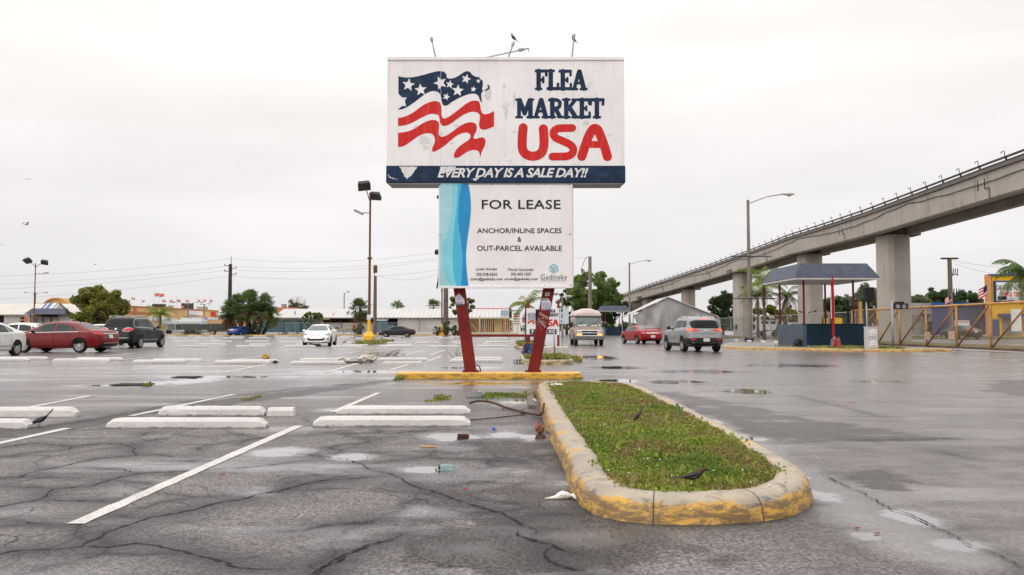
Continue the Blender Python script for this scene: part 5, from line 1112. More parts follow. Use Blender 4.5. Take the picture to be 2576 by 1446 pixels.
PIL = [(2248.5,69,2.2),(2038,90,2.2),(1868,113,2.2),(1731,140,2.0),(1628,160,2.0)]
for px, Y, w in PIL:
    X = (px-1287.5)/FOC*Y; zt_ = zbot(Y)+.02
    i = int(np.argmin(np.abs(PATH[:, 1]-Y))); t = PATH[min(i+1, len(PATH)-1)]-PATH[i-1]; an = math.atan2(-t[0], t[1]); h = w/2*.98; ch = .32; b = MB()
    oct_ = [(-h+ch,-h),(h-ch,-h),(h,-h+ch),(h,h-ch),(h-ch,h),(-h+ch,h),(-h,h-ch),(-h,-h+ch)]
    rot = lambda p: (X+p[0]*math.cos(an+.28)-p[1]*math.sin(an+.28), Y+p[0]*math.sin(an+.28)+p[1]*math.cos(an+.28))
    b.prism([(*rot(p), -.02) for p in oct_], (0, 0, zt_)); wb(b, 'pillar', M['concrete'], vd, recalc=True)
    b = MB()
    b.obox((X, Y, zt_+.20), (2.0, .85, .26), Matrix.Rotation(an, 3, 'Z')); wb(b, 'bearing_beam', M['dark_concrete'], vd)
for s0 in (56, 80, 104, 128, 152):
    q, t = at(s0+4, 1.955); z = zbot(q[1]); b = MB()
    for ds, z0, z1_ in ((0,.05,.72),(.5,.72,1.40),(1.3,.72,1.42)):
        a = q+t*ds; b.obox((a[0], a[1], z+(z0+z1_)/2), (.012, .025, (z1_-z0)/2), Matrix.Rotation(math.atan2(t[1], t[0])-math.pi/2, 3, 'Z'))
    a = q+t*.25; b.obox((a[0], a[1], z+.72), (.012, .27, .02), Matrix.Rotation(math.atan2(t[1], t[0])-math.pi/2, 3, 'Z')); wb(b, 'expansion_joint', M['black'], vd)
b = MB(); b.box(16, 30, 160, 164, 4.3, 6.0)
stn = tag(b.build('station_block', M['dark_concrete']), 'low dark concrete block under the far end of the viaduct', 'building')
# ------------------------------------------------------------ ticket booths
def shingle_mat():
    t = NT('blue_grey_shingle'); p = t.coord(); br = t.n('TexBrick'); mp = t.n('Mapping'); t.l(t.n('TexCoord').outputs['UV'], mp.inputs[0]); t.l(mp.outputs[0], br.inputs[0])
    br.inputs['Scale'].default_value = 1; br.inputs['Brick Width'].default_value = .42; br.inputs['Row Height'].default_value = .19; br.inputs['Mortar Size'].default_value = .012
    br.inputs['Color1'].default_value = (.028,.040,.070,1); br.inputs['Color2'].default_value = (.043,.057,.090,1); br.inputs['Mortar'].default_value = (.018,.02,.03,1)
    c = t.mix(t.mr(t.noise(p, 2.2, 6), .4, .75, 0, .35), br.outputs[0], (.10,.11,.13)); t.set('Base Color', c); t.set('Roughness', .5); t.set('Specular IOR Level', .35); t.bump(br.outputs['Fac'], -.5, .03); return t.m
M['shingle'] = shingle_mat()
def quad_uv(b_name, quads, m, root, wid=None):
    me = bpy.data.meshes.new(b_name); vs = []; fs = []; uv = []
    for q in quads:
        n = len(vs); q = [Vector(p) for p in q]; vs += q; fs.append((n, n+1, n+2, n+3)); ux = (q[1]-q[0]).normalized(); nn = (q[1]-q[0]).cross(q[3]-q[0]).normalized(); uy = nn.cross(ux)
        uv += [((p-q[0]).dot(ux), (p-q[0]).dot(uy)) for p in q]
    me.from_pydata([tuple(v) for v in vs], [], fs); l = me.uv_layers.new(name='UVMap')
    for i, w in enumerate(uv): l.data[i].uv = w
    o = finish(me, b_name, m); o.parent = root; return o
M['booth_front'] = mat('dark_blue_wall', (.006, .018, .035), .5, var=.3, scale=1.5, dirt=(.02,.055,.075), dscale=1.2, damt=.6, bump=.15); M['booth_side'] = mat('lit_blue_wall', (.045,.068,.098), .5, var=.25, scale=1.2, dirt=(.07,.09,.11), damt=.5, spec=.5); M['maroon'] = mat('maroon_post', (.13, .012, .014), .45, var=.2)  # booth_side: the same blue wall made paler, light from the left painted in
M['soffit'] = mat('soffit_white', (.55, .53, .52), .6); M['fascia'] = mat('white_fascia', (.50, .49, .49), .5)
def block_mat():
    t = NT('blue_block'); p = t.coord(); br = t.n('TexBrick'); t.l(t.mapping(p, (1,1,1), (R(90),0,0)), br.inputs[0]); br.inputs['Scale'].default_value = 1; br.inputs['Brick Width'].default_value = .42; br.inputs['Row Height'].default_value = .21; br.inputs['Mortar Size'].default_value = .012
    br.inputs['Color1'].default_value = (.005,.016,.032,1); br.inputs['Color2'].default_value = (.007,.020,.037,1); br.inputs['Mortar'].default_value = (.010,.034,.045,1)
    t.set('Base Color', t.mix(t.mr(t.noise(p, 1.6, 6), .42, .7, 0, .6), br.outputs[0], (.006,.024,.036))); t.set('Roughness', .6); t.set('Specular IOR Level', .2); return t.m
def booth(label, dx, dy, full=True):
    r = thing('ticket_booth', label, 'booth', (17.7+dx, 47.2+dy, 0)); g = .0 if not full else .11
    ex0, ex1, ey0, ey1, ez, tz, i = -2.33, 2.35, -2.9, 3.0, 3.9, 4.71, .5
    e = [(ex0,ey0,ez),(ex1,ey0,ez),(ex1,ey1,ez),(ex0,ey1,ez)]; tp = [(ex0+i,ey0+i,tz),(ex1-i,ey0+i,tz),(ex1-i,ey1-i,tz),(ex0+i,ey1-i,tz)]
    quad_uv('roof', [(e[k], e[(k+1) % 4], tp[(k+1) % 4], tp[k]) for k in range(4)]+[tuple(tp)], M['shingle'], r)
    b = MB(); b.box(ex0+.03, ex1-.03, ey0+.03, ey1-.03, ez-.10, ez-.01); b.build('soffit', M['soffit'], r)
    b = MB(); w0, w1, v0, v1, h = -1.6, 1.78, -2.05, 2.25, 1.36
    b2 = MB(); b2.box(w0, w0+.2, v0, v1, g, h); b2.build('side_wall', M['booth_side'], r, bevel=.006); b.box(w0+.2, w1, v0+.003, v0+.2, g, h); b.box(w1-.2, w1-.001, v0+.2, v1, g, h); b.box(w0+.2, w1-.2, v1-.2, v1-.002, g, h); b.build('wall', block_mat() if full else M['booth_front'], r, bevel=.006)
    b = MB(); b.box(w0-.04, w1+.04, v0-.04, v0+.24, h, h+.03); b.build('counter_ledge', M['booth_front'], r)
    pos = [(-1.50,-1.95),(1.25,-1.95),(-1.50,2.1),(1.25,2.1)]
    for x, y in pos:
        b = MB(); b.tube([(x, y, g+.02), (x, y, ez-.1)], .062, 8); b.build('post', M['maroon'], r, smooth=40)
    b = MB(); b.box(-.1, .1, .2, .4, tz, tz+.12); b.build('roof_vent', M['grey_metal'], r)
    return r
bth = booth('blue ticket booth with shingled mansard roof on maroon posts beside the yellow gate', 0, 0); booth('second blue ticket booth far down the driveway behind the tan van', -1.3, 85, False)
# tall parking sign in front of the booth, seen edge-on
def finial(b, c, z, r=.05):
    b.lathe([(r, z), (r*1.5, z+.03), (r*1.5, z+.09), (r*.9, z+.12), (r*1.15, z+.2), (r*.7, z+.36), (.004, z+.52)], 8, None, (c[0], c[1], 0))
M['bright_red'] = mat('bright_red_post', (.30, .008, .010), .45, var=.15)
q = P(2096, 870, 44.4); es = thing('parking_sign', 'tall bright red parking sign seen edge-on in front of the blue ticket booth', 'sign', (q.x, 44.4, .11), R(-20.7))
for y in (-1.0, .9):
    b = MB(); b.box(-.06, .06, y-.06, y+.06, 0, 3.35); finial(b, (0, y), 3.35, .055); b.build('post', M['bright_red'], es)
b = MB(); b.box(-.10, -.07, -.92, .82, 1.55, 3.0); b.box(.07,.08,-.92,.82,1.55,3.0); b.build('board', M['white_board'], es)
# newspaper boxes
def news_box(z, label):
    r = thing('newspaper_box', label, 'newspaper box', (G(2192, 877, .11).x, 41.2, z), 0, 'stacked newspaper boxes by the booth'); m = M['news_body']
    b = MB(); b.box(-.27, .27, -.2, .2, .0, .54); b.build('body', m, r, bevel=.015); b = MB(); b.box(-.285, .285, -.22, .22, .5, .55); b.build('lid', m, r, bevel=.01)
    b = MB(); b.box(-.2, .2, -.215, -.19, .08, .46); d = b.build('door', m, r, bevel=.006)
    b = MB(); b.box(-.17, .17, -.2195, -.216, .10, .44); b.build('label_panel', M['white_board'], d)
    fm = lambda x, y: (x, -.2225, y); sd = lambda X, Y: np.minimum(np.minimum(box_d(X,Y,-.15,-.06,.16,.175), seg_d(X,Y,[(-.06,.17),(.10,.155)])-.012), np.minimum(seg_d(X,Y,[(.08,.12),(.13,.2)])-.014, np.minimum(seg_d(X,Y,[(-.15,.40),(-.09,.42)])-.012, seg_d(X,Y,[(.10,.42),(.15,.38)])-.012)))
    flat('red_print', sd, (-.17,.17,.1,.44), .012, fm, M['sign_red'], d)
    b = MB()
    vs_, fs_ = text_mesh('el Clasificado', .0, .3); a = np.array(vs_); w = a[:, 0].max(); b.add([(-.13+x/w*.27, -.2226, .235+x/w*.055+y*.075) for x, y in vs_], fs_)
    b.box(-.12,.12,-.223,-.2222,.115,.135) if False else None
    b.build('black_print', M['ink'], d)
M['news_body'] = mat('pale_grey_steel', (.50,.49,.48), .45, var=.1, dirt=(.25,.24,.22), damt=.4)
news_box(.11, 'pale grey newspaper box standing under another beside the blue booth'); news_box(.665, 'upper pale grey newspaper box stacked beside the blue booth')
# black sign box on a pole, gate motor pole
q = P(2184.5, 740, 41.5); r = thing('signal_box', 'black box sign on a thin pole right of the ticket booth', 'sign', (q.x, 41.5, .11))
b = MB(); b.box(-.25, .27, -.12, .12, q.z-.34-.11, q.z+.36-.11); b.build('box', M['black'], r, bevel=.04)
b = MB(); b.tube([(-.12, .02, 0), (-.12, .02, q.z-.4)], .045, 8); b.build('pole', M['grey_metal'], r, smooth=True); b = MB(); b.tube([(-.22, .05, 0), (-.22, .05, 2.05)], .055, 8); b.build('post', M['booth_front'], r, smooth=True)
q = G(2246, 877.8, .1); r = thing('gate_post', 'grey steel guide post with rollers at the end of the yellow sliding gate', 'post', (q.x, q.y, 0))
zt_ = P(2246, 756, q.y).z; b = MB(); b.tube([(0,0,.05),(0,0,zt_)], .062, 8); b.build('pole', M['grey_metal'], r, smooth=True)
b = MB(); b.box(.1,.75,-.15,.15,zt_-.42,zt_-.14); b.box(.15,.55,-.12,.12,zt_-.14,zt_-.05); b.build('roller_housing', M['dark_steel'], r, bevel=.02)
for x in (.2, .5): b = MB(); b.lathe([(.10,-.04),(.10,.04)], 12, Matrix.Rotation(R(90),3,'X'), (x,-.18,zt_-.3)); b.build('roller', M['grey_metal'], r, smooth=40)
for dx, c in ((-.9, M['booth_front']), (.0, mat('yellow_wood', (.60,.36,.14), .6))):
    pass
q = PX(2163, 800, 20.6); r = thing('yellow_post', 'pale yellow timber post behind the ticket booth', 'post', (20.6, q.y, .11)); b = MB(); b.box(-.09,.09,-.09,.09,0,2.6); b.build('timber', mat('yellow_wood', (.58,.35,.15), .6), r)
q = PX(2133, 800, 20.3); r = thing('blue_post', 'slim blue post behind the ticket booth', 'post', (20.3, q.y, .11)); b = MB(); b.tube([(0,0,0),(0,0,2.75)], .07, 8); b.build('pole', M['booth_front'], r); b = MB(); b.box(.1,.75,-.2,.2,2.15,2.4); b.build('motor', M['black'], r, bevel=.03)
# ------------------------------------------------------------ chain link
def chain(name, m, p0, p1, z0, z1, pitch, r, root=None, parent=None):
    p0, p1 = np.array(p0, float), np.array(p1, float); L = np.hypot(*(p1-p0)); t = (p1-p0)/L; nm = np.array([-t[1], t[0]]); H_ = z1-z0; segs = []
    for k in np.arange(-H_, L, pitch):
        for sgn_ in (1, -1):
            a, b_ = max(k, 0), min(k+H_, L)
            if b_-a < .02: continue
            za_, zb_ = (a-k), (b_-k)
            if sgn_ < 0: za_, zb_ = H_-za_, H_-zb_
            segs.append((a, z0+za_, b_, z0+zb_))
    s = np.array(segs); V = []; F = []; n = len(s)
    d = np.stack([s[:, 2]-s[:, 0], s[:, 3]-s[:, 1]], 1); d /= np.linalg.norm(d, axis=1)[:, None]; pr = np.stack([-d[:, 1], d[:, 0]], 1)
    off = [(1, 0), (-.5, .87), (-.5, -.87)]; vs = np.zeros((n, 6, 3))
    for e in (0, 1):
        for k, (u, w) in enumerate(off):
            a = s[:, 2*e]+pr[:, 0]*r*u; z = s[:, 2*e+1]+pr[:, 1]*r*u
            vs[:, e*3+k, 0] = p0[0]+t[0]*a+nm[0]*r*w; vs[:, e*3+k, 1] = p0[1]+t[1]*a+nm[1]*r*w; vs[:, e*3+k, 2] = z
    base = (np.arange(n)*6)[:, None]; f = np.concatenate([base+np.array([0,1,4,3]), base+np.array([1,2,5,4]), base+np.array([2,0,3,5])])
    o = npmesh(name, vs.reshape(-1, 3), f, m)
    if root is not None: wp(o, root)
    return o
M['galv'] = mat('galvanised_wire', (.30,.29,.285), .5, .3, var=.2); M['gate_yellow'] = mat('rusty_yellow_tube', (.50,.27,.085), .55, var=.2, scale=4, dirt=(.13,.05,.025), dscale=1.6, damt=.9); M['mesh_tan'] = mat('tan_mesh_wire', (.40,.32,.23), .6, var=.2)
gt = thing('sliding_gate', 'long rusty yellow chain link sliding gate on the right', 'gate', (23.7, 44, 0)); gy = [56.8, 52.9, 49.9, 46.7, 43.5, 40.4, 37.3, 34.2, 31.1]
b = MB(); b.tube([(23.7, 31.1, 2.36), (23.7, 56.8, 2.36)], .055, 8); wb(b, 'top_rail', M['gate_yellow'], gt, smooth=True)
b = MB(); b.tube([(23.7, 31.1, .14), (23.7, 56.8, .14)], .07, 8); wb(b, 'bottom_rail', mat('rusty_rail', (.16,.10,.06), .6, var=.4, dirt=(.04,.03,.025), damt=.8), gt, smooth=True)
for y in gy: b = MB(); b.tube([(23.7, y, .15), (23.7, y, 2.36)], .055, 8); wb(b, 'upright', M['gate_yellow'], gt, smooth=True)
M['gate_rust'] = mat('rusty_brace', (.33,.155,.06), .6, var=.25, dirt=(.10,.04,.02), damt=.8)
for a_, c_ in zip(gy[:-1], gy[1:]): b = MB(); b.tube([(23.66, a_-.1, .18), (23.66, c_, 2.3)], .045, 8); wb(b, 'brace', M['gate_rust'], gt, smooth=True)
chain('wire_mesh', M['mesh_tan'], (23.76, 31.1), (23.76, 56.8), .15, 2.34, .125, .0052, gt)
for px, py, Y in ((2332,847,47.2),(2393,845,44.3)):
    o_ = PX(px, py, 23.6); b = MB(); b.box(23.58, 23.6, o_.y-.35, o_.y+.3, o_.z-.18, o_.z+.28); wb(b, 'faded_notice', mat('faded_notice', (.50,.33,.26), .6), gt)
def chain_fence(name_label, p0, p1, H_, n, pitch, r, rail=.03, pr_=.035, arms=False, mesh=True, m=None):
    r_ = thing('chain_link_fence', name_label, 'fence', ((p0[0]+p1[0])/2, (p0[1]+p1[1])/2, 0)); m = m or M['galv']
    b = MB(); b.tube([(*p0, H_), (*p1, H_)], rail, 6); wb(b, 'top_rail', m, r_)
    for i in range(n+1):
        x = lerp(p0[0], p1[0], i/n); y = lerp(p0[1], p1[1], i/n); b = MB(); b.tube([(x, y, -.02), (x, y, H_+.02)], pr_, 6)
        if arms: b.tube([(x, y, H_), (x-.3, y+.1, H_+.35)], .02, 5)
        wb(b, 'fence_post', m, r_)
    if mesh: chain('wire_mesh', m, p0, p1, .03, H_-.02, pitch, r, r_)
    return r_
chain_fence('tall chain link fence with slanted arms along the road behind the ticket booth', (25.0, 59.5), (25.3, 128), 2.33, 14, .2, .0035, .035, .04, True)
chain_fence('long galvanised chain link fence along the far edge of the lot', (-140, 128), (-7.5, 128), 1.95, 30, .3, .006)
# ornamental yellow gate at the far centre
yg = thing('picket_gate', 'pale yellow steel picket gate at the far edge of the lot between the sign posts', 'gate', (-3.2, 127.5, 0)); x0_, x1_ = P(1250,830,127.5).x, P(1302,830,127.5).x
M['pale_yellow'] = mat('pale_yellow_steel', (.52,.40,.22), .55, var=.2)
xl_ = P(1175,830,127.5).x
b = MB()
for z in (.25, 2.6): b.box(xl_, x1_, 127.45, 127.53, z, z+.09)
wb(b, 'gate_rail', M['pale_yellow'], yg)
pk = MB()
for x in np.arange(xl_, x1_, .30): pk.box(x-.035, x+.035, 127.46, 127.52, .1, 2.75)
wb(pk, 'pickets', M['pale_yellow'], yg)
for x in (xl_, (xl_+x1_)/2-2, (xl_+x1_)/2+2, x1_): b = MB(); b.box(x-.08, x+.08, 127.4, 127.56, 0, 3.1); wb(b, 'gate_post', M['pale_yellow'], yg)
for xa, xb, za, zb2 in ((xl_, (xl_+x1_)/2-2, 2.5, .3), ((xl_+x1_)/2+2, x1_, .3, 2.5)): b = MB(); b.tube([(xa,127.42,za),(xb,127.42,zb2)], .05, 5); wb(b, 'brace', M['pale_yellow'], yg)
# ------------------------------------------------------------ lamps and poles
M['rust_pole'] = mat('rusty_pole', (.13,.055,.035), .65, var=.3, scale=2, dirt=(.05,.025,.02), dscale=1.0, damt=.9, stretch=(2,2,.5)); M['yellow_paint'] = mat('yellow_paint', (.74,.40,.035), .5, var=.1, dirt=(.35,.17,.03), damt=.5)
M['lens'] = mat('lamp_lens', (.06,.065,.06), .2); M['old_white'] = mat('old_white_lamp', (.42,.40,.39), .5, dirt=(.2,.15,.12), damt=.6)
def lot_lamp(label, X, Y, Hh, heads, small, group, base=True):
    r = thing('parking_lot_lamp', label, 'lamp post', (X, Y, 0), 0, group)
    if base:
        b = MB(); b.box(-.42, .42, -.4, .4, 0, .50); b.hexa([(-.42,-.4,.50),(.42,-.4,.50),(.42,.4,.50),(-.42,.4,.50)], [(-.18,-.18,.85),(.18,-.18,.85),(.18,.18,.85),(-.18,.18,.85)]); b.build('base', M['yellow_paint'], r, bevel=.02, recalc=True)
        b = MB(); b.tube([(0,0,.84),(0,0,1.0),(0,0,1.85)], [.17,.135,.13], 12); b.build('painted_sleeve', M['yellow_paint'], r, smooth=40)
    b = MB(); b.tube([(0,0,1.8),(0,0,Hh*.52),(0,0,Hh*.525),(0,0,Hh-.9)], [.115,.10,.09,.075], 10); b.lathe([(.20,Hh*.52),(.20,Hh*.525),(.20,Hh*.53)], 8); b.build('pole', M['rust_pole'], r, smooth=40)
    for (dx, dz, yaw, tilt, s) in heads:
        b = MB(); b.tube([(0,0,Hh-1.6),(dx*.35,0,Hh-1.15+dz*.2),(dx*.8,0,Hh-.9+dz)], .045, 6); b.build('arm', M['rust_pole'], r, smooth=True)
        Mx = Matrix.Rotation(yaw, 3, 'Z')@Matrix.Rotation(tilt, 3, 'Y')@Matrix.Rotation(R(-38), 3, 'X'); c_ = Vector((dx, 0, Hh-.72+dz)); b = MB()
        hw = (.52*s, .42*s, .20*s); v = [c_+Mx@Vector((x*hw[0]*k, y*hw[1]*k, z*hw[2])) for z, k in ((-1,1),(1,.82)) for x, y in ((-1,-1),(1,-1),(1,1),(-1,1))]
        b.hexa(v[:4], v[4:]); h = b.build('lamp_head', M['dark_steel'], r, bevel=.02); b = MB(); b.obox(c_+Mx@Vector((0,0,-hw[2]-.006)), (hw[0]*.86, hw[1]*.86, .012), Mx); b.build('lens', M['lens'], h)
    for (dx, z, tilt) in small:
        b = MB(); b.tube([(0,0,z),(dx*.7,0,z-.02)], .035, 6); b.build('arm', M['rust_pole'], r); b = MB(); b.obox((dx, 0, z+.14*abs(dx)*.4), (.40,.18,.09), Matrix.Rotation(tilt, 3, 'Y')); b.build('floodlight', M['grey_metal'], r, bevel=.02)
    return r
q = G(928, 860.5); lamp_h = P(928, 487, q.y).z+.9
lot_lamp('rusty parking lot lamp on a yellow base left of the big sign', q.x, q.y, lamp_h, [(-.52,.50,R(12),R(-8),1.0),(.45,-.35,R(-20),R(6),.88)], [(-.95, P(928,535,q.y).z, R(24))], 'rusty parking lot lamps')
b = MB(); b.box(q.x-.17, q.x+.15, q.y-.142, q.y-.137, P(926,804,q.y).z, P(926,791.5,q.y).z); pst = b.build('poster', M['paper']); tag(pst, 'white poster taped to the pole above the yellow lamp base', 'poster')
Y_ = 138; q = P(85.5, 800, Y_); lot_lamp('parking lot lamp with two box heads at the far left above the buildings', q.x, Y_, P(86, 662, Y_).z+.9, [(-1.35,.3,R(-20),R(-10),1.25),(1.55,-.0,R(20),R(8),1.1)], [(1.8, P(86,688,Y_).z, R(-8))], 'rusty parking lot lamps')
q = G(1111, 844.2); lot_lamp('distant lamp pole on a yellow base just left of the red sign post', q.x, q.y, 13.0, [(-.6,.4,0,0,1),(.6,0,0,0,1)], [], 'rusty parking lot lamps')
M['pole_concrete'] = concrete_mat('pole_concrete', (.15,.125,.105), (.22,.19,.165), .5)
def cobra(label, px, Y, ptop, pend, twin=None, rad=.16):
    q = P(px, 800, Y); r = thing('street_lamp', label, 'street lamp', (q.x, Y, 0), 0, 'street lamps along the road'); zt_ = P(px, ptop, Y).z
    b = MB(); b.tube([(0,0,-.02),(0,0,zt_)], [rad*1.25, rad*.8], 8); b.build('pole', M['pole_concrete'], r, smooth=40)
    for e in pend:
        ex, ez = P(e[0], e[1], Y).x-q.x, P(e[0], e[1], Y).z; sg = 1 if ex > 0 else -1
        b = MB(); b.tube([(0,0,zt_-.35),(ex*.45,0,lerp(zt_-.2,ez,.7)),(ex*.82,0,ez)], .05, 6); b.build('arm', M['grey_metal'], r, smooth=True)
        b = MB(); b.ell((ex*.92, 0, ez), (abs(ex)*.10+.25, .16, .13), None, 10, 6); h = b.build('lamp_head', M['old_white'], r, smooth=True); b = MB(); b.ell((ex*.95, 0, ez-.1), (.22, .14, .13), None, 8, 6); b.build('glass_bowl', M['galv'], h, smooth=True)
    return r
lp = cobra('tall concrete street lamp with one curved arm standing before the viaduct', 1885, 74.6, 503, [(1990,488)])
for y_, a_, c_ in ((645,1838,1940),(751,1838,1955)): b = MB(); b.tube([P(a_,y_,74.4), P(1886,y_,74.35), P(c_,y_,74.4)], .045, 5); wb(b, 'cross_bar', M['dark_steel'], lp)
cobra('second street lamp with one arm farther along the viaduct', 1583.5, 141, 660, [(1635,655)])
cobra('pale double armed street lamp behind the far left building', 88, 190, 735, [(62,734.5),(118,735)], rad=.12)
cobra('double armed street lamp in front of the yellow store', 473, 170, 762, [(434,759.5),(508,759)], rad=.14); cobra('shorter double armed street lamp right of the other one before the yellow store', 513, 200, 764, [(505,764),(528,763)], rad=.16)
cobra('slim street lamp beside the traffic signal left of the palm clump', 604, 135, 768, [(622,757)], rad=.10); cobra('curved street lamp behind the grey corrugated roof', 865, 180, 737, [(877,733)], rad=.12)
cobra('small street lamp behind the tan van by the big tree', 1414, 92, 744, [(1396,738),(1434,745)], rad=.13)
q = P(604, 790, 134.8); r = thing('traffic_signal', 'traffic signal box on the slim street lamp by the palm clump', 'signal', (q.x-.35, 134.6, 0)); b = MB(); b.box(-.35,.35,-.3,.2,P(604,803,135).z,P(604,782,135).z); b.build('housing', M['dark_steel'], r, bevel=.03); b = MB(); b.box(-.1,.3,-.2,.1,P(604,812,135).z,P(604,804,135).z); b.build('crossing_light', M['dark_steel'], r)
M['wood_pole'] = mat('wood_pole', (.045,.036,.034), .85, var=.35, scale=2, dirt=(.12,.09,.08), damt=.4, stretch=(3,3,.3)); M['wood_grey'] = mat('grey_wood_pole', (.13,.105,.09), .85, var=.3, scale=2, stretch=(3,3,.3), dirt=(.05,.04,.035), damt=.5)
def upole(label, px, Y, ptop, rad, m, extra=None):
    q = P(px, 780, Y); r = thing('utility_pole', label, 'utility pole', (q.x, Y, 0), 0, 'utility poles'); zt_ = P(px, ptop, Y).z; b = MB(); b.tube([(0,0,-.02),(0,0,zt_)], [rad*1.15, rad*.85], 8); b.build('pole', m, r, smooth=40)
    if extra: extra(r, zt_)
    return r
def ex1(r, z):
    b = MB(); b.tube([(.1,0,z-.1),(.1,0,z+1.2)], .05, 5)
    for s, dz in ((-1,.4),(1,-.3),(-1,-1.1),(1,-1.9)): b.tube([(0,0,z+dz*.6-.5),(s*.9,0,z+dz*.6-.5)], .05, 5); b.lathe([(.07,z+dz*.6-.5),(.07,z+dz*.6-.2)], 6, None, (s*.9,0,0))
    b.build('insulator_bracket', M['dark_steel'], r); b = MB(); b.tube([(0,0,z-6.6),(1.0,0,z-6.0),(1.6,0,z-6.3)], .05, 5); b.build('lamp_arm', M['grey_metal'], r); b = MB(); b.lathe([(.0,z-6.2),(.22,z-6.35),(.28,z-6.8),(.0,z-6.85)], 8, None, (1.65,0,0)); b.build('lamp_head', M['old_white'], r)
upole('dark wooden utility pole rising behind the palm clump', 577.5, 130, 664, .32, M['wood_pole'], ex1)
def ex2(r, z): b = MB(); b.lathe([(.3,z+.5),(.32,z+.6),(.32,z+1.6),(.25,z+1.7)], 10); b.build('transformer', M['rust_pole'], r, smooth=40); b = MB(); b.tube([(-.1,0,z-.6),(-.15,0,z+.6)], .08, 6); b.build('bracket', M['grey_metal'], r)
upole('utility pole with a rusty transformer right of the yellow lamp base', 943, 129, 694, .28, M['wood_grey'], ex2); upole('dark utility pole partly hidden by the lease board', 1121, 131, 640, .38, M['wood_grey'])
def ex3(r, z):
    b = MB(); b.tube([(-.9,0,z-1.2),(-.55,.0,z-.3),(-.3,0,z)], .03, 5)
    for k in range(3): b.tube([(-1.0+.15*k,0,z-1.3-.1*k),(-.9+.15*k,0,z-2.2)], .05, 5)
    b.tube([(-.9,0,z-1.5),(-1.0,0,z-4.2),(-.45,0,z-6.5)], .04, 5); b.build('fuse_switch', M['dark_steel'], r)
upole('thick grey utility pole behind the tan van', 1484, 94, 645, .22, M['pole_concrete'], ex3)
def ex4(r, z):
    b = MB(); b.obox((0,0,z),(.95,.25,.09), Matrix.Identity(3)); b.build('cross_arm', M['wood_pole'], r); b = MB()
    for k in range(3): b.tube([(.35+.25*k,0,z-2.1+.2*(k%2)),(.45+.25*k,0,z-1.2)], .05, 5); b.tube([(.4+.3*k,0,z-4.6),(.45+.3*k,0,z-3.6)], .06, 5)
    b.tube([(.2,0,z-1.9),(1.0,0,z-1.9)], .05, 5); b.tube([(.2,0,z-4.2),(1.2,0,z-4.2)], .05, 5)
    for k in range(3): b.tube([(.4+.3*k,0,z-4.6),(.5+.1*k,0,z-5.6),(.3,0,z-6.4)], .03, 5)
    b.build('fuse_switch', M['dark_steel'], r)
upole('utility pole with a flat cross arm at the right above the blue building', 2391, 97, 650, .28, M['wood_grey'], ex4)
# wires
M['wire'] = mat('overhead_wire', (.16,.12,.115), .6)
def wire(label, pts, r=.013):
    P3 = []
    for (x0, y0, Y0), (x1, y1, Y1), sag in pts:
        a, b_ = P(x0, y0, Y0), P(x1, y1, Y1)
        P3 += [a.lerp(b_, i/14)-Vector((0,0,sag*4*(i/14)*(1-i/14))) for i in range(15)]
    b = MB(); b.tube(P3, r, 4); o = b.build('overhead_wire', M['wire']); tag(o, label, 'wire', 'overhead wires'); return o
for k, (yl, yp, yr) in enumerate(((692,651,632),(712.7,668.8,645),(724.8,678.3,650),(751,694,676))):
    wire(f'thin overhead wire, {["topmost","second","third","lowest"][k]} of those between the left edge and the lease board', [((-60,yl+4,130),(578,yp,130),.5),((578,yp,130),(1121,yr,131),1.0)])
wire('short overhead wire between the transformer pole and the lease board', [((944,690,129),(1121,680,131),1.2)]); wire('overhead wire right of the lease board towards the thick grey pole', [((1121,640,131),(1484,648,94),.3)])
wire('overhead wire running right from the flat cross arm', [((2394,655,97),(2700,672,90),.5)]); wire('lower overhead wire running right from the cross arm pole', [((2400,664,97),(2700,690,90),.8)])
# ------------------------------------------------------------ collapsed tent
tn = thing('canopy_tent', 'collapsed grey canopy tent behind the red coupe and the silver vehicle', 'tent', (13, 68, 0)); M['tarp'] = mat('grey_tarp', (.32,.31,.31), .6, var=.10, scale=.6, dirt=(.20,.19,.19), dscale=.5, damt=.5, bump=.25, bscale=1.2); M['tarp_light'] = mat('pale_tarp', (.47,.455,.45), .55, var=.08, scale=.6, bump=.2, bscale=1.5)
pk_, bk = P(1680,747,66), P(1652,753,72.5); fl, bl_ = P(1585,790,66), P(1563,797,76); fr_, gr = P(1806,796,66.3), P(1823,872,66.6); gl_ = P(1598,880,66)
def surf(nm, A, B_, C, D_, m, sag, n=14, seed=0):
    rg = np.random.default_rng(seed); vs = []
    for j in range(n+1):
        for i in range(n+1):
            u, w = i/n, j/n; p = (A*(1-u)+B_*u)*(1-w)+(D_*(1-u)+C*u)*w; p = p+Vector((0,(-.26*math.sin(9*u+4*w)-.08*math.sin(17*u-6*w))*math.sin(math.pi*w)*math.sin(math.pi*u), -sag*math.sin(math.pi*u)*math.sin(math.pi*w))); vs.append(p)
    b = MB(); b.add(vs, [(j*(n+1)+i, j*(n+1)+i+1, (j+1)*(n+1)+i+1, (j+1)*(n+1)+i) for j in range(n) for i in range(n)]); return wb(b, nm, m, tn, smooth=True)
surf('roof_sheet', fl, pk_, bk, bl_, M['tarp_light'], .10); surf('right_roof_sheet', pk_, fr_, P(1800,800,73), bk, M['tarp'], .25)
lo = Vector((0,.15,0)); surf('front_sheet', fl+Vector((.3,.15,-.1)), pk_+lo, Vector((pk_.x,66.1,.05)), Vector((fl.x+1.2,66.1,.05)), M['tarp'], 0, 18); surf('side_sheet', pk_+lo, fr_+lo, Vector((gr.x-.3,66.2,.05)), Vector((pk_.x,66.2,.05)), M['tarp'], .12, 18, 2)
b = MB()
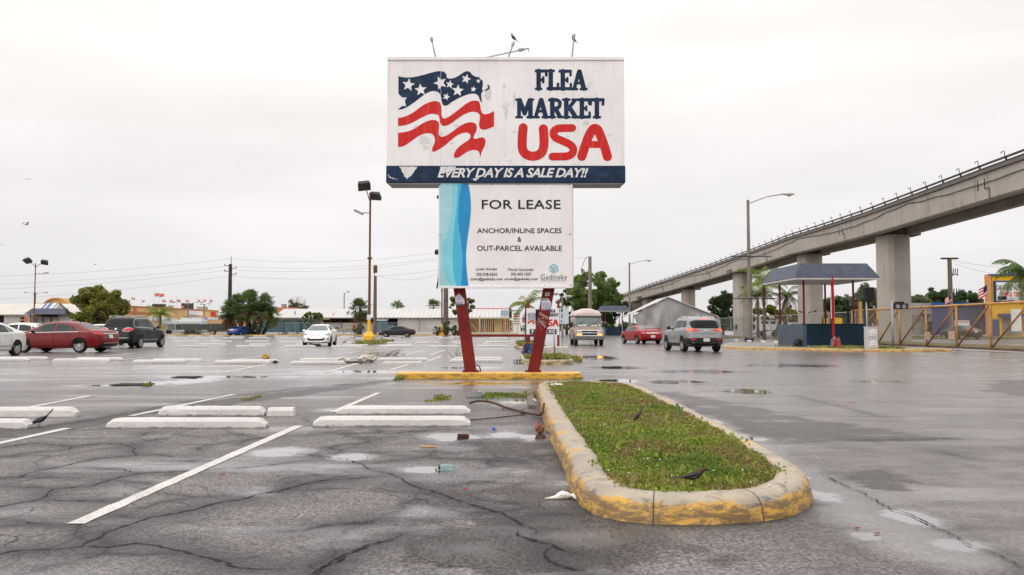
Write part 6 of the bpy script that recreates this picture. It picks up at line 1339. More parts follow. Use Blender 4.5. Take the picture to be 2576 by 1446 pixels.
for a, c_ in ((fl,pk_),(pk_,fr_),(bl_,bk),(fl,bl_),(pk_,bk),(fl+Vector((.25,0,0)),P(1602,815,66)),(fl,P(1588,846,66)),(bl_,P(1566,846,76)),(fr_,gr),(gr,P(1790,876,64)),(fl+Vector((.25,0,0)),P(1590,846,68))): b.tube([a, c_], .035, 6)
wb(b, 'frame', M['old_white'], tn)
def corr_mat(name, a, b, pitch, axis=0, dirt=(.20,.17,.15)):
    t = NT(name); p = t.coord(); sp = t.n('SeparateXYZ'); t.l(p, sp.inputs[0]); s = t.math('SINE', t.math('MULTIPLY', sp.outputs[axis], 2*math.pi/pitch)); n = t.noise(p, .25, 7, .65)
    c = t.mix(t.mr(n, .3, .7), a, b); c = t.mix(t.mr(s, .55, .95, 0, .45), c, tuple(q*.55 for q in a)); c = t.mix(t.mr(t.noise(p, .9, 7, .7), .58, .75, 0, .4), c, dirt)
    t.set('Base Color', c); t.set('Roughness', .42); t.bump(s, .6, .06); return t.m
M['roof_grey'] = corr_mat('corrugated_roof', (.40,.385,.385), (.48,.465,.46), .75); M['roof_cream'] = corr_mat('cream_roof', (.44,.40,.355), (.53,.49,.43), 1.1)
M['wall_white'] = mat('white_wall', (.50,.475,.465), .7, var=.12, scale=.4, dirt=(.30,.27,.25), dscale=.3, damt=.6); M['wall_grey'] = mat('grey_wall', (.33,.31,.305), .75, var=.2, scale=.5, dirt=(.18,.16,.15), dscale=.4, damt=.7)
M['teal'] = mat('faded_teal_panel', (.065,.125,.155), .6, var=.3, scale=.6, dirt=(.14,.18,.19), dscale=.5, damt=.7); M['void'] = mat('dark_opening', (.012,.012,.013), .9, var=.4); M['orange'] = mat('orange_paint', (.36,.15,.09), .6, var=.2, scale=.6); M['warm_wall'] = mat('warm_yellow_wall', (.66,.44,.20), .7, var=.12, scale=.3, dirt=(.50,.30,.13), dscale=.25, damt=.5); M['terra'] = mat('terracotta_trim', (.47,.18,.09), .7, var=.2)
M['tarp_blue'] = mat('blue_tarp', (.03,.10,.28), .5, var=.3); M['window_dark'] = glass('window_dark', (.02,.03,.03), .08); M['slate'] = mat('slate_awning', (.055,.060,.085), .6, var=.25, scale=.8, dirt=(.11,.11,.14), damt=.5)
def bx(root, name, m, x0, x1, y0, y1, Yf, depth, proud=0, parent=None, skew=0):
    """box whose front face is at Yf-proud, spanning pixel columns x0..x1 and rows y0 (upper)..y1"""
    a, c_ = P(x0, y1, Yf), P(x1, y0, Yf); b = MB(); b.box(a.x, c_.x, Yf-proud, Yf-proud+depth, max(-.02, a.z), c_.z); b.v = [(x+skew*(y-Yf+proud), y, z) for x, y, z in b.v]; o = wb(b, name, m, root)
    if parent: o.parent = parent; o.location = (0,0,0)
    return o
# ---- long grey corrugated building across the middle
YB = 148; lb = thing('market_building', 'long low market building with grey corrugated roof behind the far fence', 'building', (P(985,830,YB).x, YB+4, 0))
a, c_ = P(690, 797.5, YB), P(1282, 796, YB); zr = P(985, 776.5, YB+6).z; ze = a.z
b = MB(); xs0, xs1 = a.x, c_.x; b.prism([(xs0, YB-.6, ze-.05), (xs0, YB+6, zr), (xs0, YB+12, ze), (xs0, YB+12, ze-.15), (xs0, YB+6, zr-.15), (xs0, YB-.6, ze-.2)], (xs1-xs0, 0, 0)); wb(b, 'roof', M['roof_grey'], lb, recalc=True)
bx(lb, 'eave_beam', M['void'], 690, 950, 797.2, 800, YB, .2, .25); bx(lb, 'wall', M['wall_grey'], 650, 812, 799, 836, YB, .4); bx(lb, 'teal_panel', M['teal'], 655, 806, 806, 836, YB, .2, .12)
bx(lb, 'door', M['teal'], 716, 755, 807.5, 836, YB, .2, .2); bx(lb, 'door_frame', M['void'], 714.5, 757, 806.4, 808, YB, .25, .22)
for x in (715, 756, 760): bx(lb, 'door_frame', M['void'], x, x+1.4, 806, 836, YB, .2, .23)
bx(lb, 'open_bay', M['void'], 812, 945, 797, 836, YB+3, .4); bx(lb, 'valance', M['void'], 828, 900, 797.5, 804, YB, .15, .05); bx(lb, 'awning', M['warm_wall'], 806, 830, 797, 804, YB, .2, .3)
for x0, x1, m in ((815,828,'orange'),(829,848,'warm_wall'),(849,868,'orange'),(852,862,'warm_wall'),(870,884,'warm_wall'),(886,902,'orange'),(903,925,'terra'),(912,922,'warm_wall')): bx(lb, 'inner_wall', M[m], x0, x1, 801.5+(x0 % 3), 815, YB+2, .3, .01*(x0 % 7))
for x in (818, 834, 850, 868, 884, 900, 925): bx(lb, 'post', M['void'], x, x+1.6, 799, 836, YB, .25)
for x0, x1, y0 in ((830,842,808),(858,876,807),(890,899,810),(845,850,805)): bx(lb, 'stall_gear', M['void'], x0, x1, y0, 836, YB+1, .8)
bx(lb, 'low_panel', M['wall_grey'], 812, 945, 814, 836, YB, .15, .1); bx(lb, 'rust_panel', M['terra'], 888, 899, 813, 820, YB, .2, .2)
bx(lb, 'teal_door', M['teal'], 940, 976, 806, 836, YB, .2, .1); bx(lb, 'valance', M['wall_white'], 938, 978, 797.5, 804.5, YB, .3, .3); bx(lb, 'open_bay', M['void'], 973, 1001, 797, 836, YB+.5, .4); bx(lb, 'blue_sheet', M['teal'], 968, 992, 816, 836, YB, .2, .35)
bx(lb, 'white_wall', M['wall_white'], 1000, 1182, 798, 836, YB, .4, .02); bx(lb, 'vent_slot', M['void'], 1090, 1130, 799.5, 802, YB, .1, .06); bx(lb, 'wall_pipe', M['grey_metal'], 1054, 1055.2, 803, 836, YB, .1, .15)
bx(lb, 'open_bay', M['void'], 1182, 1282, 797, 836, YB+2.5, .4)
for x0, x1, m, y0 in ((1184,1206,'orange',800),(1206,1222,'wall_white',802),(1208,1216,'orange',800),(1224,1240,'orange',801),(1242,1262,'warm_wall',803),(1262,1280,'orange',802)): bx(lb, 'inner_wall', M[m], x0, x1, y0, 836, YB+2, .3, .01*(x0 % 5))
bx(lb, 'red_fascia', M['sign_red'], 1182, 1284, 775.2, 776.6, YB+6, .3, .1); bx(lb, 'blue_roof_patch', mat('pale_blue_sheet', (.33,.41,.50), .5), 1259, 1279, 780, 795.2, YB-.2, .1, .6); bx(lb, 'roof_ladder', M['dark_steel'], 1280, 1287, 777, 800, YB, .3, .3)
for x, y in ((742,788),(873,789),(877,787),(838,794)): q = P(x, y, YB+1.5); b = MB(); b.lathe([(.12,-.2),(.18,.25),(.0,.32)], 8, None, (q.x, q.y, q.z+.1)); wb(b, 'roof_vent', M['grey_metal'], lb)
tb = thing('market_building', 'dark red flat roof rising behind the left end of the long grey roof', 'building', (P(730,800,168).x, 168, 0)); bx(tb, 'wall', M['terra'], 694, 745, 773, 835, 168, 10); bx(tb, 'roof_unit', M['grey_metal'], 700, 709, 763.5, 772, 168, 1.5, -2)
# low grey panels in front of the fence line
fp = thing('panel_fence', 'low grey sheet panels propped along the far fence behind the white hatchback', 'fence', (P(860,830,130).x, 130, 0))
bx(fp, 'panel', M['wall_grey'], 830, 858, 813.5, 831, 130, .15); bx(fp, 'panel', M['wall_grey'], 860, 888, 813, 832, 130, .15, .06); bx(fp, 'gap', M['void'], 858, 860, 813, 832, 130, .1); bx(fp, 'cream_panel', M['wall_white'], 817, 829, 814, 833, 130, .12); bx(fp, 'hole', M['void'], 843, 851, 823, 832, 130, .05, .03); bx(fp, 'brown_panel', M['terra'], 889, 899, 815, 837, 130, .15)
bx(fp, 'cream_panel', M['wall_white'], 836, 850, 827, 833, 130, .12, .08); q = P(862,835,129.5)
b = MB()
for x0, y0, x1, y1 in ((856,834,860,826),(860,826,884,823.5),(884,823.5,890,834),(866,834,868,826),(878,834,880,824.5)): b.tube([P(x0,y0,129.3), P(x1,y1,129.3)], .06, 5)
o = b.build('trestle', M['pale_yellow']); tag(o, 'pale timber trestle frame standing against the grey panels by the far fence', 'trestle')
sc = thing('fence_screen', 'dark green mesh screen on the far fence left of the blue sedan', 'fence', (P(500,825,128.3).x, 128.3, 0)); bx(sc, 'screen', mat('mesh_screen', (.062,.068,.060), .85, var=.3, scale=.4, dirt=(.11,.11,.10), damt=.6), 441, 566, 815, 830, 128.3, .04)
bx(sc, 'pale_screen', mat('pale_screen', (.16,.185,.19), .8, var=.3, scale=.5), 420, 440, 815.5, 831, 128.3, .04); bx(sc, 'ochre_screen', mat('ochre_screen', (.42,.25,.07), .8, var=.2), 404, 418, 818, 830, 128.3, .04)
def bxl(r_, n, m, x0, x1, *a, **k): return bx(r_, n, m, x0*.62866, x1*.62866, *a, **k)
# ---- left building
YL = 150; r = thing('market_building', 'pale market building with cream metal roof and blue striped tarp at the far left', 'building', (P(140,800,YL).x, YL, 0))
a, c_ = P(-120*.62866, 790, YL), P(288*.62866, 790, YL); zr = P(100*.62866, 764, YL+6).z; ze = a.z; xg = P(243*.62866, 764, YL).x
b = MB(); b.prism([(a.x, YL-.6, ze), (a.x, YL+6, zr), (a.x, YL+12, ze)], (P(210,790,YL).x-a.x, 0, 0)); wb(b, 'roof', M['roof_cream'], r, recalc=True)
bxl(r, 'wall', mat('pale_siding', (.50,.47,.45), .7, var=.15, scale=.6, stretch=(6,1,1)), -120, 292, 791, 838, YL, .4); bxl(r, 'eave_beam', M['soffit'], -120, 196, 789.5, 792.5, YL, .3, .7)
g0, g1, g2 = P(196*.62866, 790, YL-1.5), P(243*.62866, 764.5, YL-1.5), P(290*.62866, 797, YL-1.5); b = MB(); b.prism([(g0.x, YL-1.5, 0), (g2.x, YL-1.5, 0), (g2.x, YL-1.5, g2.z), (g1.x, YL-1.5, g1.z), (g0.x, YL-1.5, g0.z)], (-5.7, 10, 0)); wb(b, 'gable', M['wall_white'], r, recalc=True)
b = MB(); b.prism([(g1.x, YL-2, g1.z+.05), (g2.x+.8, YL-2, g2.z-.25), (g2.x+.8, YL-2, g2.z), (g1.x, YL-2, g1.z+.35)], (-5.9, 10.5, 0)); wb(b, 'gable_roof', M['slate'], r, recalc=True)
px_ = lambda x, y, Y: P(x*.62866, y, Y)
tl = [px_(156,784,YL-2.6), px_(212,784,YL-2.6), px_(243,764,YL+2), px_(183,764,YL+2)]; up_ = Vector((0,-.1,.12)); b = MB(); b.hexa(tl, [q+up_ for q in tl]); tpb = wb(b, 'roof_tarp', mat('pale_tarp_roof', (.52,.50,.48), .5, var=.1), r, recalc=True)
for u0, u1 in ((.04,.16),(.30,.52),(.80,.88)):
    b = MB(); b.quad(*[q+up_*1.4 for q in (tl[0].lerp(tl[1],u0), tl[0].lerp(tl[1],u1), tl[3].lerp(tl[2],u1), tl[3].lerp(tl[2],u0))]); st = b.build('blue_stripe', M['tarp_blue']); st.parent = tpb
aw = [P(q[0]*.62866, q[1], YL-3.4) for q in ((94,790.5),(258,790.5),(246,775),(113,775))]; b = MB(); b.hexa([aw[0], aw[1], aw[1]+Vector((0,2.2,0)), aw[0]+Vector((0,2.2,0))], [aw[3]+Vector((0,1.2,0)), aw[2]+Vector((0,1.2,0)), aw[2]+Vector((0,2,0)), aw[3]+Vector((0,2,0))]); wb(b, 'mansard_awning', M['slate'], r)
bxl(r, 'valance', M['void'], 200, 261, 790.5, 797, YL, .3, 2.9); bxl(r, 'dark_opening', M['void'], -60, 16, 793, 838, YL, .1, .06); bxl(r, 'stall_counter', M['void'], 84, 123, 798, 802, YL, .3, .25); bxl(r, 'stall_counter', M['void'], 84, 125, 806, 810, YL, .3, .25); bxl(r, 'lattice', M['terra'], 121, 142, 793, 815, YL, .2, 1.9); bxl(r, 'white_column', M['soffit'], 143, 150, 790, 838, YL, .4, 2.4)
bxl(r, 'orange_sign', M['orange'], 167, 194, 791, 797, YL, .2, 2.0)
for x0, x1 in ((152,166),(170,192)): bxl(r, 'stall_shelf', M['wall_grey'], x0, x1, 799, 815, YL, .3, 1.7)
for x in (164.5, 194, 227): bxl(r, 'post', M['maroon'], x, x+2.4, 791, 838, YL, .2, 2.3)
bxl(r, 'shutter', M['wall_grey'], 197, 226, 797, 838, YL, .2, 1.8); bxl(r, 'shutter', M['wall_grey'], 229.5, 250, 797, 838, YL, .2, 1.8); bxl(r, 'gable_beam', M['soffit'], 252, 290, 796.4, 797.6, YL, .2, 1.65)
# arched roof behind
YA = 230; r = thing('arched_building', 'building with a curved ochre roof behind the far left building', 'building', (P(228,800,YA).x, YA, 0)); a, c_ = P(176*.62866, 775, YA), P(282*.62866, 775, YA); zt_ = P(228*.62866, 749, YA).z; n = 18; xm = (a.x+c_.x)/2; hw = (c_.x-a.x)/2
arc = [(xm-hw*math.cos(math.pi*k/n), a.z+(zt_-a.z)*math.sin(math.pi*k/n)) for k in range(n+1)]
b = MB(); b.prism([(x, YA, z) for x, z in arc]+[(c_.x, YA, 0), (a.x, YA, 0)], (0, 20, 0)); wb(b, 'front_wall', M['warm_wall'], r, recalc=True)
b = MB(); b.prism([(xm+(x-xm)*1.03, YA-1, a.z+(z-a.z)*1.02) for x, z in arc]+[(xm+(x-xm)*.93, YA-1, a.z+(z-a.z)*.90) for x, z in arc[::-1]], (0, 22, 0)); wb(b, 'curved_roof', mat('ochre_roof', (.42,.26,.11), .7, var=.1), r, recalc=True)
bxl(r, 'side_wing', M['warm_wall'], 130, 180, 763, 835, YA+2, 12); bxl(r, 'side_wing', M['warm_wall'], 276, 296, 763, 835, YA+2, 12)
# ---- yellow store with receding front
r = thing('store_building', 'long pale yellow store with terracotta trim behind the far fence on the left', 'building', (-88, 235, 0))
A, B_ = P(296, 767, 205), P(549, 784.5, 268); hz = 6.9; A = Vector((A.x, A.y, hz)); B_ = Vector((B_.x, B_.y, hz)); dn = Vector((B_-A)); dn.z = 0; ln = dn.length; dn.normalize(); nn = Vector((dn.y, -dn.x, 0))
def fbox(name, m, s0, s1, z0, z1, proud=.15, dep=.6, parent=None):
    b = MB(); p = [A+dn*s0+nn*proud, A+dn*s1+nn*proud, A+dn*s1-nn*dep, A+dn*s0-nn*dep]; b.hexa([Vector((q.x, q.y, z0)) for q in p], [Vector((q.x, q.y, z1)) for q in p]); return wb(b, name, m, r, recalc=True)
fbox('wall', M['warm_wall'], -6, ln, 0, hz, 0, 30); fbox('parapet_trim', M['terra'], -6, ln+.1, hz-.25, hz+.05, .2, .3)
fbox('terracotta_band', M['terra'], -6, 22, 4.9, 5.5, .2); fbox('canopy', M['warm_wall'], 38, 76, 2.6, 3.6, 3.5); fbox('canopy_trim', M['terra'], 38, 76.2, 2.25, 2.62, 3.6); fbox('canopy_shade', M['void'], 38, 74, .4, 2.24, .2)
for s in (8, 20): fbox('pilaster', M['terra'], s, s+1.2, 4.0, hz, .25)
fbox('wall_banner', M['white_board'], 40, 50, 5.2, 6.4, .2); fbox('wall_banner', M['white_board'], 16, 30, 3.2, 4.2, .3); fbox('red_sign', M['sign_red'], ln-6, ln-2.5, 5.0, 6.3, .2); fbox('red_sign', M['orange'], ln-8, ln-2.5, 3.6, 4.6, .2)
for s0, s1, m in ((60,62,'window_dark'),(64,67,'wall_grey'),(68,71,'wall_grey'),(74,78.5,'window_dark'),(84,87,'window_dark')): fbox('window', M[m], s0, s1, 4.0, 5.1, .15)
fbox('poster_panel', mat('blue_poster', (.25,.30,.45), .6, var=.4, scale=1), 38, 46, 3.7, 4.6, 3.6); fbox('poster_panel', M['white_board'], 47, 54, 3.7, 4.5, 3.6); fbox('lower_wing', M['warm_wall'], ln, ln+26, 0, 5.0, 0, 25); fbox('lower_trim', M['terra'], ln, ln+26, 4.9, 5.1, .2, .3)
for s, w, h in ((30,4,1.2),(49,3.4,2.0),(60,3.0,1.2),(81,3.2,1.9),(36,2,.6)): 
    fbox('roof_unit', M['dark_steel'] if w > 3.3 else M['grey_metal'], s, s+w*.6, hz, hz+h, -3, 6)
M['flag_red'] = mat('faded_flag', (.52,.20,.19), .7, var=.3, scale=2)
for k, (px, py, s) in enumerate(((336,751,.9),(361,757,.8),(396,741,1.5),(408,742.5,1.5),(414,757,1),(433,758,1),(450,756,1),(472,757,.9),(501,756.5,.9),(516,756,.9),(532,757,.9),(374,771,1),(428,772,1),(460,771,1))):
    Yk = 215+k*3; q = P(px, py, Yk); b = MB(); base = P(px, py+12, Yk); b.tube([(q.x-.6*s, Yk, min(base.z, hz-.3)), (q.x-.6*s, Yk, q.z+.8*s)], .025, 4); fl_ = thing('red_flag', 'small faded red flag on the roofline of the yellow store', 'flag', (q.x-.6*s, Yk, hz), 0, 'red flags on the yellow store'); wb(b, 'pole', M['grey_metal'], fl_)
    vs = []; n = 8
    for i in range(n+1):
        for z in (-.3, .3): vs.append((q.x-.6*s+1.0*s*i/n, Yk+.18*math.sin(i*1.1+k), q.z+z*s+.15*math.sin(i*.9+k)))
    b = MB(); b.add(vs, [(2*i, 2*i+2, 2*i+3, 2*i+1) for i in range(n)]); wb(b, 'cloth', M['flag_red'], fl_)
# white trailers before the store
def trailer(label, x0, x1, y0, Y, units=2):
    r = thing('bus', label, 'bus', (P((x0+x1)/2, 830, Y).x, Y, 0)); a, c_ = P(x0, y0, Y), P(x1, y0, Y); b = MB(); b.box(a.x, c_.x, Y, Y+2.5, .5, a.z); wb(b, 'body', mat('bus_white', (.58,.59,.60), .4, var=.05), r, bevel=.15)
    b = MB(); b.box(a.x+.4, c_.x-.4, Y-.01, Y+.05, a.z-1.3, a.z-.6); wb(b, 'windows', mat('bus_window', (.30,.36,.38), .3, var=.2), r)
    for k in range(units): b = MB(); x = lerp(a.x, c_.x, (k+.6)/(units+.3)); b.box(x-1, x+1, Y+.5, Y+2, a.z, a.z+.35); wb(b, 'roof_unit', M['soffit'], r, bevel=.08)
    for x in (a.x+1.5, c_.x-1.5): b = MB(); b.lathe([(.5,0),(.5,.3)], 14, Matrix.Rotation(R(90),3,'X'), (x, Y+.2, .5)); wb(b, 'wheel', M['tyre'], r)
trailer('long white bus parked behind the dark fence screen before the yellow store', 450, 508, 804, 140); trailer('shorter white bus left of the long one behind the far fence', 404, 446, 806, 150, 1)
# ---- right: blue shop, yellow shop
M['shop_blue'] = mat('shop_blue', (.030,.060,.20), .6, var=.15, scale=.4, dirt=(.10,.12,.22), dscale=.5, damt=.5); M['shop_yellow'] = mat('shop_yellow', (.76,.42,.012), .55, var=.08, scale=.5); M['shop_blue2'] = mat('bright_blue_trim', (.02,.10,.34), .5)
YR = 104; r = thing('shop_building', 'low grey and blue shop wall behind the yellow gate', 'building', (P(2390,830,YR).x, YR, 0))
bx(r, 'grey_wall', M['wall_grey'], 2255, 2344, 762, 842, YR, 12, 0, None, .6); bx(r, 'blue_wall', M['shop_blue'], 2344, 2490, 762, 842, YR, 12, .05, None, .6); bx(r, 'blue_fascia', M['shop_blue2'], 2344, 2490, 761, 771, YR, .3, .2); bx(r, 'mural', mat('mural', (.18,.17,.16), .7, var=.9, scale=.8), 2285, 2333, 792, 842, YR, .1, .06); bx(r, 'shop_awning', M['shop_blue'], 2318, 2340, 789, 793, YR, 1, .8); bx(r, 'dark_doorway', M['void'], 2334, 2343, 808, 842, YR, .1, .1)
YW = 98; r = thing('shop_building', 'bright yellow car audio shop with a painted sign board at the right edge', 'building', (P(2570,830,YW).x, YW, 0)); bx(r, 'wall', M['shop_yellow'], 2484, 2760, 692, 846, YW, 12, 0, None, .62); bx(r, 'corner_post', mat('orange_trim', (.62,.26,.08), .6), 2482.5, 2489, 691, 846, YW, .5, .25); bx(r, 'blue_edge', M['shop_blue2'], 2489, 2492, 692, 760, YW, .2, .12); bx(r, 'parapet_trim', M['shop_blue2'], 2482.5, 2760, 689.5, 692.5, YW, .4, .3)
sb = bx(r, 'sign_board', M['shop_blue'], 2499, 2700, 706, 759, YW, .3, .25); bx(r, 'sign_panel', M['white_board'], 2503, 2696, 710, 756, YW, .1, .31, parent=sb)
Yt = YW-.33
b = MB(); add_text(b, 'CAR AUDIO', (2505,2545,717,730), lambda x, y: P(x, y, Yt), .02); add_text(b, 'ALARMS', (2549,2580,716,729), lambda x, y: P(x, y, Yt), .02); o = b.build('sign_lettering', mat('brown_ink', (.16,.05,.02), .6)); o.parent = sb
b = MB(); add_text(b, 'RIMS & TIRES', (2519,2569,738-4,750-4), lambda x, y: P(x, y, Yt), .02); o = b.build('sign_lettering', M['sign_red']); o.parent = sb
b = MB(); add_text(b, 'Audio', (2529,2551,745,756), lambda x, y: P(x, y, Yt)); o = b.build('sign_lettering', mat('violet_ink', (.20,.10,.25), .6)); o.parent = sb
b = MB(); add_text(b, 'pipe', (2552,2569,745,757), lambda x, y: P(x, y, Yt)); o = b.build('sign_lettering', mat('pale_blue_ink', (.25,.35,.55), .6)); o.parent = sb
for x0, x1, m in ((2505,2526,'void'),(2578,2604,'gate_yellow')): o = bx(r, 'logo_patch', M[m], x0, x1, 745.5, 754, YW, .1, .35, parent=sb)
bx(r, 'awning', M['shop_blue'], 2509, 2568, 789, 797, YW, 1.2, 1.0); bx(r, 'notice_board', M['white_board'], 2529, 2552, 778, 833, YW, .1, 1.2); bx(r, 'shop_window', M['wall_grey'], 2518, 2568, 797, 842, YW, .1, .1); bx(r, 'blue_pier', M['shop_blue'], 2496, 2516, 803, 846, YW, .2, .15); bx(r, 'yellow_pier', M['shop_yellow'], 2512, 2516.5, 800, 846, YW, .2, .22)
rn = bx(r, 'red_notice', mat('red_orange_notice', (.55,.16,.02), .6), 2572, 2620, 799, 830, YW, .1, .1)
b = MB(); add_text(b, 'BRAKES', (2575,2600,803,811), lambda x, y: P(x, y, YW-.14)) if False else None
# american flags
def us_flag(label, px, y0, y1, Y, dx):
    q = P(px, y0, Y); r = thing('national_flag', label, 'flag', (q.x, Y, 0)); b = MB(); b.tube([(0,0,0),(0,0,q.z)], .04, 6); b.build('pole', M['galv'], r); L = (q.z-P(px, y1, Y).z); n = 10
    for nm, rows, m in (('red_stripes', (0,2,4,6), M['sign_red']), ('white_stripes', (1,3,5), M['white_board']), ('blue_canton', None, M['navy'])):
        b = MB()
        def pt(u, w, o=0): return (dx*u, .12*math.sin(u*7)+o, q.z-.1-L*.40*w-abs(dx)*u*.75-.1*math.sin(u*6))
        if rows is None:
            for i in range(5): b.quad(pt(i/12,0,-.02), pt((i+1)/12,0,-.02), pt((i+1)/12,.56,-.02), pt(i/12,.56,-.02))
        else:
            for k in rows:
                for i in range(n): b.quad(pt(i/n,k/7), pt((i+1)/n,k/7), pt((i+1)/n,(k+1)/7), pt(i/n,(k+1)/7))
        b.build(nm, m, r)
us_flag('national flag with stars and stripes hanging beside the yellow shop', 2482, 712, 775, 96, -1.0); us_flag('smaller striped flag hanging on a pole above the blue shop wall', 2393, 738, 775, 95, -.75)
# white sign at the shop
r = thing('roadside_sign', 'white hand lettered roadside sign behind the dark sedan beyond the gate', 'sign', (P(2430,830,94).x, 94, 0)); bx(r, 'board', M['white_board'], 2402, 2438, 806, 818, 94, .1); b = MB(); add_text(b, 'TRUCKS & MARINE', (2403,2437,807.5,812), lambda x, y: P(x, y, 93.95)); wb(b, 'lettering', M['ink'], r); bx(r, 'red_strip', M['sign_red'], 2402, 2438, 804.8, 806, 94, .1, .01)
b = MB()
for x in (2406, 2434): b.tube([P(x, 818, 94.05), Vector((P(x,818,94.05).x, 94.05, 0))], .05, 5)
wb(b, 'post', M['galv'], r)
# low white houses and things under the viaduct
def house(label, x0, x1, y0, Y, m, win=(), parap=None):
    r = thing('house', label, 'house', (P((x0+x1)/2, 830, Y).x, Y, 0)); bx(r, 'wall', m, x0, x1, y0, 842, Y, 8); bx(r, 'roof', parap or M['soffit'], x0-2, x1+2, y0-3, y0, Y, 9, .5)
    for a_, c_, d_, e_ in win: w_ = bx(r, 'window', M['window_dark'], a_, c_, d_, e_, Y, .1, .06); bx(r, 'frame', M['soffit'], a_-1.2, c_+1.2, d_-1.2, d_, Y, .1, .1, parent=w_); bx(r, 'frame', M['soffit'], a_-1.2, c_+1.2, e_, e_+1.2, Y, .1, .1, parent=w_); bx(r, 'frame', M['soffit'], (a_+c_)/2-.5, (a_+c_)/2+.5, d_, e_, Y, .1, .1, parent=w_)
    return r
house('low pale house wall seen under the viaduct left of the ticket booth pillar', 1930, 2060, 799, 150, M['wall_white']); house('pink grey house with a white framed window behind the ticket booth', 2066, 2094, 798, 145, mat('pink_wall', (.36,.29,.28), .7), [(2073,2080,803,812)]); house('white house with a ribbed verandah roof behind the blue post', 2124, 2172, 797, 150, M['wall_white'], [(2126,2168,805,812)], M['roof_cream'])
r = thing('van', 'white van parked on the road seen under the viaduct left of the booth', 'van', (P(1936,820,105).x, 105, 0)); bx(r, 'body', mat('van_white', (.60,.60,.60), .4), 1911, 1954, 806, 830, 105, 2, 0); bx(r, 'window', M['tint_glass'], 1914, 1932, 808, 814, 105, .1, .03); bx(r, 'window', M['tint_glass'], 1936, 1950, 808, 814, 105, .1, .03)
for x in (1918, 1947): q = P(x, 829, 105); b = MB(); b.lathe([(.36,0),(.36,.2)], 12, Matrix.Rotation(R(90),3,'X'), (q.x, 105.1, .36)); wb(b, 'wheel', M['tyre'], r)
for k, (px, m, lab) in enumerate(((2075,'shop_yellow','yellow and black feather banner left of the red edge-on sign'),(2106,'shop_yellow','larger yellow feather banner right of the red edge-on sign'))):
    Y = 84; r = thing('feather_banner', lab, 'banner', (P(px,830,Y).x, Y, 0)); w = 12 if k else 7; q = [P(x, y, Y) for x, y in ((px-w,798 if k else 802),(px+w,800),(px+w,826),(px-w,826))]; b = MB(); b.prism(q, (0,.05,0)); wb(b, 'cloth', M[m], r, recalc=True); b = MB(); b.tube([(q[0].x, Y+.02, 0), (q[0].x, Y+.02, q[0].z+.3)], .04, 5); wb(b, 'pole', M['black'], r); bx(r, 'dark_edge', M['void'], px-w, px-w+3, 802, 826, Y, .08, .02)
r = thing('roadside_sign', 'white low sign with black letters left of the ticket booth pillar', 'sign', (P(2000,830,100).x, 100, 0)); bx(r, 'board', M['white_board'], 1982, 2012, 811, 817, 100, .1); b = MB(); add_text(b, 'I BAD', (1986,2008,812,816), lambda x, y: P(x, y, 99.95), .02); wb(b, 'lettering', M['ink'], r); bx(r, 'post', M['galv'], 1996, 1998, 817, 842, 100, .1)
b = MB(); b.box(26.5, 500, 60, 140, -.01, .004); tag(b.build('road', mat('far_road', (.085,.08,.078), .35, var=.2, scale=.3)), kind='structure')
b = MB(); b.box(26.2, 30.2, 20, 140, .0, .10); o = b.build('grass_verge', mat('dull_grass', (.12,.105,.035), .9, var=.3, scale=.8, dirt=(.06,.08,.02), damt=.7, bump=.4)); tag(o, kind='structure')
b = MB(); b.box(34.5, 500, 84.5, 96, .0, .10); tag(b.build('grass_verge', bpy.data.materials['dull_grass']), kind='structure')
b = MB(); b.box(-400, 1.0, 124.6, 147, -.01, .11); o = b.build('grass_verge', mat('weedy_verge', (.13,.115,.06), .9, var=.35, scale=.5, dirt=(.075,.09,.03), dscale=.3, damt=.8, bump=.4)); tag(o, kind='structure')
b = MB(); b.box(-400, 1.0, 124.2, 124.6, -.01, .16); o = b.build('kerb', mat('far_yellow_kerb', (.50,.32,.10), .7, var=.25, scale=.4, dirt=(.25,.20,.14), damt=.6)); tag(o, kind='structure')
b = MB(); b.box(-400, 0.9, 131, 138, -.01, .114); tag(b.build('far_road', mat('pale_road', (.20,.19,.18), .5, var=.15, scale=.3)), kind='structure')
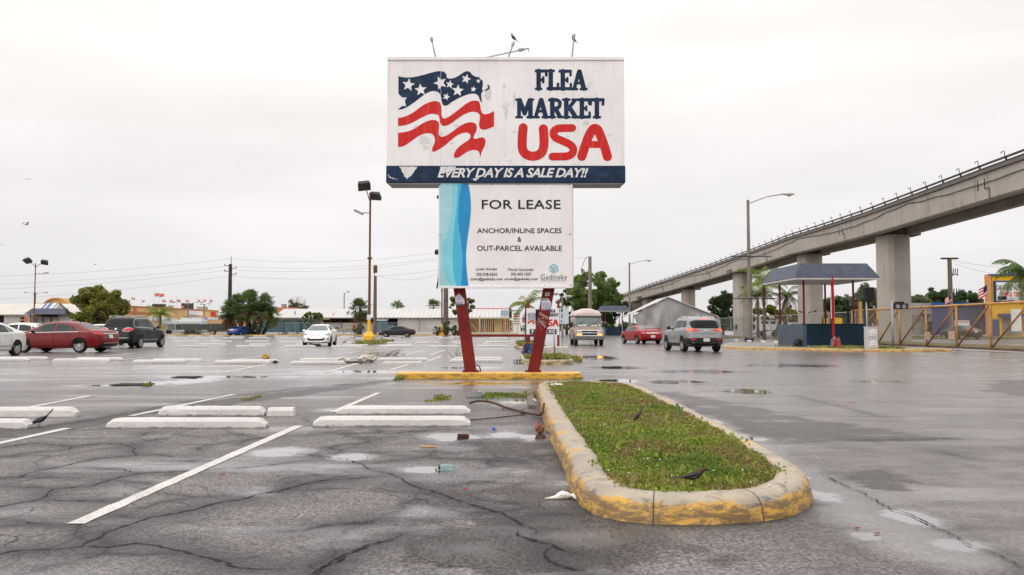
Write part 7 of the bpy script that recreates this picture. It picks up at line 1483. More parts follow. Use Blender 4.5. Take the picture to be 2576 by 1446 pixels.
# distant boards in the island row
def art_sign(name, label, fm, Y, x0, x1, y0, y1, posts, full=True):
    """parking board: x0..x1, y0..y1 pixel rectangle at distance Y"""
    r = thing(name, label, 'sign', (P((x0+x1)/2, y1, Y).x, Y, 0)); bx(r, 'board', M['white_board'], x0, x1, y0, y1, Y, .06); W_, H_ = x1-x0, y1-y0
    mp = lambda u, w: P(x0+u*W_, y0+w*H_, Y-.012)
    fx = lambda X, Y_: mp(.04+(X-202)/842*.40, .17+(Y_-403)/762*.47)
    for nm, fn, bo, m in (('flag_canton', canton_d, (195,1050,395,750), M['navy']), ('flag_stripes', stripes_d, (195,1050,655,1172), M['sign_red'])): wp(flat(nm, fn, bo, 10, fx, m, None, flip=True), r)
    fy = lambda X, Y_: mp(.52+(X-1234)/772*.46, .05+(Y_-392)/426*.25); wp(flat('lettering', fm_d, (1225,2015,380,830), 7, fy, M['navy'], None, flip=True), r)
    fz = lambda X, Y_: mp(.50+(X-1255)/822*.48, .41+(Y_-860)/335*.27); wp(flat('lettering', usa_d, (1240,2085,855,1200), 7, fz, M['sign_red'], None, flip=True), r)
    a, c_ = mp(.10, .96), mp(.92, .78); b = MB(); b.box(a.x, c_.x, Y-.014, Y, a.z, c_.z); bd = wb(b, 'parking_band', M['navy'], r)
    pw = slab_word('PARKING', [(i*100+8, i*100+92, 0, 100) for i in range(7)], 10); wp(flat('parking_lettering', pw, (-10,710,-15,115), 5, lambda X, Y_: P(x0+W_*(.135+X/700*.75), y0+H_*(.805+Y_/100*.125), Y-.02), M['white_board'], None, flip=True), r)
    for px, zt_ in posts:
        q = P(px, y1, Y+.1); b = MB(); h = P(px, zt_, Y).z; b.box(-.042,.042,-.04,.04,.1,h-.5); finial(b, (0,0), h-.52, .045); o = b.build('post', mat('deep_red_post', (.23,.012,.012), .45) if full else M['old_white'], r); o.location = (q.x-r.location.x, .09, 0)
    return r
ps_ = art_sign('parking_sign', 'white flag parking sign on red posts partly hidden by the right red sign post', None, 31, 1324, 1406, 775, 842.6, ((1327,750),(1404,750)))
b = MB(); b.poly([P(*zA(*q), 30.985) for q in ((622,378),(745,372),(758,515),(625,522))]); pst = wb(b, 'poster', M['paper'], ps_); m = MB(); rg = np.random.default_rng(9)
for i in range(9):
    x = 625
    while x < 745: w = rg.uniform(6,20); m.poly([P(*zA(*q), 30.98) for q in ((x,382+i*15),(x+w,381+i*15),(x+w,388+i*15),(x,389+i*15))]); x += w+rg.uniform(2,8)
i_ = m.build('poster_print', M['ink'], None); i_.parent = pst
art_sign('parking_sign', 'distant small parking sign with a flag on white posts left of the palm', None, 62, 1311, 1345, 777+16, 842-18, ((1315,790),(1340,790)), False)
r = thing('roadside_sign', 'tall white shop sign with dark lines of text beyond the picket gate', 'sign', (P(1300,830,135).x, 135, 0)); bx(r, 'board', M['white_board'], 1289, 1309, 785, 838, 135, .4)
for k, (y0, y1, m) in enumerate(((788,791,'ink'),(794,797,'sign_red'),(801,803,'navy'),(807,809,'ink'),(813,815,'navy'))): bx(r, 'printed_line', M[m], 1291, 1307, y0, y1, 135, .05, .04)
q = bx(r, 'roof_board', M['wall_grey'], 1280, 1312, 780, 783, 135, .2); b = MB(); add_text(b, 'NORTHSIDE', (1281,1311,780.4,782.6), lambda x, y: P(x, y, 134.95), .02); wb(b, 'lettering', M['ink'], r); b = MB(); add_text(b, 'TIRE', (1295,1305,786.0,789), lambda x, y: P(x, y, 134.9), .02); wb(b, 'lettering', M['ink'], r)
r = thing('roadside_sign', 'pale blue back of a sign right of the parking sign', 'sign', (P(1416,830,36).x, 36, 0)); bx(r, 'board', mat('pale_blue_board', (.50,.55,.58), .5), 1406, 1430, 774, 814, 36, .05); bx(r, 'post', M['grey_metal'], 1413, 1415, 814, 884, 36, .06, -.06); b = MB()
for x0, y0, x1, y1 in ((1411,776,1415,784),(1412,790,1414,800),(1410,806,1413,810)): b.box(P(x0,y1,35.99).x, P(x1,y1,35.99).x, 35.985, 35.999, P(x0,y1,36).z, P(x0,y0,36).z)
wb(b, 'peeled_print', M['ink'], r)
def leaf_mat(name, a, b, c_, dark):
    t = NT(name); tn_ = t.attr('tone'); p = t.coord(); n = t.noise(p, .35, 4, .6)
    c = t.mix(tn_, a, b); c = t.mix(t.mr(n, .48, .68, 0, .8), c, c_); c = t.mix(t.mr(t.noise(p, .9, 3), .30, .48, .5, 0), c, dark)
    t.set('Base Color', c); t.set('Roughness', .6); t.set('Specular IOR Level', .25)
    tr = t.n('BsdfTranslucent'); t.l(c, tr.inputs[0]); ms = t.n('MixShader'); ms.inputs[0].default_value = .35; out = t.t.nodes['Material Output']
    t.l(t.b.outputs[0], ms.inputs[1]); t.l(tr.outputs[0], ms.inputs[2]); t.l(ms.outputs[0], out.inputs[0]); return t.m
M['leaf_olive'] = leaf_mat('olive_leaves', (.10,.13,.022), (.25,.25,.045), (.34,.28,.06), (.045,.065,.016)); M['leaf_green'] = leaf_mat('green_leaves', (0.072,0.136,0.032), (0.176,0.248,0.056), (0.24,0.288,0.064), (0.04,0.08,0.0224)); M['leaf_dark'] = leaf_mat('dark_leaves', (0.033,0.069,0.024), (0.0825,0.128,0.039), (0.112,0.135,0.045), (0.018,0.0375,0.0135)); M['leaf_grey'] = leaf_mat('grey_green_leaves', (0.0765,0.102,0.051), (0.17,0.196,0.102), (0.238,0.204,0.119), (0.051,0.0612,0.034))
M['leaf_yellow'] = leaf_mat('yellow_leaves', (0.187,0.209,0.022), (0.33,0.286,0.044), (0.264,0.165,0.055), (0.099,0.088,0.022)); M['palm'] = leaf_mat('palm_fronds', (0.048,0.096,0.0288), (0.136,0.184,0.048), (0.12,0.176,0.048), (0.0288,0.0512,0.0192)); M['palm_bright'] = leaf_mat('bright_palm_fronds', (0.084,0.144,0.024), (0.228,0.276,0.048), (0.312,0.264,0.06), (0.048,0.084,0.018)); M['palm_dead'] = leaf_mat('dead_fronds', (.13,.075,.03), (.24,.15,.065), (.20,.12,.05), (.06,.035,.018)); M['bark'] = mat('bark', (.075,.055,.042), .9, var=.35, scale=4, bump=.4); M['bark_grey'] = mat('grey_bark', (.13,.115,.10), .9, var=.3, scale=4, bump=.4)
def leaf_cloud(rg, clumps, n, size, drop=.0):
    w = np.array([c[3]**2 for c in clumps]); idx = rg.choice(len(clumps), n, p=w/w.sum()); C = np.array([c[:3] for c in clumps])[idx]; rr = np.array([c[3] for c in clumps])[idx]
    d = rg.normal(size=(n, 3)); d /= np.linalg.norm(d, axis=1)[:, None]; k = rg.uniform(.3, 1.15, n)**.6; p = C+d*(rr*k)[:, None]*np.array([1,1,.75])
    a = rg.normal(size=(n, 3)); a /= np.linalg.norm(a, axis=1)[:, None]; b = np.cross(a, rg.normal(size=(n, 3))); b /= np.linalg.norm(b, axis=1)[:, None]; s = size*rg.uniform(.5, 1.4, n)[:, None]
    V = np.stack([p-a*s*.9, p-b*s*.42, p+a*s*.9-np.array([0,0,drop])*s, p+b*s*.42], 1).reshape(-1, 3); return V, np.arange(n*4).reshape(n, 4), np.clip(rg.normal(.45, .27, n), 0, 1)
def tree(label, px, Y, ptop, pl_, pr_, pbot=None, m='leaf_green', n=5200, size=.30, seed=1, nc=30, trunk_h=None, lean=0, cat='tree', name='broadleaf_tree', gaps=.85, group=None, flat_=1.0):
    nc = int(nc*1.7); n = int(n*1.7); size *= .74; rg = np.random.default_rng(seed); base = P(px, 830, Y); zt_ = P(px, ptop, Y).z; xl, xr = P(pl_, 800, Y).x, P(pr_, 800, Y).x; cx = (xl+xr)/2; rx = (xr-xl)/2; zb_ = P(px, pbot, Y).z if pbot else zt_*.25; cz = (zt_+zb_)/2; rz = (zt_-zb_)/2
    r = thing(name, label, cat, (base.x, Y, 0), 0, group); cl = []
    while len(cl) < nc:
        d = rg.uniform(-1, 1, 3)
        if np.linalg.norm(d) > 1 or np.linalg.norm(d) < .25: continue
        if len(cl) < nc*.45: d = d/np.linalg.norm(d)*.97
        q = rg.uniform(.10, .30)*min(rx, rz)*gaps; z = cz+d[2]*(rz-q*.75); wdt = 1 if d[2] > -.3 else .9
        cl.append((cx-base.x+d[0]*(rx-q)*wdt, d[1]*(rx*flat_-q), z, q))
    V, F, tn_ = leaf_cloud(rg, cl, n, size)
    b = MB(); tr0 = .018*zt_+.10; h = trunk_h or zb_*.9+.3; top = Vector((lean+(cx-base.x)*.4, 0, h)); b.tube([(0,0,-.05),(lean*.4,0,h*.5),top], [tr0*1.25, tr0, tr0*.85], 9); npmesh('crown', V, F, M[m], r, attrs={'tone': ('FACE', tn_)})
    for c in cl[:16]:
        e = Vector(c[:3]); mid = top.lerp(e, .5)+Vector((rg.normal(0,.2), rg.normal(0,.2), -.2)); b.tube([top-Vector((0,0,.2)), mid, e], [tr0*.6, tr0*.34, tr0*.10], 6)
    b.build('trunk', M['bark'], r, smooth=True); return r
def fan_palm(rg, c, rad, n, V, T, dead=0, el0=-60, el1=85):
    for i in range(n):
        az = rg.uniform(0, 2*np.pi); el = math.radians(rg.uniform(el0, el1)); d = np.array([math.cos(el)*math.cos(az), math.cos(el)*math.sin(az), math.sin(el)]); hub = c+d*rad*rg.uniform(.38, .58); side = np.cross(d, [0,0,1]); side /= max(np.linalg.norm(side), 1e-6); up = np.cross(side, d); L = rad*rg.uniform(.46, .62); tone = np.clip(rg.normal(.45, .25), 0, 1)
        V.append([c+side*.02*rad, c-side*.02*rad, hub-side*.02*rad, hub+side*.02*rad]); T.append(tone*.5)
        for k in range(13):
            a = math.radians(-115+230*k/12+rg.uniform(-6, 6)); dd = d*math.cos(a)+side*math.sin(a); tip = hub+dd*L*rg.uniform(.8, 1.05)+up*L*.12; tip[2] -= L*.30; mid = hub+dd*L*.5+up*.04*L; wv = np.cross(dd, up); wv = wv/max(np.linalg.norm(wv), 1e-6)*L*.06
            V.append([hub, mid+wv, tip, mid-wv]); T.append(np.clip(tone+rg.normal(0,.1),0,1))
def palm_mesh(nm, V, T, m, r): 
    A_ = np.array(V).reshape(-1, 3); return npmesh(nm, A_, np.arange(len(A_)).reshape(-1, 4), m, r, attrs={'tone': ('FACE', np.array(T))})
def feather(rg, c, L, n, V, T, el=(-10,75), droop=1.0, nl=26, lw=.5, wid=.035):
    for i in range(n):
        az = 2*np.pi*(i+rg.uniform(-.3,.3))/n; e = math.radians(rg.uniform(*el)); h = np.array([math.cos(az), math.sin(az), 0]); pts = []; p = np.array(c, float); Lf = L*rg.uniform(.8, 1.1); ee = e; st = Lf/nl; tone = np.clip(rg.normal(.45,.22),0,1)
        for k in range(nl+1):
            pts.append(p.copy()); p = p+st*(h*math.cos(ee)+np.array([0,0,1])*math.sin(ee)); ee -= droop*(1.9/nl)*(.4+1.2*k/nl)
        side = np.cross(h, [0,0,1])
        for k in range(1, nl):
            t = k/nl; ll = L*lw*.55*(math.sin(math.pi*min(1, t*.9+.12))**.7); fw = (pts[k+1]-pts[k])/st
            for s in (-1, 1):
                d = side*s*.78+fw*.45+np.array([0,0,-.45-.35*rg.random()]); d /= np.linalg.norm(d); q = pts[k]; w = fw*L*wid*.55; V.append([q-w*.6, q+w*.6, q+d*ll*rg.uniform(.8,1.1)+w*.2, q+d*ll*.6-w*.5]); T.append(np.clip(tone+rg.normal(0,.12),0,1))
            V.append([pts[k]+side*L*.006, pts[k+1]+side*L*.006, pts[k+1]-side*L*.006, pts[k]-side*L*.006]); T.append(.8)
# ---- trees on the left
tree('broad olive green tree behind the dark red sedan at the left', 245, 118, 714, 170, 324, 836, 'leaf_olive', 8500, .34, 3, 46, gaps=1.0)
tr_ = thing('palm_clump', 'large clump of cabbage palms with drooping fan leaves by the far fence', 'palm', (P(628,838,126.3).x, 126.3, 0)); rg = np.random.default_rng(8); V = []; T = []; Vd = []; Td = []
for px, py, rad, dy in ((628,757,2.35,0),(592,765,2.1,.8),(665,764,2.2,.4),(573,788,1.8,-.3),(685,793,1.9,0),(610,785,1.9,-1.2),(648,784,2.0,-1.0),(628,765,2.0,-1.1),(583,772,1.7,-.8),(672,776,1.8,-.9)):
    q = P(px, py, 126.3); c = np.array([q.x-tr_.location.x, dy, q.z]); fan_palm(rg, c, rad, 30, V, T); fan_palm(rg, c-np.array([0,0,.5]), rad*.85, 9, Vd, Td, el0=-85, el1=-30)
    b = MB(); x1 = c[0]; b.tube([(x1*.55, dy*.8, -.05), (x1*.8, dy, c[2]*.5), (x1, dy, c[2])], [.30,.24,.22], 8); b.build('trunk', M['bark'], tr_, smooth=True)
palm_mesh('fronds', V, T, M['palm'], tr_); palm_mesh('dead_fronds', Vd, Td, M['palm_dead'], tr_)
tree('loose shrub growing at the base of the palm clump', 640, 125.4, 806, 612, 665, 840, 'leaf_grey', 1500, .22, 5, 14, .3, cat='shrub', name='shrub')
def bare(label, px, Y, ptop, pl_, pr_, seed, tuft=True):
    rg = np.random.default_rng(seed); q = P(px, 830, Y); r = thing('bare_tree', label, 'tree', (q.x, Y, 0)); zt_ = P(px, ptop, Y).z; b = MB(); V = []; W_ = (P(pr_, 800, Y).x-P(pl_, 800, Y).x)/2; cl = []
    for i in range(9):
        x = rg.uniform(-.8, .8)*W_; zz_ = zt_*rg.uniform(.82, 1)-abs(x)*.35; p1 = Vector((x*.3, rg.normal(0,.3), zt_*.62)); p2 = Vector((x, rg.normal(0,.5), zz_)); b.tube([(0,0,-.05), p1, p1.lerp(p2,.5)+Vector((rg.normal(0,.15),0,0)), p2], [.18,.12,.07,.02], 5)
        for k in range(4): t = rg.uniform(.4,.95); s = p1.lerp(p2, t); e = s+Vector((rg.normal(0,.6), rg.normal(0,.4), rg.uniform(.1,.8))); b.tube([s, e], [.035,.012], 4)
        cl.append((x*1.05, 0, zt_*.70+rg.normal(0,.4), .55)); cl.append((x*.8, 0, zt_*.66, .5))
    b.build('trunk', M['bark_grey'], r)
    if tuft: V, F, tn_ = leaf_cloud(rg, cl, 700, .26); npmesh('crown', V, F, M['leaf_grey'], r, attrs={'tone': ('FACE', tn_)})
    return r
bare('half bare grey tree behind the grey corrugated roof', 748, 172, 741, 724, 774, 4)
tree('leafy shrub behind the white hatchback at the far fence', 790, 129.3, 783, 758, 818, 820, 'leaf_green', 1900, .26, 11, 16, .6, cat='shrub', name='shrub')
tree('round white-stemmed bush right of that shrub at the far fence', 905, 128.8, 815, 886, 918, 838, 'leaf_grey', 1300, .20, 12, 14, .2, cat='shrub', name='shrub')
def sabal(label, px, py, Y, rad, seed, nf=38, dead=12):
    rg = np.random.default_rng(seed); q = P(px, py, Y); r = thing('fan_palm', label, 'palm', (q.x, Y, 0)); V = []; T = []; fan_palm(rg, np.array([0,0,q.z]), rad, nf, V, T, el0=-45); palm_mesh('fronds', V, T, M['palm'], r)
    if dead: V = []; T = []; fan_palm(rg, np.array([0,0,q.z-.3]), rad*.9, dead, V, T, el0=-80, el1=-35); palm_mesh('dead_fronds', V, T, M['palm_dead'], r)
    b = MB(); b.tube([(.1,0,-.05),(0,0,q.z*.5),(0,0,q.z)], [.26,.2,.2], 8); b.build('trunk', M['bark'], r, smooth=True); return r
sabal('single fan palm behind the far fence left of the rusty lamp pole', 906, 776, 131, 2.3, 21); sabal('palm top showing above the long grey roof left of the red post', 1090, 772, 175, 2.2, 22, 26, 0); sabal('low palm top above the grey roof right of the transformer pole', 1000, 775, 185, 2.4, 23, 22, 0)
tree('small leaning tree behind the left red sign post', 1152, 122, 733, 1126, 1196, 798, 'leaf_olive', 2600, .24, 31, 20, 3.2, 1.0, gaps=.75)
for k, (px, w, t_, lab) in enumerate(((1100,12,820,'spiky grey green bush left of the yellow lamp base near the left red post'),(1122,12,803,'green bush behind the distant yellow lamp base'),(1142,13,812,'green bush between the distant lamp base and the left red post'))): tree(lab, px, 123-k*.4, t_, px-w, px+w, 842, 'leaf_green' if k else 'leaf_grey', 900, .20, 41+k, 10, .2, cat='shrub', name='shrub')
for k, (px, w, t_) in enumerate(((500,8,826),(536,12,826),(352,10,828),(470,14,831),(715,14,832),(1020,16,834))): tree(f'low weed tuft on the far verge, {["first","second","third","fourth","fifth","sixth"][sorted([352,470,500,536,715,1020]).index(px)]} from the left', px, 126.2, t_, px-w, px+w, 842, 'leaf_grey', 350, .16, 61+k, 6, .1, cat='weed', name='weed_tuft', group='weed tufts on the far verge')
# queen palm at the far left
def queen(label, px, py, Y, L, seed, n=13, m='palm_bright', dead=4, el=(-5,75), rad=.18, lean=0, droop=1.0, nl=26):
    rg = np.random.default_rng(seed); q = P(px, py, Y); r = thing('feather_palm', label, 'palm', (q.x+lean, Y, 0)); V = []; T = []; feather(rg, (-lean,0,q.z), L, n, V, T, el, droop, nl); palm_mesh('fronds', V, T, M[m], r)
    if dead: V = []; T = []; feather(rg, (-lean,0,q.z-.2), L*.8, dead, V, T, (-75,-45), .5, 16); palm_mesh('dead_fronds', V, T, M['palm_dead'], r)
    b = MB(); b.tube([(0,0,-.05),(-lean*.45,0,q.z*.5),(-lean,0,q.z)], [rad*1.3,rad,rad*.9], 8); b.build('trunk', M['bark_grey'], r, smooth=True); return r
queen('feather palm with arching fronds before the yellow store', 403, 788, 150, 3.6, 71, 15)
queen('ragged bright palm in the grass island behind the parking sign', 1326, 764, 52, 1.7, 72, 14, dead=9, el=(-20,80), rad=.16)
queen('tall green feather palm left of the ticket booth', 1920, 712, 84, 3.4, 73, 16, 'palm_bright', 5, (0,85), .14); queen('shorter dark palm tucked behind the feather palm left of the booth', 1905, 745, 92, 3.0, 74, 14, 'palm', 5, rad=.14)
queen('thin leaning palm behind the front booth post', 1979, 742, 104, 3.2, 75, 14, 'palm', 7, (-30,70), .17, -1.6); queen('coconut palm leaning in from the right edge before the yellow shop', 2584, 690, 82, 4.4, 76, 16, 'palm', 4, (-15,70), .2, 1.2, 1.1, 34)
b = MB(); q = G(1930, 867); 
# ---- middle and right trees
tree('large loose green tree behind the tan van', 1500, 150, 680, 1412, 1578, 795, 'leaf_green', 9500, .34, 81, 52, 3.0, gaps=.92); tree('smaller dark tree filling in left of the large loose tree', 1425, 156, 725, 1396, 1462, 812, 'leaf_dark', 2600, .32, 82, 20); tree('dark lower tree behind the van and the far ticket booth', 1540, 160, 740, 1490, 1590, 815, 'leaf_dark', 3800, .34, 83, 24)
tree('dark rounded tree behind the silver vehicle under the viaduct', 1818, 128, 727, 1776, 1866, 832, 'leaf_dark', 5200, .30, 84, 32, gaps=1.25)
tree('olive shrubs and vines behind the feather palms', 1950, 126, 758, 1885, 2015, 834, 'leaf_olive', 5600, .30, 85, 26, cat='shrub', name='shrub'); tree('rusty yellow shrub left of the booth pillar', 1990, 112, 770, 1968, 2014, 820, 'leaf_yellow', 1500, .26, 86, 12, cat='shrub', name='shrub')
tree('dark tree right of the booth pillar under the viaduct', 2098, 140, 738, 2056, 2146, 822, 'leaf_dark', 5200, .32, 87, 30, gaps=1.3); tree('airy grey green tree behind the red edge-on sign', 2140, 150, 736, 2096, 2190, 812, 'leaf_grey', 4200, .28, 88, 30, gaps=1.15); tree('small yellow green bush just right of the booth pillar', 2078, 118, 778, 2066, 2094, 812, 'leaf_yellow', 700, .24, 89, 8, cat='shrub', name='shrub')
tree('dark airy tree behind the black box sign', 2190, 140, 706, 2146, 2230, 815, 'leaf_grey', 4400, .30, 90, 28, gaps=1.2); tree('tangled dark hedge low under the viaduct behind the booth', 2160, 122, 784, 2088, 2242, 836, 'leaf_dark', 5200, .26, 96, 30, cat='hedge', name='hedge')
tree('dark spreading tree left of the cross arm pole', 2352, 150, 716, 2315, 2405, 805, 'leaf_dark', 5000, .32, 91, 30, gaps=1.2); tree('dark lower tree right of the big viaduct pillar', 2305, 145, 740, 2270, 2350, 810, 'leaf_grey', 4200, .30, 92, 28, gaps=1.25); tree('dark rounded tree right of the cross arm pole', 2425, 150, 728, 2380, 2472, 805, 'leaf_dark', 5200, .32, 93, 30, gaps=1.25)
tree('dark hedge under the viaduct behind the tall chain link fence', 1880, 116, 806, 1800, 1960, 836, 'leaf_dark', 4200, .24, 94, 26, .3, cat='hedge', name='hedge'); tree('brown tree between the cross arm pole and the blue wall', 2375, 155, 735, 2345, 2415, 795, 'leaf_grey', 2400, .30, 95, 18)
tree('distant hedge behind the tan van at the left', 1440, 165, 795, 1405, 1475, 835, 'leaf_dark', 1500, .3, 97, 12, cat='hedge', name='hedge')
# far tree line that reads as one mass
rg = np.random.default_rng(99); cl = [(x, 330+rg.normal(0,8), rg.uniform(.5,2.6), rg.uniform(1.6,3.2)) for x in np.arange(-260, 330, 2.6)]; V, F, tn_ = leaf_cloud(rg, cl, 16000, .9)
tag(npmesh('distant_trees', V, F, M['leaf_dark'], attrs={'tone': ('FACE', tn_)}), 'low far line of trees along the horizon', 'tree line', kind='stuff')
# ------------------------------------------------------------ wheel stops
def stop_mat():
    t = NT('stop_paint'); p = t.coord(); n = t.noise(p, 2.2, 7, .65); f = t.noise(p, 13, 7, .7); sp = t.n('SeparateXYZ'); t.l(p, sp.inputs[0])
    c = t.mix(t.mr(n, .3, .7), (.60, .58, .565), (.47, .45, .435)); c = t.mix(t.mr(f, .57, .66, 0, .75), c, (.24, .22, .20)); c = t.mix(t.mr(t.math('ADD', t.vor(p, 3.4, 'DISTANCE_TO_EDGE'), t.math('MULTIPLY', f, .02)), .006, .014, .4, 0), c, (.2, .19, .18))
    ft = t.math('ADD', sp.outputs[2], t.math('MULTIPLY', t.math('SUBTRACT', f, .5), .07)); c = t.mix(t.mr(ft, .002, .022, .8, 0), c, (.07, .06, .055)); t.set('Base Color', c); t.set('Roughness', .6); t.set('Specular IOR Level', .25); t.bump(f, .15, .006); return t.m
M['stop'] = stop_mat(); M['stop_grey'] = mat('worn_stop', (.46,.44,.42), .75, var=.25, scale=4, dirt=(.22,.20,.18), dscale=3, damt=.7)
def stop_mesh(seed, broken=False):
    rg = np.random.default_rng(seed); n = 24; vs = []; pr = [(-.088,0),(-.080,.078),(-.052,.115),(.052,.115),(.080,.078),(.088,0)]; k = len(pr)
    for i in range(n+1):
        u = -.5+i/n; e = min(1, (.5-abs(u))/.045)
        for j, (y, z) in enumerate(pr):
            jz = rg.normal(0, .0008) if 0 < i < n else 0; vs.append((u*(1 if j in (0,5) else 1), y*(.86+.14*e)+rg.normal(0,.0007), (z*(.45+.55*e) if z > 0 else -.005)+(jz-abs(rg.normal(0,.004))*(rg.random() < .08) if z > 0 else 0)))
    fs = [(i*k+j, (i+1)*k+j, (i+1)*k+j+1, i*k+j+1) for i in range(n) for j in range(k-1)]+[tuple(range(k))[::-1], tuple(range(n*k, n*k+k))]
    me = bpy.data.meshes.new('wheel_stop'); me.from_pydata(vs, [], [f[::-1] for f in fs]); me.materials.append(M['stop']); me.polygons.foreach_set('use_smooth', [True]*len(me.polygons)); me.set_sharp_from_angle(angle=R(28)); return me
SM = [stop_mesh(k) for k in range(4)]; M['stop_dull'] = mat('dull_stop', (.56,.54,.52), .7, var=.18, scale=3, dirt=(.30,.28,.26), dscale=2.6, damt=.8, bump=.2); SM[3].materials[0] = M['stop_dull']
ORD = ['first','second','third','fourth','fifth','sixth','seventh','eighth','ninth','tenth','eleventh','twelfth']
def stop(x0, x1, y, label, k=0, rz=0, z=0, hs=1.0):
    a, b = G(x0, y), G(x1, y); o = bpy.data.objects.new('wheel_stop', SM[k % 4]); COL.objects.link(o); L = (b-a).length
    o.location = ((a.x+b.x)/2, a.y+.085, z); o.scale = (L*.995, 1.0, hs); o.rotation_euler = (0, 0, rz); return tag(o, label, 'wheel stop', 'white concrete wheel stops across the parking lot')
ROWS = [
 ('front row of the nearest pair', [(-205,68,1079),(263,668,1077),(785,1183,1073)]),
 ('back row of the nearest pair', [(-160,186,1048),(395,664,1046),(845,1183,1042)]),
 ('front row of the second pair', [(-75,70,908),(129,275,910),(331,464,913.4),(538,677,915),(729,867,916),(961,1063,917.6),(1129.5,1264,911)]),
 ('back row of the second pair', [(-20,117,905),(188,307,907),(380,506,909.5),(575,699,912),(752,880,909),(949,1076,908),(1141,1266,906)]),
 ('front row of the third pair', [(445.6,520.6,873),(591,670.6,873),(714,793.5,873),(832,912,873.2),(953,1033,873.2),(1077,1156,873),(1198.7,1277,872)]),
 ('back row of the third pair', [(500,568,868),(625,681.5,868.5),(740,806,869),(860,925,869.5),(972,1038,869.6)]),
 ('fourth row', [(437,494.5,860),(527,582.6,860),(615,676,860),(701,762,861),(873,904,863.5),(965,1020.8,863.6),(1048.6,1105,863.4),(1135.6,1193,861.5),(1218.8,1291.5,861)]),
 ('fifth row', [(425.6,470.6,851),(488.6,539,851),(555,611,851),(624.5,680,851.2),(693.5,745,851.4),(830,875.6,851.6),(893,940,851.6),(962.5,1008.6,851.6),(1033,1078,851.4),(1099,1143,851.2),(1231,1276,850.5)]),
 ('sixth row, nearest the far kerb', [(419.5,443.4,846.2),(470.6,507.5,846.2),(525,561,846.2),(578,615,846.3),(635,669.5,846.3),(689,726,846.4),(830,848,846.6),(854.7,890,846.7),(910,945,846.8),(965,1001.6,846.8),(1022.5,1056,846.8),(1077,1113,846.8),(1127.7,1162,846.8)])]
k = 0
for rn, row in ROWS:
    for i, (x0, x1, y) in enumerate(row):
        n = len(row); nm = (ORD+['thirteenth'])[i]; tilt = R(7) if (x0, y) == (961, 917.6) else R((k*37 % 7-3)*.35)
        stop(x0, x1, y, f'white concrete wheel stop, {nm} from the left in the {rn}', k, tilt, hs=.92+.03*(k % 5)); k += 1
stop(669,738,1046,'short broken off end piece of a wheel stop in the nearest back row',3,R(5),-.012)
for i, (X, Y) in enumerate(((19.8,61.2),(19.9,64.7),(19.8,68.2),(19.7,71.8))):
    o = bpy.data.objects.new('wheel_stop', SM[i]); COL.objects.link(o); o.location = (X, Y, 0); o.scale = (1.85, 1.2, 1.3); o.rotation_euler = (0,0,R(80)); tag(o, f'white wheel stop near the chain link fence left of the booth, {ORD[i]} from the booth', 'wheel stop', 'white concrete wheel stops across the parking lot')
# ------------------------------------------------------------ birds
M['bird_black'] = mat('black_feathers', (.012,.013,.018), .4, var=.3, scale=20, spec=.6); M['bird_brown'] = mat('brown_feathers', (.060,.028,.015), .6, var=.35, scale=20, dirt=(.02,.014,.012), dscale=12); M['bird_dusk'] = mat('dusky_feathers', (.030,.026,.026), .55, var=.3, scale=20); M['beak'] = mat('dark_beak', (.02,.018,.016), .4); M['leg_skin'] = mat('bird_leg', (.03,.026,.024), .6); M['gull'] = mat('pale_feathers', (.42,.41,.41), .6)
SP = {'stand': [(.165,.135,.002,.002),(.14,.137,.006,.007),(.125,.139,.012,.013),(.108,.140,.020,.022),(.085,.134,.023,.025),(.06,.112,.028,.032),(.025,.086,.038,.043),(-.02,.070,.040,.044),(-.065,.060,.030,.032),(-.10,.055,.019,.018),(-.13,.053,.016,.010),(-.19,.052,.020,.006),(-.25,.052,.022,.004),(-.265,.052,.018,.002)],
      'peck': [(.135,-.015,.002,.002),(.128,.008,.006,.006),(.122,.022,.012,.012),(.112,.038,.020,.021),(.094,.054,.023,.025),(.066,.070,.030,.032),(.025,.090,.039,.043),(-.02,.104,.040,.044),(-.06,.122,.030,.032),(-.09,.142,.020,.018),(-.11,.16,.016,.010),(-.15,.205,.020,.006),(-.19,.25,.022,.004),(-.20,.262,.018,.002)],
      'up': [(.04,.245,.002,.002),(.045,.220,.005,.005),(.048,.205,.012,.012),(.050,.188,.020,.021),(.048,.166,.022,.024),(.040,.138,.028,.030),(.022,.104,.038,.042),(-.005,.074,.040,.043),(-.035,.044,.031,.033),(-.062,.018,.020,.019),(-.08,.0,.016,.011),(-.105,-.025,.019,.008),(-.13,-.05,.021,.006),(-.14,-.06,.016,.003)]}
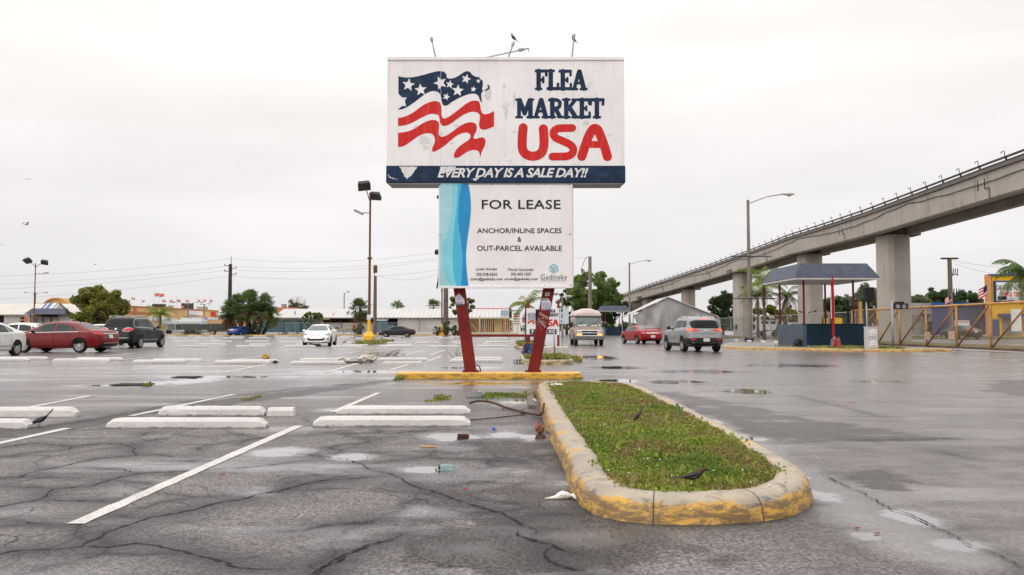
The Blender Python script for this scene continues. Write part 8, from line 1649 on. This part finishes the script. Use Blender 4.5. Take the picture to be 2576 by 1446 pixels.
def bird(label, loc, az, pose='stand', s=1.0, m='bird_black', head=None, legs=True, pitch=0, name='bird', group=None):
    s *= .8 if pose == 'up' else .6; r = thing(name, label, 'bird', loc, az, group); sp_ = SP[pose]; sp_ = [tuple(q) for q in spl(sp_, 3)]; n = 10; Rp = Matrix.Rotation(pitch, 3, 'Y')
    lift = .018 if pose == 'peck' else .055; vs = []; fs = []; mi = []; m_ = len(sp_)
    for i, (x, z, a, h) in enumerate(sp_):
        x2 = sp_[min(i+1, m_-1)]; x1 = sp_[max(i-1, 0)]; t = Vector((x2[0]-x1[0], 0, x2[1]-x1[1])).normalized(); up = Vector((-t.z, 0, t.x))
        for k in range(n):
            q = 2*math.pi*k/n; p = Vector((x, 0, z+lift))+Vector((0, 1, 0))*max(a, .001)*math.cos(q)+up*max(h, .001)*math.sin(q); vs.append(tuple((Rp@p)*s))
    for i in range(m_-1):
        for k in range(n): fs.append((i*n+k, i*n+(k+1) % n, (i+1)*n+(k+1) % n, (i+1)*n+k)); mi.append(1 if i < 6 else (2 if head and i < 17 else 0))
    b = MB(); b.v = vs; b.f = fs; b.m = mi; b.build('body', [M[m], M['beak'], M[head] if head else M[m]], r, smooth=True)
    b = MB()
    for sy in (-1, 1):
        w = [Vector((x, sy*y*1.03, z+lift)) for x, y, z in ([(.04,.034,.105),(.0,.043,.09),(-.06,.040,.075),(-.13,.02,.062),(-.06,.034,.05),(.0,.040,.055),(.035,.036,.075)] if pose == 'stand' else [(.04,.036,.105),(.0,.042,.115),(-.06,.036,.14),(-.11,.018,.165),(-.06,.036,.105),(.0,.042,.08),(.035,.036,.085)] if pose == 'peck' else [(.03,.036,.13),(.0,.042,.10),(-.03,.038,.055),(-.075,.02,.008),(-.02,.036,.04),(.005,.042,.075),(.025,.036,.10)])]
        b.poly([tuple((Rp@q)*s) for q in w]); b.v = b.v
    b.build('wing', M['bird_black'] if m != 'gull' else M[m], r)
    if legs:
        b = MB(); zt_ = {'stand': .085, 'peck': .08, 'up': .075}[pose]; x0 = {'stand': .0, 'peck': .0, 'up': -.015}[pose]
        for sy in (-.018, .018):
            foot = Vector((x0+.01, sy, 0)); b.tube([tuple(Vector((x0-.01, sy, zt_))*s), tuple(Vector((x0+.015 if pose != 'up' else x0, sy, .045))*s), tuple(foot*s)], .0035*s, 5)
            for dy in (-.014, 0, .014): b.tube([tuple(foot*s), tuple((foot+Vector((.028, dy, .001)))*s)], .0025*s, 4)
        b.build('legs', M['leg_skin'], r)
    return r
def gp(px, py, z=0): return tuple(G(px, py, z))
bird('black grackle pecking at the ground beside the nearest left wheel stop', gp(100,1074), R(180), 'peck', 1.25)
bird('brown headed grackle walking in the grass at the front of the island', gp(1747,1226,.145), R(-4), 'stand', .98, 'bird_dusk', 'bird_brown')
bird('dusky grackle pecking in the middle of the island grass', gp(1602,1062,.14), R(228), 'peck', .98, 'bird_dusk', 'bird_brown')
q = P(1291.5,106,18.9); bird('glossy blackbird with beak raised on the short lamp arm above the big sign', tuple(q), R(180), 'up', 1.02)
q = P(1443.5,100,18.95); bird('blackbird half hidden behind the upright lamp arm above the big sign', (q.x, q.y+.06, q.z-.07), R(178), 'up', .92)
bird('small black bird standing between wheel stops left of the yellow lamp base', gp(866,864.5), R(170), 'peck', 2.0)
for k, (px, az, p_, lab) in enumerate(((2013,180,'stand','blackbird on the fence rail at the left edge of the booth pillar'),(2050,10,'stand','blackbird with raised tail on the fence rail right of the booth pillar'),(2036,200,'peck','small blackbird crouching on the fence rail between the other two'))):
    q = PX(px, 800, 25.05); zr_ = 2.36; bird(lab, (25.05, q.y, zr_), R(az), p_, 2.5 if k < 2 else 1.7, group='blackbirds on the chain link fence')
def gull(label, px, py, Y, s, az, flap):
    q = P(px, py, Y); r = thing('gull', label, 'bird', tuple(q), az, 'gulls flying in the grey sky'); b = MB(); sp_ = [(.25,.0,.005),(.2,.02,.035),(.12,.02,.05),(0,0,.065),(-.14,0,.045),(-.24,.01,.03),(-.33,.01,.015)]; b.tube([(x*s,0,z*s) for x, z, _ in sp_], [a*s for *_, a in sp_], 8); b.build('body', M['gull'], r, smooth=True)
    for sy in (-1, 1):
        b = MB(); P_ = [((.10,0,.02),(-.08,0,.02)),((.13,.22,.02+flap*.18),(-.06,.22,.02+flap*.16)),((.10,.42,.02+flap*.20),(-.06,.42,.02+flap*.18)),((-.05,.72,.02+flap*.05),(-.09,.70,.02+flap*.05))]
        for (a, c_), (d, e) in zip(P_[:-1], P_[1:]): b.quad(*[tuple(Vector((v[0], v[1]*sy, v[2]))*s) for v in (a, c_, e, d)])
        b.build('wing', M['gull'], r)
gull('pale gull gliding in the sky above the left lamp post', 67, 565, 60, .75, R(60), 1.3); gull('small gull high in the sky at the upper left', 70, 449, 75, .5, R(120), -.9); gull('tiny gull at the very left edge of the sky', 4, 616, 95, .5, R(80), .6); gull('tiny gull gliding above the olive tree', 240, 665, 120, .8, R(20), .3)
q = PX(2039, 791, 25.1); gull('tiny dark bird taking off above the fence by the booth pillar', 2039, 791, q.y, .35, R(30), .8)
# ------------------------------------------------------------ litter and debris
M['tan_wood'] = mat('tan_wood', (.46,.29,.13), .7, var=.2, stretch=(1,6,1)); M['old_plank'] = mat('old_plank', (.14,.115,.10), .8, var=.35, scale=5, stretch=(6,1,1), bump=.4); M['branch'] = mat('dead_branch', (.075,.032,.022), .8, var=.35, scale=12, bump=.4); M['bone'] = mat('bleached_bone', (.66,.63,.59), .55, var=.12, scale=10, dirt=(.35,.28,.2), dscale=14, damt=.6); M['husk'] = mat('brown_husk', (.20,.085,.04), .85, var=.4, scale=14, bump=.6); M['plastic_blue'] = mat('blue_plastic', (.02,.10,.55), .35); M['rubble'] = mat('broken_concrete', (.48,.44,.40), .8, var=.25, scale=6, bump=.5, dirt=(.25,.20,.15))
b = MB(); pts = [G(1180,1014,.03),G(1205,1008,.07),G(1240,1013,.07),G(1270,1024,.03),G(1310,1035,.03),G(1350,1043,.03),G(1362,1041,.06),G(1366,1028,.12),G(1368,1015,.17)]; b.tube(spl([tuple(q) for q in pts], 5), .016, 7)
for a, c_ in (((1270,1024,.03),(1262,1032,.01)),((1310,1035,.03),(1318,1028,.06)),((1230,1011,.06),(1222,1004,.11))): b.tube([G(*a), G(*c_)], [.01,.004], 5)
tag(b.build('fallen_branch', M['branch'], smooth=True), 'long crooked dead branch lying between the wheel stop and the island kerb', 'branch')
b = MB(); b.tube(spl([tuple(G(x, y, z)) for x, y, z in ((1183,1056,.012),(1230,1052,.02),(1275,1047,.012),(1320,1043,.012))], 6), .007, 5); tag(b.build('thin_stick', M['branch'], smooth=True), 'thin straight stick lying just behind the large front wheel stop', 'stick')
a, c_ = G(1331,987), G(1338,1027); d = (c_-a); d.normalize(); n_ = Vector((-d.y, d.x, 0)); w = .055; b = MB(); b.hexa([a-n_*w, a+n_*w, c_+n_*w, c_-n_*w][::-1], [q+Vector((0,0,.05)) for q in (a-n_*w, a+n_*w, c_+n_*w, c_-n_*w)][::-1]); tag(b.build('plank', M['old_plank'], recalc=True, bevel=.006), 'weathered grey plank lying along the island kerb', 'plank')
q = G(1198, 999); b = MB(); b.lathe([(.165,0),(.17,.012),(.12,.05),(.085,.085),(.08,.09),(.0,.088)], 20, None, (q.x, q.y, 0)); hb = b.build('hubcap', mat('grey_hubcap', (.10,.105,.11), .4, var=.3), smooth=40); tag(hb, 'dark grey hubcap lying among weeds near the yellow footing', 'hubcap')
def bag(label, px, py, s, m, name='crumpled_wrapper', cat='litter', seed=0, z=0, sz=(1,.8,.5)):
    rg = np.random.default_rng(seed); q = G(px, py, z); b = MB(); n, k = 11, 8; vs = []
    for j in range(k+1):
        th = math.pi*j/k
        for i in range(n): ph = 2*math.pi*i/n; rr = s*(1+rg.normal(0,.16)); vs.append((q.x+rr*sz[0]*math.sin(th)*math.cos(ph), q.y+rr*sz[1]*math.sin(th)*math.sin(ph), z+max(.0, s*sz[2]*(1-math.cos(th))*.9*(1+rg.normal(0,.1)))))
    b.add(vs, [(j*n+i, j*n+(i+1) % n, (j+1)*n+(i+1) % n, (j+1)*n+i) for j in range(k) for i in range(n)]); o = b.build(name, m); return tag(o, label, cat)
bag('white crumpled paper beside the dark grey hubcap', 1205, 991, .05, M['bone'], seed=1); bag('small white wrapper near the far end of the island kerb', 1342, 1012, .05, M['bone'], seed=2, sz=(.8,1,.6)); bag('flat white scrap lying among the weeds right of the hubcap', 1255, 990, .11, M['bone'], 'paper_scrap', seed=3, sz=(1.4,.7,.08)); bag('pale flat bottle cap litter by the end of the branch', 1317, 1040, .06, M['galv'], 'metal_scrap', seed=4, sz=(1,.8,.12)); bag('white scrap lying on the grass at the far end of the front island', 1400, 969, .07, M['bone'], 'paper_scrap', seed=5, z=.15, sz=(1.6,.6,.25))
bag('brown coconut husk lying against the island kerb', 1358, 1090, .055, M['husk'], 'coconut_husk', 'husk', 6, sz=(1,.9,.95)); q = G(1352,1080,.05); b = MB(); b.tube([q+Vector((0,0,.03)), q+Vector((-.04,0,.08))], .006, 6); tag(b.build('straw', mat('red_straw', (.6,.06,.04), .4)), 'short red straw leaning on the brown coconut husk', 'straw')
bag('round yellow coconut resting behind a wheel stop in the second pair', 668, 906, .13, mat('yellow_husk', (.36,.24,.045), .7, var=.35, scale=8), 'coconut', 'coconut', 7, sz=(1,1,.95)); bag('dark lump against the end of the third front wheel stop from the second pair', 692, 913, .09, M['black'], 'rubber_lump', 'litter', 8)
# bird skull like white shell by the island front
q = G(1415, 1255); b = MB(); sp_ = [(-.20,.012,.003),(-.16,.016,.010),(-.11,.02,.018),(-.075,.024,.026),(-.045,.034,.040),(.0,.042,.052),(.05,.036,.042),(.085,.026,.028),(.10,.022,.012)]
b.tube([(q.x+x*.62, q.y+.02*math.sin(x*12), max(z, a*.85)*.6) for x, z, a in sp_], [a*.58 for *_, a in sp_], 10); sk = thing('bird_skull', 'bleached bird skull with long beak lying at the foot of the island kerb', 'skull', tuple(q)); wb(b, 'skull', M['bone'], sk, smooth=True)
b = MB(); b.ell((q.x-.012, q.y-.024, .030), (.007,.006,.007)); wb(b, 'eye_socket', M['black'], sk); b = MB(); b.tube([(q.x+.05,q.y,.02),(q.x+.07,q.y-.02,.03),(q.x+.085,q.y-.035,.013),(q.x+.08,q.y-.04,.008)], [.012,.013,.008,.004], 7); wb(b, 'jaw', M['bone'], sk, smooth=True)
a, c_ = G(1056,1122,.008), G(1099,1124,.008); b = MB(); b.tube([a, a.lerp(c_,.5)+Vector((0,.01,0)), c_], [.008,.012,.006], 6); tag(b.build('wood_splinter', M['tan_wood']), 'pale tan wood splinter lying on the asphalt in front of the puddle', 'splinter')
q = G(1163,1099); b = MB(); b.obox((q.x,q.y,.018),(.055,.018,.014), Matrix.Rotation(R(4),3,'Z')); tag(b.build('broken_brick', mat('dark_brick', (.075,.035,.028), .8, var=.4, scale=20, bump=.5), bevel=.006), 'small dark piece of brick lying in the puddle near the wheel stop', 'brick')
q = G(1241,1081); b = MB(); b.lathe([(.018,0),(.02,.004),(.019,.022),(.0,.022)], 14, Matrix.Rotation(R(20),3,'Y'), (q.x,q.y,.002)); tag(b.build('bottle_cap', M['plastic_blue'], smooth=40), 'bright blue plastic bottle cap on the wet asphalt', 'bottle cap')
q = G(1128,1181); b = MB(); Rm = Matrix.Rotation(R(90),3,'Y')@Matrix.Rotation(R(-12),3,'X'); t = NT('green_glass'); t.set('Base Color', (.45,.62,.62)); t.set('Roughness', .08); t.set('Transmission Weight', .75)
b.lathe([(.001,-.07),(.024,-.07),(.026,-.06),(.026,.02),(.02,.04),(.010,.055),(.009,.09),(.001,.09)], 14, Rm, (q.x,q.y,.02)); bo = b.build('glass_bottle', t.m, smooth=40); tag(bo, 'pale green glass bottle lying in a puddle in the foreground', 'bottle'); b = MB(); b.lathe([(.016,.0),(.016,.012)], 10, Rm, Vector((q.x,q.y,.02))+Rm@Vector((0,0,-.083))); b.build('bottle_base', M['ink'], bo)
for k, (px, py, s) in enumerate(((918,912,.19),(934,911,.17),(905,910,.10),(858,911,.13))):
    bag(f'broken piece of concrete, {ORD[k]} from the left among the debris behind the second row' if False else ('large tan lump of broken concrete left of the tilted wheel stop','second tan lump of broken concrete beside the larger one','small chip of concrete left of the two tan lumps','grey broken end of a wheel stop lying in the second row')[k], px, py, s, M['rubble'], 'concrete_chunk', 'rubble', 20+k, sz=(1,.9,.8))
b = MB(); rg = np.random.default_rng(4); q = G(972, 905)
for i in range(26): p0 = Vector((q.x+rg.normal(0,.25), q.y+rg.normal(0,.12), .12)); b.tube([p0, p0+Vector((rg.normal(0,.22), rg.normal(0,.1), rg.uniform(.02,.28))), p0+Vector((rg.normal(0,.4), rg.normal(0,.15), rg.uniform(-.05,.25)))], [.009,.007,.003], 4)
tag(b.build('twig_pile', mat('grey_twig', (.17,.13,.09), .9)), 'tangle of dry twigs caught on the tilted wheel stop', 'twigs'); b = MB(); q = G(1148,902)
for i in range(9): p0 = Vector((q.x+rg.normal(0,.12), q.y, .06)); b.tube([p0, p0+Vector((rg.normal(0,.2), rg.normal(0,.1), rg.uniform(.1,.45)))], [.008,.003], 4)
tag(b.build('dry_weed', bpy.data.materials['grey_twig']), 'dry bare weed stalks behind the wheel stop left of the red post', 'weed'); b = MB(); b.tube(spl([tuple(G(x,y,.02)) for x, y in ((838,905),(856,908),(872,912),(895,910),(910,913))],4), .03, 6); tag(b.build('rusty_rod', M['branch']), 'rusty bent rod lying beside the broken concrete in the second row', 'rod')
# drains
M['rubble_dark'] = mat('drain_pit', (.05,.046,.045), .4, spec=.5); M['iron'] = mat('iron_grate', (.03,.028,.027), .6, .3)
for (px, py, hw, hy, lab) in ((332,968,40,2.0,'long iron drain grate in the puddle at the left of the aisle'),(470,949,28,1.3,'smaller iron drain grate farther back in the aisle'),(785,905.5,26,1.3,'iron drain grate in the second aisle behind the wheel stops')):
    a, c_ = G(px-hw, py+hy), G(px+hw, py-hy); r = thing('drain_grate', lab, 'drain', ((a.x+c_.x)/2, (a.y+c_.y)/2, 0)); W_ = abs(c_.x-a.x)/2 if True else 0; W_ = (G(px+hw,py).x-G(px-hw,py).x)/2; D_ = (c_.y-a.y)/2
    b = MB(); b.box(-W_, W_, -D_, D_, .004, .006); b.build('pit', M['rubble_dark'], r); b = MB()
    for x in np.linspace(-W_, W_, 14): b.box(x-.018, x+.018, -D_, D_, .007, .022)
    for y in (-D_, D_): b.box(-W_-.03, W_+.03, y-.02, y+.02, .007, .024)
    b.build('bars', M['iron'], r)
# weeds
def weeds(label, px, py, rx, ry, n, h, seed, z=0, w=.02):
    c = G(px, py, z); a = G(px+rx, py, z); y0, y1 = G(px, py+ry, z).y, G(px, py-ry, z).y; R_ = a.x-c.x; cy = (y0+y1)/2; Ry = max((y1-y0)/2, .02)
    grass('weed_patch', n, lambda x, y: np.hypot((x-c.x)/R_, (y-cy)/Ry)*.1-.1, (c.x-R_, c.x+R_, max(cy-Ry, .5), cy+Ry), z-.005, h, w, label, seed, near=False)
for k, (px, py, rx, ry, n, h, z, lab) in enumerate(((1112,1004,22,4,260,.07,0,'low weeds growing left of the hubcap'),(1085,1009,18,2,120,.05,0,'sparse weeds at the left end of the weed line'),(1235,998,45,5,600,.08,0,'patch of low weeds behind the hubcap'),(1310,997,35,4,420,.08,0,'low weeds near the far left corner of the front island'),(1003,956,12,3,180,.10,0,'weeds at the left corner of the yellow footing'),(1290,954,16,2,120,.06,0,'weeds along the front of the yellow footing'),(1452,956,12,3,140,.08,0,'weeds at the right corner of the yellow footing'),(370,971,8,1.5,80,.10,0,'weeds beside the long iron drain grate'),(880,1040,8,2,60,.06,0,'weeds in a crack by the first wheel stops') if False else (645,1000,10,2,90,.05,0,'weeds in the long asphalt crack behind the nearest wheel stops'),(625,1006,14,2,90,.05,0,'more weeds in the long crack to the left'),(940,864,30,4,900,.30,0,'tall weeds around the yellow lamp base'),(1448,907,10,6,260,.22,0,'weeds at the right corner of the second grass island'),(2110,876,30,2,200,.10,.12,'thin weeds at the foot of the dark blue booth wall'),(1980,871,25,1.5,160,.10,.12,'grass tuft on the concrete island left of the booth corner'),(2300,872,8,5,90,.2,.0,'weeds at the end of the yellow gate kerb'))):
    weeds(lab, px, py, rx, ry, int(n*.7), h*.8, 300+k, z, .012 if py > 900 else .04)
# bags and clutter
def campaign_bag(label, px, py, Y, s, seed, mats):
    q = P(px, py, Y); r = thing('tied_banner', label, 'banner', (q.x, Y, 0)); rg = np.random.default_rng(seed)
    for k in range(4):
        n = 6; vs = []
        for j in range(n+1):
            for i in range(n+1):
                u, w = i/n-.5, j/n; vs.append((s*(u*(.5+.5*w)+.08*(k-1.5))+rg.normal(0,.015), -.09-.05*k+.07*math.sin(7*u+k)+rg.normal(0,.012), (q.z)-s*1.25*w+.12*s*math.sin(5*u+k*2)))
        b = MB(); b.add([(x, y, max(.13, z)) for x, y, z in vs], [(j*(n+1)+i, j*(n+1)+i+1, (j+1)*(n+1)+i+1, (j+1)*(n+1)+i) for j in range(n) for i in range(n)]); b.build('fold', mats[k % len(mats)], r)
M['bag_blue'] = mat('blue_vinyl', (.03,.075,.20), .35, var=.5, scale=8, dirt=(.30,.34,.42), dscale=5, damt=.7); M['bag_red'] = mat('red_vinyl_scrap', (.40,.07,.06), .35, var=.4, scale=8, dirt=(.05,.05,.10), dscale=6, damt=.8); M['bag_dark'] = mat('dark_vinyl', (.025,.03,.05), .35, var=.5, scale=8)
campaign_bag('crumpled blue and red banner tied round the left post of the parking sign', 1326, 866, 30.7, .40, 1, [M['bag_dark'], M['bag_blue'], M['bag_red'], M['bag_blue']]); campaign_bag('blue and white crumpled banner at the foot of the right parking sign post', 1400, 874, 30.7, .30, 2, [M['bag_blue'], M['bag_dark'], M['bag_red'], M['bag_blue']]); campaign_bag('crumpled red and blue banner tied to the foot of the edge-on red sign', 2098, 849, 42.6, .50, 3, [M['bag_blue'], M['bag_red'], M['white_board'], M['bag_red']])
bag('black rubbish bag lying on the concrete against the booth wall', 2012, 872, .28, M['black'], 'rubbish_bag', 'bag', 31, z=.11, sz=(1.4,.7,.75)); bag('grey heap of cloth behind the tall concrete street lamp', 1884, 858, .32, M['bag_dark'], 'cloth_heap', 'heap', 32, sz=(1.5,.6,.5))
q = G(1388, 893, .15); b = MB(); b.box(q.x-.60, q.x+.62, q.y, q.y+.5, .10, .46); bl = b.build('concrete_block', M['rubble'], bevel=.03); tag(bl, 'rough concrete block on the second grass island behind the right red post', 'block'); q = P(1357,880,29.5); b = MB(); b.tube([(q.x+.55,29.6,.1),(q.x+.52,29.6,.95)], .03, 8); tag(b.build('bollard', M['galv'], smooth=True), 'thin pale steel bollard beside the concrete block', 'bollard')
q = G(1306, 915); b = MB(); 
for k in range(3): b.tube([(q.x-.12+.09*k+.06*math.cos(a), q.y+.05*k, .07+.06*math.sin(a)) for a in np.linspace(0, 2*math.pi, 9)], .014, 5)
tag(b.build('wire_scrap', M['dark_steel'], smooth=True), 'curl of scrap metal by the left corner of the second grass island', 'scrap')
for px, py, lab, c in ((1170,1232,'thin red scrap of plastic left of the bird skull' ,(.55,.05,.03)),(2140,1012,'thin red straw lying on the wet driveway',(.6,.06,.03)),(2155,1330,'small red brown leaf on the wet asphalt right of the island',(.30,.06,.03)),(560,1194,'thin red twig on the cracked asphalt in the left foreground',(.30,.05,.03)),(2205,1343,'red leaf fragment near the puddle in the right foreground',(.30,.08,.05))):
    a, c_ = G(px-8, py+1), G(px+8, py-1); b = MB(); b.tube([a+Vector((0,0,.006)), a.lerp(c_,.5)+Vector((0,0,.008)), c_+Vector((0,0,.006))], [.002,.0045,.002], 5); tag(b.build('red_scrap', mat('red_scrap', c, .5)), lab, 'litter')
